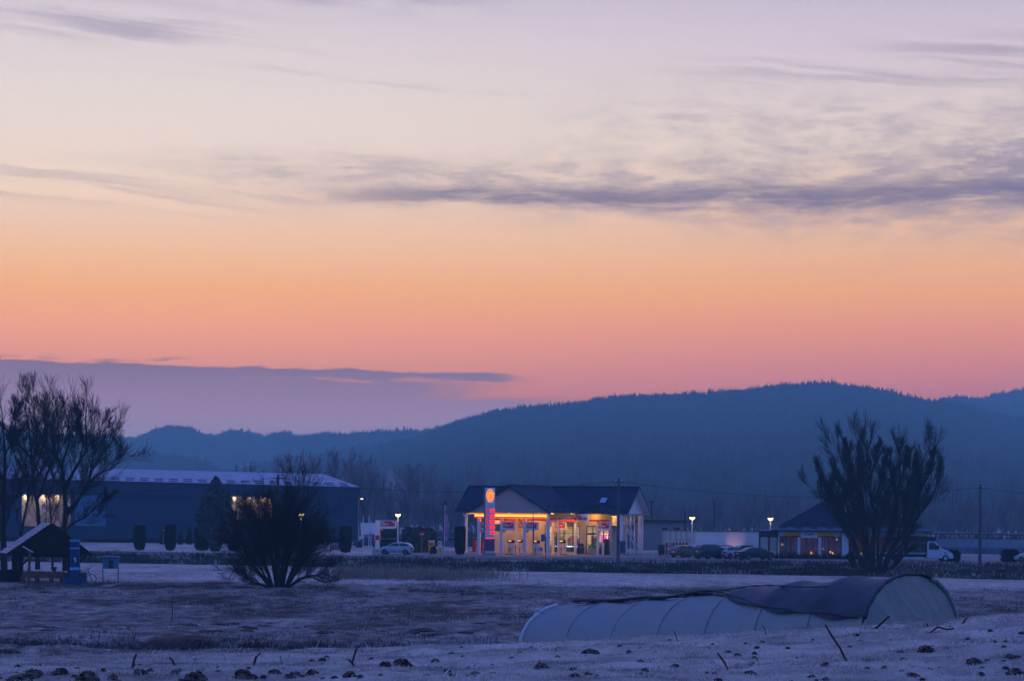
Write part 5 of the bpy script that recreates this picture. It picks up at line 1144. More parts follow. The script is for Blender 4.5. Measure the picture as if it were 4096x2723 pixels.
k = MB(); k.box(L0, L1, F0 - .14, F0 + .02, ez - .16, ez - .01); k.box(L0 - .14, L0 + .01, F0, B0, ez - .16, ez - .01); k.box(L1 + .0, L1 + .12, F0, 1.9, ez - .16, ez - .01); k.box(L1 + .13, 18.1, 1.76, 1.9, ez - .15, ez); k.build('gutter', M['darkmetal'], CF)
k = MB(); k.tube([(-.2, F0 - .02, ez - .15), (-.12, -.15, ez - .5), (-.12, -.15, .1)], .05, 6); k.build('downpipe', M['darkmetal'], CF)
k = MB(); k.tube([(7.6, F0 - .02, ez - .15), (7.35, -.2, ez - .4), (7.3, -.2, 2.6)], .05, 6); k.build('downpipe', M['darkmetal'], CF)
for i in range(9):
    f_ = .06 if i % 2 == 0 else .20; s_ = .1 + i * .92 + f_ * 2; y_ = F0 + (5.4 - F0) * f_; z_ = ez + (az_ - ez) * f_
    if s_ + .7 < L1 - f_ * 3.4: k = MB(); k.box(s_, s_ + .72, y_ - .04, y_ + .04, z_, z_ + .12); k.build('snow_guard', M['black'], CF)
M['tablelamp'] = mat('table_lamp', (1, .5, .1), emit=(1, .34, .04), es=2.6); M['dimlamp'] = mat('dim_lamp', (1, .5, .2), emit=(1, .42, .14), es=.6)
for x, y, z, r_, m_ in ((3.95, 2.0, .62, .17, 'tablelamp'), (6.15, 2.2, .78, .11, 'tablelamp'), (6.42, 2.0, .66, .10, 'tablelamp'), (.42, 2.4, 1.6, .14, 'dimlamp'), (6.9, 2.6, 2.3, .12, 'dimlamp'), (9.4, 4.1, 1.2, .14, 'dimlamp'), (9.8, 4.0, .6, .12, 'dimlamp'), (5.3, 2.5, 1.2, .08, 'dimlamp')):
    k = MB(); k.lathe([(r_ * .5, r_ * 1.1), (r_, -.02), (r_, -.1), (r_ * .3, -.16)], (x, y, z), 12); k.build('table_lamp', M[m_], CF)
k = MB(); k.box(6.55, 6.95, 1.98, 2.02, .50, .54); k.build('lamp_strip', M['tablelamp'], CF)
for x in (.7, 1.05, 1.5, 1.95, 5.3, 5.6):
    k = MB(); k.box(x, x + .13, .5, .54, 1.2, 2.5); k.build('curtain_strip', M['cream'], CF)
light('cafe_light', 'AREA', (4.0, 2.6, 2.9), 34, (1, .40, .18), 5, CF, sy=2); light('cafe_light', 'AREA', (10.5, 4.0, 2.9), 22, (1, .55, .32), 4, CF, sy=.8)
for i, (x, y) in enumerate(((1.0, 1.6), (3.2, 1.8), (5.9, 1.5), (6.9, 1.9))):
    k = MB(); k.box(x - .4, x + .4, y - .3, y + .3, .7, .75).box(x - .04, x + .04, y - .04, y + .04, 0, .7); k.build('table', M['brownwood'], CF)
    for sx in (-.7, .7):
        k = MB(); k.box(x + sx - .2, x + sx + .2, y - .2, y + .2, .42, .47).box(x + sx * 1.25 - .02, x + sx * 1.25 + .02, y - .2, y + .2, .47, .95)
        for lx in (-.17, .17): k.box(x + sx + lx - .02, x + sx + lx + .02, y - .17, y - .13, 0, .42).box(x + sx + lx - .02, x + sx + lx + .02, y + .13, y + .17, 0, .42)
        k.build('chair', M['wood'], CF)
# planter strip in front
brush('shrubs', 'low dark planting along the foot of the café windows', 3100 / F4 - CX / F4, 3480 / F4 - CX / F4, 283.0, 284.4, 190, .25, .7, 88, 'hedge', z0=0.0)
# annex porch left of café
an_ = empty('cafe_annex', (at(3036, 2230, 288).x, 288.5, .03), crz); tag(an_, 'cream glazed porch with dark purple fascia joined to the left of the café', 'porch')
k = MB(); k.box(0, 2.45, 0, 2.5, 2.45, 3.22); k.build('fascia', mat('purple_fascia', (.06, .02, .05), .6), an_); k = MB(); k.box(-.05, 2.45, -.06, 2.55, 3.23, 3.3); k.build('roof', M['frostroof'], an_)
k = MB(); k.box(0, .2, -.02, .1, 0, 2.45).box(1.12, 1.32, -.02, .1, .75, 2.45).box(2.3, 2.45, -.02, .1, 0, 2.45); k.build('frame', M['brownframe'], an_); k = MB(); k.box(.2, 2.3, 0, .08, 0, .8); k.build('parapet', M['cream'], an_)
k = MB(); k.box(.2, 1.12, .03, .06, .8, 2.45).box(1.32, 2.3, .03, .06, .8, 2.45); k.build('blind', mat('blind', (.55, .48, .42), .8), an_)
# long white wall of a container/tent
tw = empty('white_container', (at(2652, 2200, 297).x, 297, .03)); tag(tw, 'long low white container wall behind the row of parked cars', 'container'); TL = at(3036, 2200, 297).x - at(2652, 2200, 297).x
k = MB(); k.box(3.95, TL - .02, .08, 2.6, 0, 3.0); k.build('smooth_wall', M['white'], tw); k = MB(); k.box(0, 3.93, 0, 2.6, 0, 3.03); 
M['curtain'] = ribbed('curtain_wall', (.45, .42, .40), (.70, .64, .58), 1.5, 0); k.build('pleated_wall', M['curtain'], tw); k = MB(); k.box(-.05, TL + .02, -.06, 2.7, 3.035, 3.12); k.build('roof_edge', M['darkmetal'], tw)
light('wall_wash', 'SPOT', (8.6, -1.6, .25), 70, (1, .42, .2), .1, tw, rot=(R(130), 0, R(-8)), spot=R(62))  # spot added to brighten the wall with a warm patch
k = MB(); k.lathe([(.12, 0), (.15, .1), (.1, .16)], (8.6, -1.6, .02), 12); k.build('added_ground_light', M['dimlamp'], tw)  # added lamp body for the wash; the glow's true source is unknown
# dumpster, gas bottle cage
o = empty('waste_container', (at(2652, 2220, 291).x, 291, .03)); tag(o, 'dark green wheeled waste container left of the gas bottle cage', 'bin'); k = MB(); k.prism([(-.55, .2), (.45, .2), (.55, 1.25), (-.65, 1.25)], -.4, .4); k.build('body', mat('bin_green', (.015, .05, .03), .6), o, bevel=.04)
k = MB(); k.prism([(-.7, 1.27), (.6, 1.27), (.5, 1.42), (-.6, 1.42)], -.45, .42); k.build('lid', mat('bin_lid', (.03, .06, .05), .5), o)
for sx in (-.4, .32):
    k = MB(); k.lathe([(.1, -.04), (.1, .04)], (sx, -.3, .1), 12, 'y'); k.build('wheel', M['rubber'], o)
o = empty('gas_bottle_cage', (at(2660, 2226, 289).x, 289, .03)); tag(o, 'cream-framed cage of red gas bottles with a white roof behind the first parked car', 'cage')
k = MB()
for x in (0, .58, 1.16, 2.0, 2.9): k.box(x - .03, x + .03, -.03, .03, 0, 1.95)
for z in (.15, 1.0, 1.9): k.box(0, 2.9, -.02, .02, z - .025, z + .025).box(0, 2.9, .88, .92, z - .025, z + .025)
k.build('cage_frame', M['cream'], o)
k = MB(); k.box(1.1, 2.95, -.1, 1.0, 1.97, 2.1); k.build('roof', M['frostroof'], o)
for i in range(7):
    for lv in (0, 1):
        k = MB(); x = .22 + i * .4; z = .18 + lv * .88; k.lathe([(.1, 0), (.14, .05), (.14, .5), (.08, .6), (.04, .68)], (x, .4, z), 10); k.build('gas_bottle', M['red'], o)
for x, lb in ((2610, 'thin white marker post right of the shop staircase'), (2685, 'thin white marker post beside the gas bottle cage')):
    c = at(x, 2225, 286); o = empty('marker_post', (c.x, 286, .03)); tag(o, lb, 'post'); k = MB(); k.tube([(0, 0, 0), (0, 0, 1.0)], .03, 6); k.build('shaft', M['white'], o); k = MB(); k.lathe([(.032, 0), (.036, .02), (.036, .1), (.032, .12)], (0, 0, .8), 8); k.build('reflector', M['red'], o)
# long low building behind the right of the station
o = empty('flat_building', (at(2545, 2100, 338).x, 338, 0)); tag(o, 'low flat-roofed grey building behind the staircase end of the station', 'building'); BL = at(2742, 2100, 338).x - at(2545, 2100, 338).x
k = MB(); k.box(0, BL - .2, 0, 6, 0, 3.9); k.build('wall', mat('grey_wall', (.22, .21, .22), .85, var=.1), o); k = MB(); k.box(-.3, BL + .1, -.4, 6.3, 3.9, 4.3); k.build('roof', M['darkmetal'], o)
for x in (3.6, 5.3):
    k = MB(); k.box(x, x + .8, -.03, .01, 2.7, 3.2); k.build('window', M['darkglass'], o)
# motorway side wall, guard rail and fence on the right
def longband(name, lab, cat, x0, x1, D0, D1, z0, z1, th, m, kind=None):
    a, b_ = at(x0, 2100, D0), at(x1, 2100, D1); d = Vector((b_.x - a.x, D1 - D0, 0)); o = empty(name, (a.x, D0, 0), math.atan2(d.y, d.x)); k = MB(); k.box(0, d.length, 0, th, z0, z1); 
    k.build('band', m, o); tag(o, lab, cat, None, kind); return o, d.length
M['palewall'] = mat('pale_wall', (.20, .24, .30), .8, var=.12, vscale=.3); M['midwall'] = mat('mid_wall', (.10, .12, .15), .85, var=.2, vscale=.3)
o, L_ = longband('retaining_wall', 'long pale blue-grey wall running behind the truck to the picture edge', 'wall', 3560, 4700, 335, 322, .9, 2.05, .3, M['palewall'])
k = MB(); k.box(0, L_, -.02, .28, 0, .895); k.build('lower_wall', M['midwall'], o)
for i in range(34):
    k = MB(); k.box(i * L_ / 34, i * L_ / 34 + .08, -.07, -.03, 0, 2.05); k.build('pilaster', M['palewall'], o)
o, L_ = longband('elevated_rail', 'dark railing with posts on top of the long pale wall at right', 'railing', 3560, 4700, 337, 324, 2.62, 2.78, .12, M['darkmetal'])
k = MB(); k.box(0, L_, .02, .1, 2.84, 3.0); k.build('upper_rail', M['palewall'], o)
for i in range(60):
    k = MB(); k.box(i * L_ / 60, i * L_ / 60 + .12, 0, .1, 2.05, 2.62); k.build('post', M['darkmetal'], o)
o, L_ = longband('elevated_rail', 'long railing seen between the station staircase and the white container', 'railing', 1500, 2760, 352, 352, 2.3, 2.42, .12, M['palewall'])
k = MB(); k.box(0, L_, .0, .1, 1.3, 1.42); k.build('lower_rail', M['palewall'], o)
k = MB(); k.box(0, L_, .15, .5, 0, .9); k.build('low_wall', M['midwall'], o)
for i in range(36):
    k = MB(); k.box(i * L_ / 36, i * L_ / 36 + .1, .02, .1, 0, 2.3); k.build('post', M['darkmetal'], o)
for i, (x, yt, D_, lb) in enumerate(((2498 + 360, 2003, 430, 'distant dark wooden pole with a crossarm between the two car park lamps'), (2740, 2040, 400, 'short distant dark pole left of the car park lamp'), (2606, 2000, 400, 'thin distant pole just right of the station gable'))):
    c = at(x, yt, D_); o = empty('distant_pole', (c.x, D_, 0)); tag(o, lb, 'pole'); k = MB(); k.tube([(0, 0, 0), (0, 0, c.z)], [.15, .1], 7); k.build('shaft', M['bark'], o); k = MB(); k.box(-.5, .35, -.05, .05, c.z - .35, c.z - .25); k.build('crossarm', M['bark'], o)

# ------------------------------------------------------------------ cars
PROF = dict(
    hatch=dict(L=4.15, W=.86, roof=[(0, .52), (.03, .88), (.18, 1.06), (.50, 1.32), (.9, 1.42), (1.9, 1.43), (2.35, 1.38), (3.05, .98), (3.6, .87), (3.98, .70), (4.15, .45)], belt=.93, cab=(.28, 3.0), wheels=(.78, 3.3), r=.31),
    sedan=dict(L=4.6, W=.89, roof=[(0, .52), (.04, .92), (.62, 1.02), (1.25, 1.34), (1.75, 1.42), (2.5, 1.42), (2.85, 1.36), (3.5, .98), (4.1, .86), (4.45, .70), (4.6, .45)], belt=.94, cab=(.78, 3.44), wheels=(.95, 3.7), r=.32),
    suv=dict(L=4.5, W=.91, roof=[(0, .60), (.04, 1.05), (.14, 1.25), (.36, 1.60), (.7, 1.68), (2.2, 1.68), (2.65, 1.60), (3.25, 1.10), (3.95, .98), (4.35, .80), (4.5, .50)], belt=1.06, cab=(.2, 3.2), wheels=(.85, 3.6), r=.36))
def car(lab, typ, paint, x, y, heading, z=.035, group=None, cat='car', met=.35):
    p = PROF[typ]; L = p['L']; W = p['W']; o = empty('parked_car', (x, y, z), heading); tag(o, lab, cat, group)
    ox = -L / 2; pm = mat('car_paint', paint, .32, met, var=.10, vscale=1.5, spec=.5); xs = sorted(set([0, .03, .1, .25, L - .25, L - .1, L - .02, L] + [q_[0] for q_ in p['roof']] + list(np.linspace(.4, L - .4, 16))))
    rx, rz2 = [q_[0] for q_ in p['roof']], [q_[1] for q_ in p['roof']]; ring = []
    for x_ in xs:
        zr = float(np.interp(x_, rx, rz2)); zb = min(p['belt'], zr - .04); e = min(x_, L - x_); tw_ = W * (1 - .22 * max(0, 1 - e / .55) ** 2.2); zlo = .22 + .10 * max(0, 1 - e / .4)
        rw_ = tw_ * .90 - (zr - zb) * .36; ring.append([(tw_ * .93, zlo), (tw_, min(.45, zb - .1)), (tw_ * .985, zb - .10), (tw_ * .93, zb), (rw_ + .02, zr - .05), (rw_ * .82, zr), (-rw_ * .82, zr), (-rw_ - .02, zr - .05), (-tw_ * .93, zb), (-tw_ * .985, zb - .10), (-tw_, min(.45, zb - .1)), (-tw_ * .93, zlo)])
    k = MB(); n = 12; k.add([(x_ + ox, a, b_) for x_, rg_ in zip(xs, ring) for a, b_ in rg_], [(i * n + j, i * n + (j + 1) % n, (i + 1) * n + (j + 1) % n, (i + 1) * n + j) for i in range(len(xs) - 1) for j in range(n)] + [tuple(range(n)), tuple((len(xs) - 1) * n + j for j in range(n))][:])
    k.build('body', pm, o, smooth=False)
    f = lambda x_: float(np.interp(x_, rx, rz2)); c0, c1 = p['cab']; bz = p['belt'] + .035; off = .012
    wid = lambda x_, z_: (W * .93 * .98 - (z_ - p['belt']) * .34) + off
    # side windows (two per side), windscreen, rear window
    r0 = min(q_[0] for q_ in p['roof'] if q_[1] > p['roof'][4][1] - .12 and q_[0] > 0) ; xm = c0 + (c1 - c0) * .47
    for sgn in (1, -1):
        for a_, b_ in ((c0 + .16, xm - .04), (xm + .04, c1 - .14)):
            pts = [(x_, bz) for x_ in np.linspace(a_, b_, 7)] + [(x_, max(bz + .01, f(x_) - .10)) for x_ in np.linspace(b_, a_, 7)]
            k = MB(); k.add([(x_ + ox, sgn * wid(x_, z_), z_) for x_, z_ in pts], [tuple(range(len(pts)))] if sgn < 0 else [tuple(range(len(pts)))[::-1]]); k.build('side_window', M['darkglass'], o)
    rf = [q_ for q_ in p['roof']]
    def pane(nm, A, B_, flip):
        (xa, za), (xb, zb2) = A, B_; d = Vector((xb - xa, 0, zb2 - za)).normalized(); nn = Vector((-d.z, 0, d.x)) * (1 if not flip else 1); nn = nn if nn.z > 0 else -nn
        wa, wb_ = wid(xa, za) * .90 - .05, wid(xb, zb2) * .86 - .06
        P = [Vector((xa + ox, -wa, za)), Vector((xa + ox, wa, za)), Vector((xb + ox, wb_, zb2)), Vector((xb + ox, -wb_, zb2))]; k = MB(); k.add([q_ + nn * .014 for q_ in P], [(0, 1, 2, 3)]); k.build(nm, M['screen'], o)
    ti = rf.index(max((q_ for q_ in rf if q_[0] < L / 2), key=lambda q_: -abs(q_[1] - (rf[4][1] - .0)) - 0)) if False else None
    if typ == 'hatch': pane('rear_window', (.20, 1.08), (.49, 1.30), 0); pane('windscreen', (3.02, 1.0), (2.38, 1.365), 1)
    elif typ == 'sedan': pane('rear_window', (.66, 1.04), (1.22, 1.325), 0); pane('windscreen', (3.47, 1.0), (2.88, 1.345), 1)
    else: pane('rear_window', (.155, 1.28), (.35, 1.585), 0); pane('windscreen', (3.22, 1.125), (2.68, 1.58), 1)
    for i, wx_ in enumerate(p['wheels']):
        for sgn in (1, -1):
            y0_ = sgn * (W - .04); k = MB(); k.lathe([(p['r'] + .055, -.05), (p['r'] + .055, .045)], (wx_ + ox, y0_ * .985, p['r'] + .01), 20, 'y'); k.build('wheel_arch', M['black'], o)
            k = MB(); k.lathe([(p['r'] - .03, -.10), (p['r'], -.07), (p['r'], .06), (p['r'] - .03, .085)], (wx_ + ox, y0_, p['r']), 20, 'y'); w_ = k.build('wheel', M['rubber'], o)
            k = MB(); yo = y0_ + sgn * .088; k.lathe([(.05, -.006), (.05, .006)], (wx_ + ox, yo, p['r']), 10, 'y')
            for a_ in range(5):
                t_ = a_ * 1.2566; k.bar((wx_ + ox + math.cos(t_) * .04, yo, p['r'] + math.sin(t_) * .04), (wx_ + ox + math.cos(t_) * p['r'] * .66, yo, p['r'] + math.sin(t_) * p['r'] * .66), .055, .02)
            k.build('rim', M['chrome'], w_)
    zt = rf[1][1] - .1
    for sgn in (1, -1):
        k = MB(); k.box(-.015 + ox, .16 + ox, sgn * W * .62 if sgn > 0 else -W * .97, W * .97 if sgn > 0 else -W * .62, zt - .17, zt + .02); k.build('tail_light', M['tail'], o)
        k = MB(); k.box(L - .24 + ox, L - .03 + ox, sgn * W * .50 if sgn > 0 else -W * .88, W * .88 if sgn > 0 else -W * .50, .56, .69); k.build('headlight', M['lampglass'], o)
        k = MB(); xm2 = c1 - .3 + ox; k.box(xm2, xm2 + .14, min(sgn * W, sgn * (W + .17)), max(sgn * W, sgn * (W + .17)), bz + .0, bz + .13); k.build('wing_mirror', pm, o)
    k = MB(); k.box(-.035 + ox, .005 + ox, -.26, .26, zt - .17, zt - .06); k.build('number_plate', M['plate'], o)
    k = MB(); k.box(-.03 + ox, .12 + ox, -W * .8, W * .8, .30, .46); k.box(L - .12 + ox, L + .02 + ox, -W * .78, W * .78, .28, .44); k.build('bumper', M['black'], o)
    return o
M['screen'] = mat('windscreen_glass', (.06, .10, .14), .12, spec=.8, var=.3, vscale=2); M['lampglass'] = mat('lamp_glass', (.5, .52, .55), .2, spec=.8)
c = at(1586, 2215, 288.5)
car('silver hatchback standing on the road between the flag and the willow bush', 'hatch', (.34, .40, .46), c.x, 287.0, R(180 - 8), z=.03)
def pc(xpx, D): return at(xpx, 2200, D).x
PK = 'cars parked side by side beside the white container'
car('yellow-green hatchback, first in the parked row beside the gas cage', 'hatch', (.11, .11, .055), pc(2745, 286), 286.0, R(38), group=PK)
car('grey-violet saloon, second in the parked row, behind the dark people carrier', 'sedan', (.16, .15, .19), pc(2800, 287), 287.5, R(40), group=PK)
car('dark boxy people carrier with its rear to the road, middle of the parked row', 'suv', (.012, .016, .03), pc(2850, 279), 279.0, R(34), group=PK)
car('dark car half hidden behind the people carrier and the small silver one', 'sedan', (.03, .035, .05), pc(2905, 291), 291.0, R(30), group=PK)
car('small silver hatchback with clear rear window beside the black saloon', 'hatch', (.36, .38, .44), pc(2932, 280), 280.0, R(40), group=PK)
car('dark green-blue car behind the black saloon, nearest the white container', 'sedan', (.02, .035, .045), pc(2985, 291), 291.0, R(28), group=PK)
car('black saloon with sloping tail, last in the parked row before the café', 'sedan', (.010, .013, .02), pc(3022, 276), 276.0, R(22), group=PK)
car('silver car cut off by the edge of the picture, far side of the road', 'hatch', (.36, .37, .42), pc(4128, 276), 276.0, R(172))
car('dark blue car far behind, between the warehouse corner and the shield boards', 'hatch', (.02, .05, .11), pc(1470, 338), 338.0, R(170))
# truck
TX = pc(3700, 275); tk = empty('flatbed_truck', (TX, 275, .03), R(4)); tag(tk, 'white-cabbed flatbed truck with dark cargo frame parked behind the willow', 'truck')
cabm = mat('truck_white', (.50, .56, .64), .4, spec=.5, var=.06)
k = MB(); P_ = [(0, .45), (0, 2.22), (.12, 2.32), (.85, 2.34), (1.05, 2.28), (1.75, 1.45), (2.55, 1.18), (2.95, .95), (3.08, .6), (3.05, .38), (2.7, .34), (.3, .40)]
k.prism(P_, -.98, .98); k.build('cab', cabm, tk, bevel=.07)
for sy in (-1, 1):
    k = MB(); k.prism([(.22, 1.38), (.22, 2.16), (.82, 2.18), (1.28, 1.62), (1.36, 1.38)], sy * .985 - .012, sy * .985 + .012); k.build('side_window', M['darkglass'], tk)
    k = MB(); k.box(1.18, 1.32, min(sy * 1.0, sy * 1.22), max(sy * 1.0, sy * 1.22), 1.4, 1.85); k.build('wing_mirror', M['black'], tk)
    k = MB(); k.box(2.55, 2.93, min(sy * .62, sy * .95), max(sy * .62, sy * .95), .82, .98); k.build('headlight', M['lampglass'], tk)
    k = MB(); k.box(1.95, 2.3, min(sy * .975, sy * 1.0), max(sy * .975, sy * 1.0), .95, 1.06); k.build('side_marker', M['tail'], tk)
k = MB(); k.add([(1.10, -.82, 2.24), (1.10, .82, 2.24), (1.76, .88, 1.475), (1.76, -.88, 1.475)], [(0, 1, 2, 3)]); v3 = k.build('windscreen', mat('truck_screen', (.25, .38, .5), .1, spec=1), tk)
for q_ in v3.data.vertices: q_.co.x += .03; q_.co.z += .03
k = MB(); k.box(2.98, 3.12, -.9, .9, .36, .62); k.build('bumper', M['darkmetal'], tk)
for wx_ in (2.15, -3.3):
    for sy in (-1, 1):
        k = MB(); k.lathe([(.36, -.13), (.39, -.1), (.39, .1), (.36, .13)], (wx_, sy * .88, .39), 20, 'y'); w_ = k.build('wheel', M['rubber'], tk); k = MB(); k.lathe([(.2, -.01), (.22, .01)], (wx_, sy * 1.02, .39), 14, 'y'); k.build('rim', M['chrome'], w_)
k = MB(); k.box(-5.4, -.1, -1.05, 1.05, .85, 1.0); k.build('flatbed', mat('bed_grey', (.36, .38, .42), .6), tk)
k = MB(); k.box(-5.2, 2.8, -.4, -.28, .5, .82).box(-5.2, 2.8, .28, .4, .5, .82); k.build('chassis', M['black'], tk)
k = MB(); k.box(-.22, -.08, -1.0, 1.0, 1.0, 2.9); k.build('headboard', M['black'], tk)
k = MB(); k.prism([(-5.3, 2.55), (-1.2, 2.92), (1.0, 2.78), (1.05, 2.32), (-.3, 2.34), (-5.3, 2.35)], -1.0, 1.0); k.build('tarpaulin', mat('tarp', (.02, .018, .025), .8, var=.4), tk)
k = MB(); k.box(-5.2, -.3, -.9, .9, 1.0, 1.25); k.bar((-4.2, -.95, 1.05), (-.3, -.95, 2.1), .12, .18); k.build('load', mat('load', (.14, .07, .07), .8, var=.5, vscale=2), tk)

# ------------------------------------------------------------------ shelter and its neighbours
SD = 170.0; s0 = at(56, 2328, SD); szr = gz(s0.x + 2.6, SD); SH = empty('wooden_shelter', (s0.x, SD, szr), R(20)); tag(SH, 'open wooden picnic shelter with steep frosted shingle roof at the far left', 'shelter')
# local x right, y depth; gable faces us; W=5.0
GW = 5.75; ov = .35; ez2, az2 = 2.02, 4.2; xa, xb, xm = -.55, 5.35, 2.55; DL = 3.6
for i in range(11):   # left slope shingle courses
    f0, f1 = i / 11, (i + 1.12) / 11; k = MB(); x0_, z0_ = xa + (xm - xa) * f0, ez2 + (az2 - ez2) * f0; x1_, z1_ = xa + (xm - xa) * min(f1, 1), ez2 + (az2 - ez2) * min(f1, 1)
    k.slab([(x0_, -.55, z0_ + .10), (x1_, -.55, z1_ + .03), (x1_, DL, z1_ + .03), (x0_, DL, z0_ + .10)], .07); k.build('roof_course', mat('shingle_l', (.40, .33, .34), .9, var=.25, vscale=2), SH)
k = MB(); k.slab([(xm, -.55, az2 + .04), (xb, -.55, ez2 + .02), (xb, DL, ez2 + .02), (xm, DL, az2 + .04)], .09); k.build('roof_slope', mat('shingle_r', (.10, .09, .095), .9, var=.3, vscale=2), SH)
k = MB(); k.prism([(xa + .25, ez2 - .02), (xb - .25, ez2 - .02), (xb - .35, ez2 + .1), (xm, az2 - .08), (xa + .35, ez2 + .1)], -.48, -.40); k.build('gable_boards', M['wood'], SH)
k = MB(); k.bar((xa, -.52, ez2 - .02), (xm, -.52, az2 - .05), .08, .2).bar((xm, -.52, az2 - .05), (xb, -.52, ez2 - .04), .08, .2); k.build('barge_board', M['wood'], SH)
k = MB(); k.box(.25, 4.75, -.12, .1, ez2 - .2, ez2 - .02).box(.25, 4.75, 2.9, 3.1, ez2 - .2, ez2 - .02); k.build('tie_beam', M['wood'], SH)
for x, y in ((.45, 0), (4.45, 0), (.45, 3.0), (4.45, 3.0)):
    k = MB(); k.box(x - .17, x + .17, y - .15, y + .15, 0, ez2 - .1); k.build('post', M['wood'], SH)
for x, y, s_ in ((.45, 0, 1), (4.45, 0, -1)):
    k = MB(); k.bar((x, y, 1.15), (x + s_ * .75, y, ez2 - .15), .12, .12); k.build('brace', M['wood'], SH)
    k = MB(); k.bar((x, y + .05, 1.3), (x - s_ * .62, y + .05, ez2 - .05), .1, .1); k.build('brace', M['wood'], SH)
k = MB(); k.box(-.6, .3, -.1, .0, .05, .95).box(-2.2, -.6, -.12, 0, .05, .93); k.build('low_wall', M['wood'], SH)
o = empty('log_bench', (at(88, 2326, 168).x, 168, szr), R(-3)); tag(o, 'long brown wooden bench wall under the open shelter', 'bench'); k = MB(); k.box(0, 3.0, .0, .1, .42, .88); k.build('backrest', M['brownwood'], o); k = MB(); k.box(.0, 3.0, -.45, .0, .40, .47); k.build('seat', M['brownwood'], o)
for x in (.1, 1.1, 2.1, 2.85):
    k = MB(); k.box(x - .1, x + .1, -.4, .1, -.1, .40); k.build('leg', M['brownwood'], o)
o = empty('flower_pot', (at(216, 2285, 168.2).x, 168.2, szr + .88)); tag(o, 'dark pot standing on the bench wall under the shelter', 'pot'); k = MB(); k.lathe([(.12, 0), (.19, .22), (.2, .24), (.17, .26)], n=14); k.build('pot', M['darkmetal'], o); k = MB(); k.lathe([(.21, .24), (.24, .27), (.2, .3), (.02, .31)], n=14); k.build('rim', M['black'], o)
o = empty('tilted_sign_post', (at(113, 2330, 166).x, 166, gz(at(113, 2330, 166).x, 166)), R(0)); tag(o, 'leaning wooden post carrying a small sloped frosted board before the shelter', 'post'); k = MB(); k.tube([(0, 0, -.1), (.05, 0, 1.2), (.1, 0, 2.35)], [.13, .10, .08], 8); k.build('post', M['brownwood'], o)
k = MB(); k.bar((-.40, 0, 2.66), (.32, 0, 2.27), .3, .06); k.build('sloped_board', M['frostroof'], o)
# blue wayside pillar
bp_ = at(299, 2330, 165); o = empty('blue_pillar', (bp_.x, 165, gz(bp_.x, 165) - .05), R(6)); tag(o, 'blue wayside pillar with a crest shield on a stepped base in front of the shelter', 'monument')
k = MB(); k.box(-.34, .30, -.12, .2, .5, 3.0); k.build('shaft', M['blue'], o); k = MB(); k.prism([(-.36, 2.98), (.32, 2.98), (.34, 3.12), (-.32, 3.16)], -.16, .24); k.build('cap', mat('blue_light', (.12, .3, .6), .6), o)
k = MB(); k.box(-.72, .78, -.2, .3, 0, .55); k.build('base', M['blue'], o); k = MB(); k.box(-.8, -.36, -.16, .26, .56, .88).box(.32, .78, -.16, .26, .56, .88); k.build('side_box', M['darkmetal'], o)
k = MB(); k.box(-.345, .305, -.13, -.118, 1.05, 1.25).box(-.345, .305, -.13, -.118, 2.5, 2.58); k.build('pale_bands', mat('blue_band', (.2, .42, .75), .6), o)
k = MB(); k.prism([(-.18, 1.95), (.17, 1.95), (.17, 1.65), (.08, 1.52), (0, 1.47), (-.09, 1.52), (-.18, 1.65)], -.135, -.12); cr_ = k.build('crest_shield', M['black'], o)
k = MB(); k.prism([(-.11, 1.88), (.0, 1.93), (.10, 1.88), (.12, 1.66), (.04, 1.54), (0, 1.52), (-.02, 1.66), (-.06, 1.72)], -.148, -.136); k.build('crest_figure', mat('crest_pale', (.35, .45, .6), .7), cr_)
# bicycle leaning behind the pillar
bk = empty('bicycle', (at(350, 2320, 166.5).x, 166.6, gz(at(350, 2320, 166.5).x, 166.5)), R(20)); tag(bk, 'dark bicycle leaning behind the blue pillar, one wheel showing', 'bicycle')
for x in (-.75, .25):
    k = MB(); n_ = 24; pts = [(x + .34 * math.cos(i * 2 * math.pi / n_), 0, .34 + .34 * math.sin(i * 2 * math.pi / n_)) for i in range(n_ + 1)]; k.tube(pts, .025, 6, False)
    for i in range(0, 24, 3): k.bar((x, 0, .34), pts[i], .006)
    k.build('wheel', M['rubber'], bk)
k = MB()
for a_, b_ in (((-.75, 0, .34), (-.55, 0, .85)), ((-.55, 0, .85), (.05, 0, .85)), ((-.3, 0, .3), (-.55, 0, .85)), ((-.3, 0, .3), (.05, 0, .85)), ((-.75, 0, .34), (-.3, 0, .3)), ((.05, 0, .9), (.25, 0, .34))): k.bar(a_, b_, .035)
k.build('frame', M['darkmetal'], bk); k = MB(); k.bar((.05, 0, .85), (.0, 0, 1.02), .03).bar((-.05, -.25, 1.02), (-.05, .25, 1.05), .03).bar((-.05, 0, 1.02), (.25, 0, 1.15), .05); k.build('handlebar', M['darkmetal'], bk); k = MB(); k.box(-.72, -.45, -.06, .06, .92, .98); k.build('saddle', M['black'], bk)
# info board
ib = at(442, 2325, 172); o = empty('information_board', (ib.x, 172, gz(ib.x, 172))); tag(o, 'teal notice board with frosted cap standing on two thin posts in the field', 'notice board')
for sx in (-.55, .55):
    k = MB(); k.box(sx - .04, sx + .04, -.04, .04, -.1, 1.75); k.build('leg', M['palewall'], o)
k = MB(); k.box(-.51, .51, -.03, .03, .92, 1.74); p_ = k.build('panel', M['tealpanel'], o); k = MB(); k.box(-.14, .18, -.045, -.032, .96, 1.5); k.build('poster', M['darkmetal'], p_)
for z in (1.14, 1.30): k = MB(); k.box(-.14, .18, -.055, -.046, z, z + .02); k.build('poster_line', M['palewall'], p_)
k = MB(); k.box(-.66, .64, -.22, .22, 1.77, 1.83); k.build('cap', M['frostroof'], o)
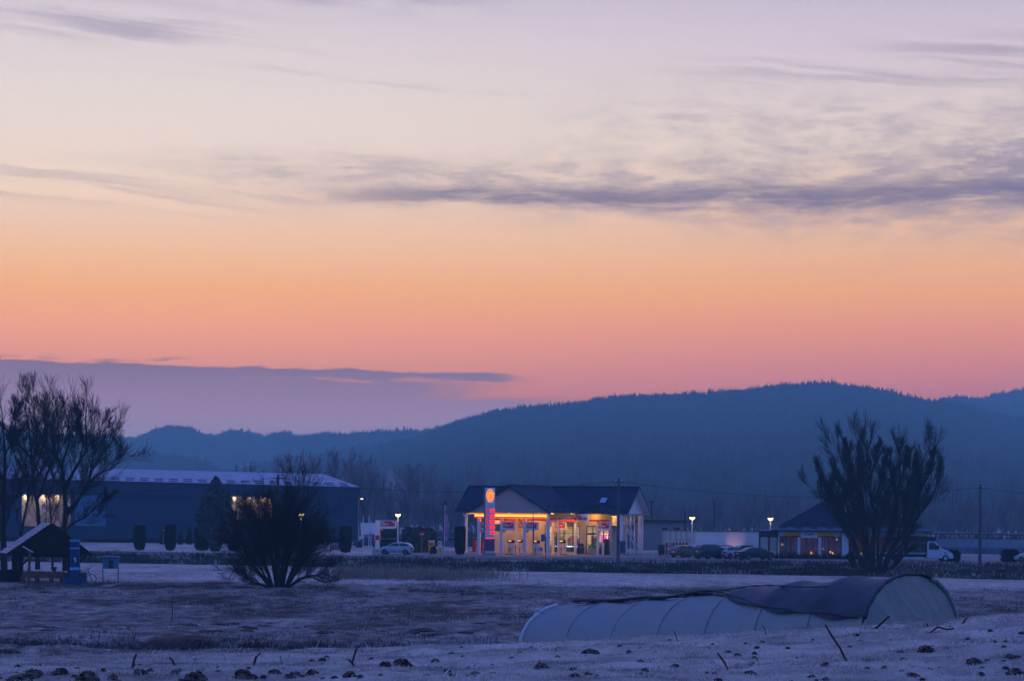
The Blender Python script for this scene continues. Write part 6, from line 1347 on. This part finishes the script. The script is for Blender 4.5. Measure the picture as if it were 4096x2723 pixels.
# thin stake in the field
sx_ = at(687, 2475, 125); o = empty('stake', (sx_.x, 113, gz(at(687, 2475, 113).x, 113))); o.location.x = at(687, 2475, 113).x; tag(o, 'thin crooked stake standing alone in the rough field', 'stake'); k = MB(); k.tube([(0, 0, -.1), (.03, 0, .5), (-.01, 0, .8), (.02, 0, 1.18)], [.022, .02, .018, .012], 6); k.build('shaft', M['wood'], o)

# ------------------------------------------------------------------ polytunnel
TF0 = Vector((.42, 94.0)); TF1 = Vector((11.75, 81.0)); TA = TF1 - TF0; TLn = TA.length; trz = math.atan2(TA.y, TA.x); PT = empty('polytunnel', (TF0.x, TF0.y, 0), trz); tag(PT, 'long plastic polytunnel with dark netting rolled over its ridge behind the frosty bank', 'polytunnel')
TWd = 5.2
def tbase(f): return -.02 + .98 * sstep(f, .15, 1.0) * 1.0
def hoopz(f): return float(np.interp(f, [0, .15, .35, .6, 1], [1.72, 1.93, 2.06, 2.2, 2.36]))
def tp(f, g, off=0.0, sag=0.0):
    """f along 0..1, g around 0(near foot)..1(far foot)"""
    a = math.pi * g; h = hoopz(f) + off; hw = TWd / 2 + off; e = .93
    cx_ = math.copysign(abs(math.cos(a)) ** e, math.cos(a)); sz = abs(math.sin(a)) ** e
    return (f * TLn, TWd / 2 - hw * cx_ , float(tbase(f)) + (h - sag) * sz)
NS = 7 * 8
def tsag(f): u_ = (f * 7) % 1.0; return (.05 + .10 * float(sstep(f, .45, .6))) * math.sin(math.pi * u_) ** .8
V_ = []; G_ = np.linspace(0, 1, 29)
for i in range(NS + 1):
    f_ = i / NS
    for g_ in G_: V_.append(tp(f_, g_, .03 * (vnoise(f_ * 16, g_ * 3, 1.7, 3, 70) - .5) * 2 - .5 * tsag(f_), tsag(f_)))
idx = np.arange((NS + 1) * 29).reshape(NS + 1, 29); Fq = np.stack([idx[:-1, :-1], idx[1:, :-1], idx[1:, 1:], idx[:-1, 1:]], -1).reshape(-1, 4)
fm = bpy.data.materials.new('plastic_film'); fm.use_nodes = True; t = fm.node_tree; t.nodes.clear(); oo = t.nodes.new('ShaderNodeOutputMaterial')
df = t.nodes.new('ShaderNodeBsdfDiffuse'); tr = t.nodes.new('ShaderNodeBsdfTranslucent'); gl = t.nodes.new('ShaderNodeBsdfGlossy'); m1 = t.nodes.new('ShaderNodeMixShader'); m2 = t.nodes.new('ShaderNodeMixShader')
gpn = t.nodes.new('ShaderNodeNewGeometry'); sgx = t.nodes.new('ShaderNodeSeparateXYZ'); t.links.new(gpn.outputs['Position'], sgx.inputs[0]); nz = noise(t, E(t, sgx.outputs[0]), E(t, sgx.outputs[1]), E(t, sgx.outputs[2]) * 2.0, .8, 5, .6)
fc = cmix(t, nz, (.28, .33, .31, 1), (.46, .50, .46, 1)); t.links.new(fc, df.inputs[0]); t.links.new(fc, tr.inputs[0]); gl.inputs['Roughness'].default_value = .35; gl.inputs[0].default_value = (.5, .55, .6, 1)
m1.inputs[0].default_value = .38; m2.inputs[0].default_value = .14; t.links.new(df.outputs[0], m1.inputs[1]); t.links.new(tr.outputs[0], m1.inputs[2]); t.links.new(m1.outputs[0], m2.inputs[1]); t.links.new(gl.outputs[0], m2.inputs[2]); t.links.new(m2.outputs[0], oo.inputs[0])
bpn = t.nodes.new('ShaderNodeBump'); bpn.inputs['Distance'].default_value = .2; bpn.inputs['Strength'].default_value = .35; nw = noise(t, E(t, sgx.outputs[0]) * 2.2 + E(t, sgx.outputs[2]) * 1.6, E(t, sgx.outputs[1]) * .7, E(t, sgx.outputs[2]) * .5, 1.0, 7, .62, 1.2); t.links.new((nw + nz * .3).v, bpn.inputs['Height']); t.links.new(bpn.outputs[0], df.inputs['Normal']); t.links.new(bpn.outputs[0], gl.inputs['Normal'])
M['film'] = fm
np_mesh('film_cover', V_, Fq, fm, PT, smooth=True)
for f_, nm in ((1.0, 'end_film'), (0.0, 'end_film')):
    V2 = []
    for r_ in np.linspace(0, 1, 9):
        for g_ in G_:
            x_, y_, z_ = tp(f_, g_); zb_ = float(tbase(f_)); yc = TWd / 2; bul = ((1 - r_ ** 2) * .12 + .10 * (float(vnoise(g_ * 9, r_ * 2, 1.0, 3, 71)) - .5)) * (1 if f_ > .5 else -1)
            V2.append((x_ + bul, yc + (y_ - yc) * r_, zb_ + (z_ - zb_) * r_))
    i2 = np.arange(9 * 29).reshape(9, 29); np_mesh(nm, V2, np.stack([i2[:-1, :-1], i2[1:, :-1], i2[1:, 1:], i2[:-1, 1:]], -1).reshape(-1, 4), fm, PT, smooth=True)
for j in range(8):
    k = MB(); k.tube([tp(j / 7, g_, .012) for g_ in np.linspace(0, 1, 33)], .016 if j < 7 else .04, 6); k.build('hoop', M['metal' if j < 7 else 'darkmetal'], PT, smooth=True)
# dark netting: its lower edge g(f) from rolled on the ridge (left) to spread over the near flank (right)
M['net'] = mat('shade_net', (.028, .040, .058), .6, var=.25, vscale=1.5, spec=.35)
ge = lambda f: np.interp(f, [0, .48, .56, .68, .82, 1.0], [.455, .44, .35, .22, .15, .115])
V3 = []; NN = 96
for i in range(NN + 1):
    f_ = .03 + .985 * i / NN; g0 = float(ge(f_)) + .012 * math.sin(f_ * 40)
    for j in range(15):
        g_ = g0 + ((.80 if f_ > .5 else .55 + .06 * math.exp(-((f_ - .08) / .05) ** 2)) - g0) * j / 14
        V3.append(tp(min(f_, 1.006), g_, .04 + (.16 * (1 - .7 * float(sstep(f_, .45, .62))) * (float(vnoise(f_ * 34, j * .55, 1.0, 3, 72)) - .3)), tsag(min(f_, 1)) * 1.15))
i3 = np.arange((NN + 1) * 15).reshape(NN + 1, 15); nt_ = np_mesh('shade_netting', V3, np.stack([i3[:-1, :-1], i3[1:, :-1], i3[1:, 1:], i3[:-1, 1:]], -1).reshape(-1, 4), M['net'], PT, smooth=True)
k = MB(); k.tube([tp(f_, float(ge(f_)) + .004 * math.sin(f_ * 50), .09 + .03 * math.sin(f_ * 31)) for f_ in np.linspace(.03, .99, 70)], [.028 + .03 * float(vnoise(f_ * 40, 1.0, 1.0, 2, 73)) if f_ < .55 else .02 for f_ in np.linspace(.03, .99, 70)], 7); k.build('rolled_edge', mat('net_roll', (.03, .032, .045), .8, var=.4, vscale=4), PT, smooth=True)
k = MB(); k.tube([tp(f_, .47 - .16 * sstep(f_, .5, .85), .06) for f_ in np.linspace(.10, .86, 50)], [.018 + .014 * math.sin(i * .9) ** 2 for i in range(50)], 6); k.build('net_fold', M['net'], PT, smooth=True)
k = MB(); k.tube([tp(1.003, g_, .03) for g_ in np.linspace(.115, .55, 20)], [.085 - .045 * i / 19 + .02 * math.sin(i * 1.9) for i in range(20)], 7); k.build('net_end_fold', M['net'], PT, smooth=True)
k = MB(); k.tube([tp(1.002, g_, .02) for g_ in np.linspace(.62, .97, 20)], [.05 + .05 * math.sin(i * 1.3) ** 2 for i in range(20)], 7); k.build('film_bunch', fm, PT, smooth=True)
k = MB(); k.tube([tp(-.002, g_, .02) for g_ in np.linspace(.0, .42, 20)], [.06 + .05 * math.sin(i * 1.7) ** 2 for i in range(20)], 7); k.build('film_bunch', mat('film_pale', (.5, .52, .55), .5), PT, smooth=True)
# low cold frame right
cf0, cf1 = at(3888, 2480, 92), at(4300, 2440, 84); o = empty('cold_frame', (cf0.x, 92, 0), math.atan2(-8, cf1.x - cf0.x)); tag(o, 'low film-covered frame with black ribbed top right of the polytunnel', 'frame'); k = MB()
Lc = math.hypot(cf1.x - cf0.x, 8); nb = 15; zl = lambda s_: 1.28 + .35 * min(1, s_ / 1.6)
k.add([(0, 0, zl(0) - .12), (1.6, 0, zl(1.6) - .1), (Lc, 0, zl(Lc) - .1), (Lc, 0, .2), (0, 0, .2)], [(0, 1, 2, 3, 4)]); k.build('film_side', fm, o)
k = MB(); k.bar((0, -.03, zl(0) - .05), (1.6, -.03, zl(2)), .16, .10).bar((1.6, -.03, zl(2)), (Lc, -.03, zl(2) + .04), .16, .10); k.build('top_rail', M['black'], o)
for i in range(nb): x = .15 + i * (Lc - .3) / nb; k = MB(); k.box(x - .025, x + .025, -.06, .0, .2, zl(x) - .04); k.build('rib', M['black'], o)

# ------------------------------------------------------------------ grass, reeds, clods, sticks
M['frostgrass'] = mat('frosted_grass', (.42, .34, .29), .9, var=.3, vscale=.9, col2=(.76, .64, .55)); M['deadgrass'] = mat('dead_grass', (.022, .018, .016), .9, var=.4, vscale=.5, col2=(.10, .085, .08)); M['reed'] = mat('reed', (.22, .15, .10), .9, var=.3, vscale=.4, col2=(.36, .28, .22))
def g_near(rg, n):
    D_ = np.sqrt(rg.random(n) * (33.5 ** 2 - 16.5 ** 2) + 16.5 ** 2); a_ = (rg.random(n) - .5) * .47; x = a_ * D_; return x, D_, .25 + .75 * sstep(vnoise(x, D_, 1.1, 3, 51), .3, .55)
blades('grass', 'short frosted grass covering the near bank', g_near, 420000, .010, .045, .0032, M['frostgrass'], 1, .9)
def g_tall(rg, n):
    D_ = np.sqrt(rg.random(n) * (34 ** 2 - 17 ** 2) + 17 ** 2); a_ = (rg.random(n) - .5) * .47; x = a_ * D_; return x, D_, sstep(vnoise(x, D_, .8, 3, 52), .5, .7)
blades('grass', 'longer pale frosted stalks on the near bank', g_tall, 9000, .03, .10, .0035, M['frostgrass'], 2, .8)
def g_mid(lo, hi, s, t0, t1):
    def f(rg, n):
        D_ = np.sqrt(rg.random(n) * (hi ** 2 - lo ** 2) + lo ** 2); a_ = (rg.random(n) - .5) * .47; x = a_ * D_; return x, D_, sstep(vnoise(x, D_ * .45, .35, 4, s), t0, t1)
    return f
blades('grass', 'rough frosted grass of the middle field', g_mid(60, 180, 53, .38, .62), 170000, .03, .13, .012, M['frostgrass'], 3, .9)
blades('grass', 'dark unfrosted tufts in the middle field', g_mid(60, 178, 54, .54, .68), 110000, .04, .17, .013, M['deadgrass'], 4, .9)
def g_verge(rg, n):
    a_ = (rg.random(n) - .5) * .56; b0, t0 = d_bot(a_), d_top(a_); D_ = b0 - 2 + (t0 - b0 - 1) * rg.random(n); x = a_ * D_; return x, D_, .35 + .65 * sstep(vnoise(x, D_, .3, 3, 55), .38, .6)
blades('grass', 'dark tall grass on the roadside embankment', g_verge, 110000, .15, .62, .022, M['deadgrass'], 5, .7)
def g_vf(rg, n):
    x, D_, k_ = g_verge(rg, n); return x, D_, sstep(vnoise(x, D_, .4, 3, 56), .52, .66)
blades('grass', 'frosted clumps on the roadside embankment', g_vf, 40000, .15, .55, .02, M['frostgrass'], 6, .7)
def g_ditch(rg, n):
    x = (rg.random(n) - .5) * 46; x = x - 2; c_ = 97 + 1.2 * np.sin(x * .11) + 1.5 * (vnoise(x, x * 0, .12, 2, 3) - .5); D_ = c_ + rg.normal(size=n) * 1.1; return x, D_, np.where(x < 4, .4 + .6 * vnoise(x, D_, .5, 2, 57), 0)
blades('grass', 'dark sedge growing along the ditch', g_ditch, 42000, .06, .26, .014, M['deadgrass'], 7, .7)
def g_far(rg, n):
    D_ = 180 + 62 * rg.random(n); a_ = (rg.random(n) - .5) * .5; x = a_ * D_; return x, D_, sstep(vnoise(x, D_ * .3, .3, 4, 58), .5, .62) * .7
blades('grass', 'thin frosted grass of the far field', g_far, 50000, .05, .18, .02, M['frostgrass'], 8, .8)
def g_reed(rg, n):
    D_ = 182 + 26 * rg.random(n); px0 = 1330 + 800 * rg.random(n); x = (px0 - CX) / F4 * D_; return x, D_, (1 - sstep(px0, 1650, 2130)) * (.3 + .7 * vnoise(x, D_, .4, 2, 59))
blades('reeds', 'tawny dry reeds standing in the far field', g_reed, 15000, .35, 1.0, .014, M['reed'], 9, .25, 'reeds')
def g_brown(rg, n):
    x = at(1230, 2350, 162).x + rg.normal(size=n) * 1.5 - 2.8; D_ = 161 + rg.normal(size=n) * 1.0; return x, D_, np.ones(n)
# weeds: thin brown stalks left foreground beyond crest
def g_weed(rg, n):
    D_ = 66 + 26 * rg.random(n); a_ = (rg.random(n) - .5) * .45; x = a_ * D_; return x, D_, np.where(x < 3, sstep(vnoise(x, D_, .4, 2, 60), .55, .7), 0)
blades('weeds', 'thin dark weed stalks beyond the near bank', g_weed, 900, .3, .75, .010, M['deadgrass'], 10, .3, 'weeds')

M['soil'] = mat('bare_soil', (.03, .018, .014), .95, var=.5, vscale=14, col2=(.16, .12, .10))
def lump(seed, flat=.55, n=12, m=8, rgh=.5):
    r2 = np.random.default_rng(seed); V_ = [(0, 0, flat)]; 
    for i in range(1, m):
        ph = math.pi / 2 * i / (m - 1)
        for j in range(n):
            th = 2 * math.pi * j / n; r_ = math.sin(ph) * (1 + rgh * (r2.random() - .5)); V_.append((r_ * math.cos(th), r_ * math.sin(th), flat * math.cos(ph) * (1 + rgh * (r2.random() - .5)) - (.1 if i == m - 1 else 0)))
    F = [(0, 1 + j, 1 + (j + 1) % n) for j in range(n)] + [(1 + (i - 1) * n + j, 1 + i * n + j, 1 + i * n + (j + 1) % n, 1 + (i - 1) * n + (j + 1) % n) for i in range(1, m - 1) for j in range(n)]
    me = bpy.data.meshes.new('lump'); me.from_pydata(V_, [], F); me.materials.append(M['soil']); return me
lm = [lump(s_, .6, rgh=.75) for s_ in range(5)]; mm = [lump(20 + s_, .32, rgh=.5) for s_ in range(4)]
r3 = random.Random(11)
def ray_to_ground(px_, py_, d0=15, d1=36):
    Ds = np.arange(d0, d1, .1); p1_ = at(px_, py_, 1.0); xs_ = p1_.x * Ds; zs_ = CAMH + (p1_.z - CAMH) * Ds; h_ = np.nonzero(zs_ <= zg(xs_, Ds))[0]
    return Vector((xs_[h_[0]], Ds[h_[0]], zs_[h_[0]])) if len(h_) else None
clods = [(2355, 2605, .9), (2385, 2608, .8), (3705, 2600, 1.1), (3600, 2605, .7), (2950, 2618, .8), (3560, 2555, .6), (3150, 2590, .5), (3870, 2550, .6), (3475, 2640, .6), (2480, 2575, .5), (3050, 2560, .5), (2165, 2665, 1.0), (1610, 2655, 1.3), (1740, 2640, .7), (1540, 2660, .9), (780, 2712, 1.3), (700, 2690, .8), (975, 2705, 1.2), (1290, 2635, .8),
         (560, 2690, .9), (600, 2680, .7), (130, 2700, 1.2), (240, 2690, 1.0), (60, 2712, 1.0), (350, 2715, 1.1), (450, 2712, .8), (1100, 2690, .9), (1180, 2700, 1.0), (1250, 2690, .9), (1400, 2695, .8), (1900, 2690, .7), (1790, 2680, .7), (2700, 2660, .7), (2560, 2640, .6), (3300, 2660, .7), (3900, 2650, .9), (4040, 2620, .8), (4060, 2690, .9), (3000, 2690, .8), (2300, 2700, .7), (3650, 2700, .8), (2850, 2570, .4), (3250, 2555, .4), (3400, 2580, .5), (3800, 2500, .4), (3960, 2520, .4), (4020, 2560, .5), (2230, 2620, .5), (2620, 2600, .4), (2780, 2590, .4)]
for i in range(120): clods.append((r3.uniform(0, 4096), None, r3.uniform(.2, .6)))
for i, (x, y, s_) in enumerate(clods):
    if y is None: yc = 2660 - (x / 4096) * 170; y = r3.uniform(yc, 2723)
    p = ray_to_ground(x, y + 8)
    if p is None: continue
    o = bpy.data.objects.new('earth_clod', lm[i % 5]); COL.objects.link(o); w_ = .062 * s_ * (1.15 if s_ >= .9 else 1.0); o.location = (p.x, p.y, gz(p.x, p.y) - .004); o.scale = (w_ * r3.uniform(.8, 1.3), w_, w_ * r3.uniform(.9, 1.4)); o.rotation_euler = (0, 0, r3.random() * 6)
    tag(o, 'dark clod of bare earth lying in the frosted grass of the near bank', 'earth clod', 'earth clods on the near bank')
holes = [(520, 2345), (560, 2340), (640, 2347), (690, 2346), (720, 2350), (590, 2352), (400, 2332), (380, 2338), (440, 2334), (350, 2340), (300, 2343), (240, 2345), (800, 2345), (860, 2352), (1570, 2358), (1660, 2362), (1840, 2366), (1900, 2372), (1960, 2374), (1760, 2368), (1880, 2376), (2040, 2378), (60, 2355), (150, 2360), (180, 2368), (130, 2352),
         (725, 2497), (875, 2498), (930, 2494), (1085, 2492), (990, 2512), (985, 2522), (870, 2523), (825, 2524), (1190, 2512), (1050, 2504), (55, 2510), (130, 2508), (180, 2508), (210, 2509), (190, 2521), (1650, 2527), (1690, 2520), (1730, 2540), (1530, 2525), (1920, 2493), (2010, 2498), (1300, 2530), (1860, 2530), (700, 2620), (30, 2605), (40, 2640), (760, 2500), (1240, 2505), (2100, 2470), (960, 2350), (1000, 2349), (1700, 2365)]
for i, (x, y) in enumerate(holes):
    p = ray_to_ground(x, y, 60, 190)
    if p is None: continue
    o = bpy.data.objects.new('molehill', mm[i % 4]); COL.objects.link(o); w_ = r3.uniform(.22, .42) * (1.5 if y < 2400 else 1.0); o.location = (p.x, p.y, gz(p.x, p.y) - .02); o.scale = (w_ * 1.3, w_, w_ * .9); o.rotation_euler = (0, 0, r3.random() * 6)
    tag(o, 'dark flat molehill in the rough field', 'molehill', 'molehills in the field')
# sticks
M['stick'] = mat('dry_stalk', (.055, .025, .018), .9, var=.4, vscale=8); M['fstick'] = mat('frosted_stalk', (.32, .28, .27), .9, var=.3, vscale=8)
sticks = [([(1010, 2655), (1025, 2625), (1040, 2612)], .030, 'stick', 'thick dark stalk stump at the lower left, leaning right'), ([(1430, 2660), (1405, 2645), (1395, 2637)], .028, 'stick', 'short thick stalk leaning left near the lower left clods'), ([(1460 - 545, 2640), (1440 - 545, 2620), (1425 - 545, 2602), (1400 - 545, 2592)], .014, 'fstick', 'pale frosted bent stalk with forked top in the lower left'),
  ([(1402, 2652), (1425, 2595), (1432, 2585)], .024, 'stick', 'upright reddish stalk leaning right, lower middle'), ([(1140, 2640), (1160, 2610), (1180, 2595)], .016, 'fstick', 'frosted pale stalk leaning right, left of the upright reddish one'), ([(1135, 2655), (1120, 2620)], .010, 'stick', 'short thin dark stalk beside the frosted leaning one'),
  ([(528, 2675), (535, 2640), (545, 2615)], .028, 'stick', 'dark leaning stump near the left edge of the grassy bank'), ([(710, 2660), (690, 2640), (680, 2630)], .028, 'stick', 'short dark stalk end lying left, lower left quarter'),
  ([(2920, 2675), (2900, 2650), (2870, 2610)], .020, 'stick', 'dark bent stalk in the grass below the tunnel middle'), ([(3395, 2640), (3360, 2590), (3320, 2530), (3302, 2498)], .022, 'stick', 'long dark stalk leaning left in front of the tunnel end'), ([(3365, 2525), (3380, 2508), (3390, 2495)], .018, 'fstick', 'short frosted stalk stub in front of the tunnel end'),
  ([(3470, 2512), (3510, 2506), (3540, 2478), (3556, 2464)], .034, 'stick', 'thick frosty branch lying at the foot of the tunnel end'), ([(3605, 2510), (3650, 2480), (3678, 2461)], .024, 'fstick', 'slanting frosted branch before the tunnel gable'), ([(3840, 2492), (3868, 2468)], .022, 'stick', 'short slanting stick beside the cold frame'),
  ([(3700, 2530), (3750, 2506), (3790, 2516), (3815, 2512)], .024, 'stick', 'crooked dark branch lying on the bank below the tunnel gable'), ([(2715, 2560), (2700, 2530), (2695, 2522)], .012, 'stick', 'thin dark stalk in front of the middle of the tunnel'), ([(3070, 2535), (3058, 2515), (3050, 2500)], .014, 'stick', 'forked thin stalk in front of the tunnel, right of its middle'), ([(2215, 2600), (2228, 2585), (2240, 2590)], .014, 'stick', 'small hooked stalk before the left part of the tunnel'), ([(3712, 2505), (3708, 2492)], .018, 'stick', 'tiny upright stub before the tunnel gable')]
for pts, r_, m_, lb in sticks:
    b_ = ray_to_ground(pts[0][0], pts[0][1] + 4, 15, 60) or at(pts[0][0], pts[0][1], 29.5)
    D_ = min(b_.y, 30.0); P = [at(x, y, D_ + .1 * i) for i, (x, y) in enumerate(pts)]; b0 = P[0].copy(); P[0].z -= .05; r_ *= .5
    k = MB(); k.tube([p - b0 for p in P], [r_ * (1 - .25 * i / len(P)) for i in range(len(P))], 7); o = k.build('dry_stalk', M[m_], None); o.location = b0; tag(o, lb, 'stalk')
# chimney smoke beyond the warehouse corner
sm = at(1575, 1935, 640)
k = MB(); k.box(-9, 9, -6, 6, -9, 6); o = k.build('smoke', M['white']); o.data.materials.clear()
vm_ = bpy.data.materials.new('smoke_volume'); vm_.use_nodes = True; t = vm_.node_tree; t.nodes.clear(); vo = t.nodes.new('ShaderNodeVolumePrincipled'); oo = t.nodes.new('ShaderNodeOutputMaterial'); t.links.new(vo.outputs[0], oo.inputs['Volume'])
tcn = t.nodes.new('ShaderNodeTexCoord'); s3 = t.nodes.new('ShaderNodeSeparateXYZ'); t.links.new(tcn.outputs['Object'], s3.inputs[0]); X_, Y_, Z_ = (E(t, s3.outputs[i]) for i in range(3))
nn_ = noise(t, X_, Y_, Z_, .28, 4, .6); cxx = X_ + Z_ * .55 - .5
rad = (cxx * cxx / 14 + Y_ * Y_ / 12 + (Z_ * Z_) / 34).sqrt(); den = (step((E(t, 1.0) - rad) + (nn_ - .5) * 2.0, .15, .75)) * .16
t.links.new(den.v, vo.inputs['Density']); vo.inputs['Color'].default_value = (.95, .85, .9, 1); o.data.materials.append(vm_); o.location = sm; tag(o, 'pale puff of chimney smoke above the trees right of the warehouse', 'smoke', None, 'stuff')

# ------------------------------------------------------------------ haze (real air)
hz = MB().box(-2400, 2400, -120, YFAR, -4, HTOP)
hm = bpy.data.materials.new('haze_air'); hm.use_nodes = True; t = hm.node_tree; t.nodes.clear()
vo = t.nodes.new('ShaderNodeVolumePrincipled'); o_ = t.nodes.new('ShaderNodeOutputMaterial'); t.links.new(vo.outputs[0], o_.inputs['Volume'])
vo.inputs['Color'].default_value = (.45, .95, 1.0, 1); vo.inputs['Density'].default_value = SIG; vo.inputs['Anisotropy'].default_value = .16
tag(hz.build('haze', hm), kind='stuff')
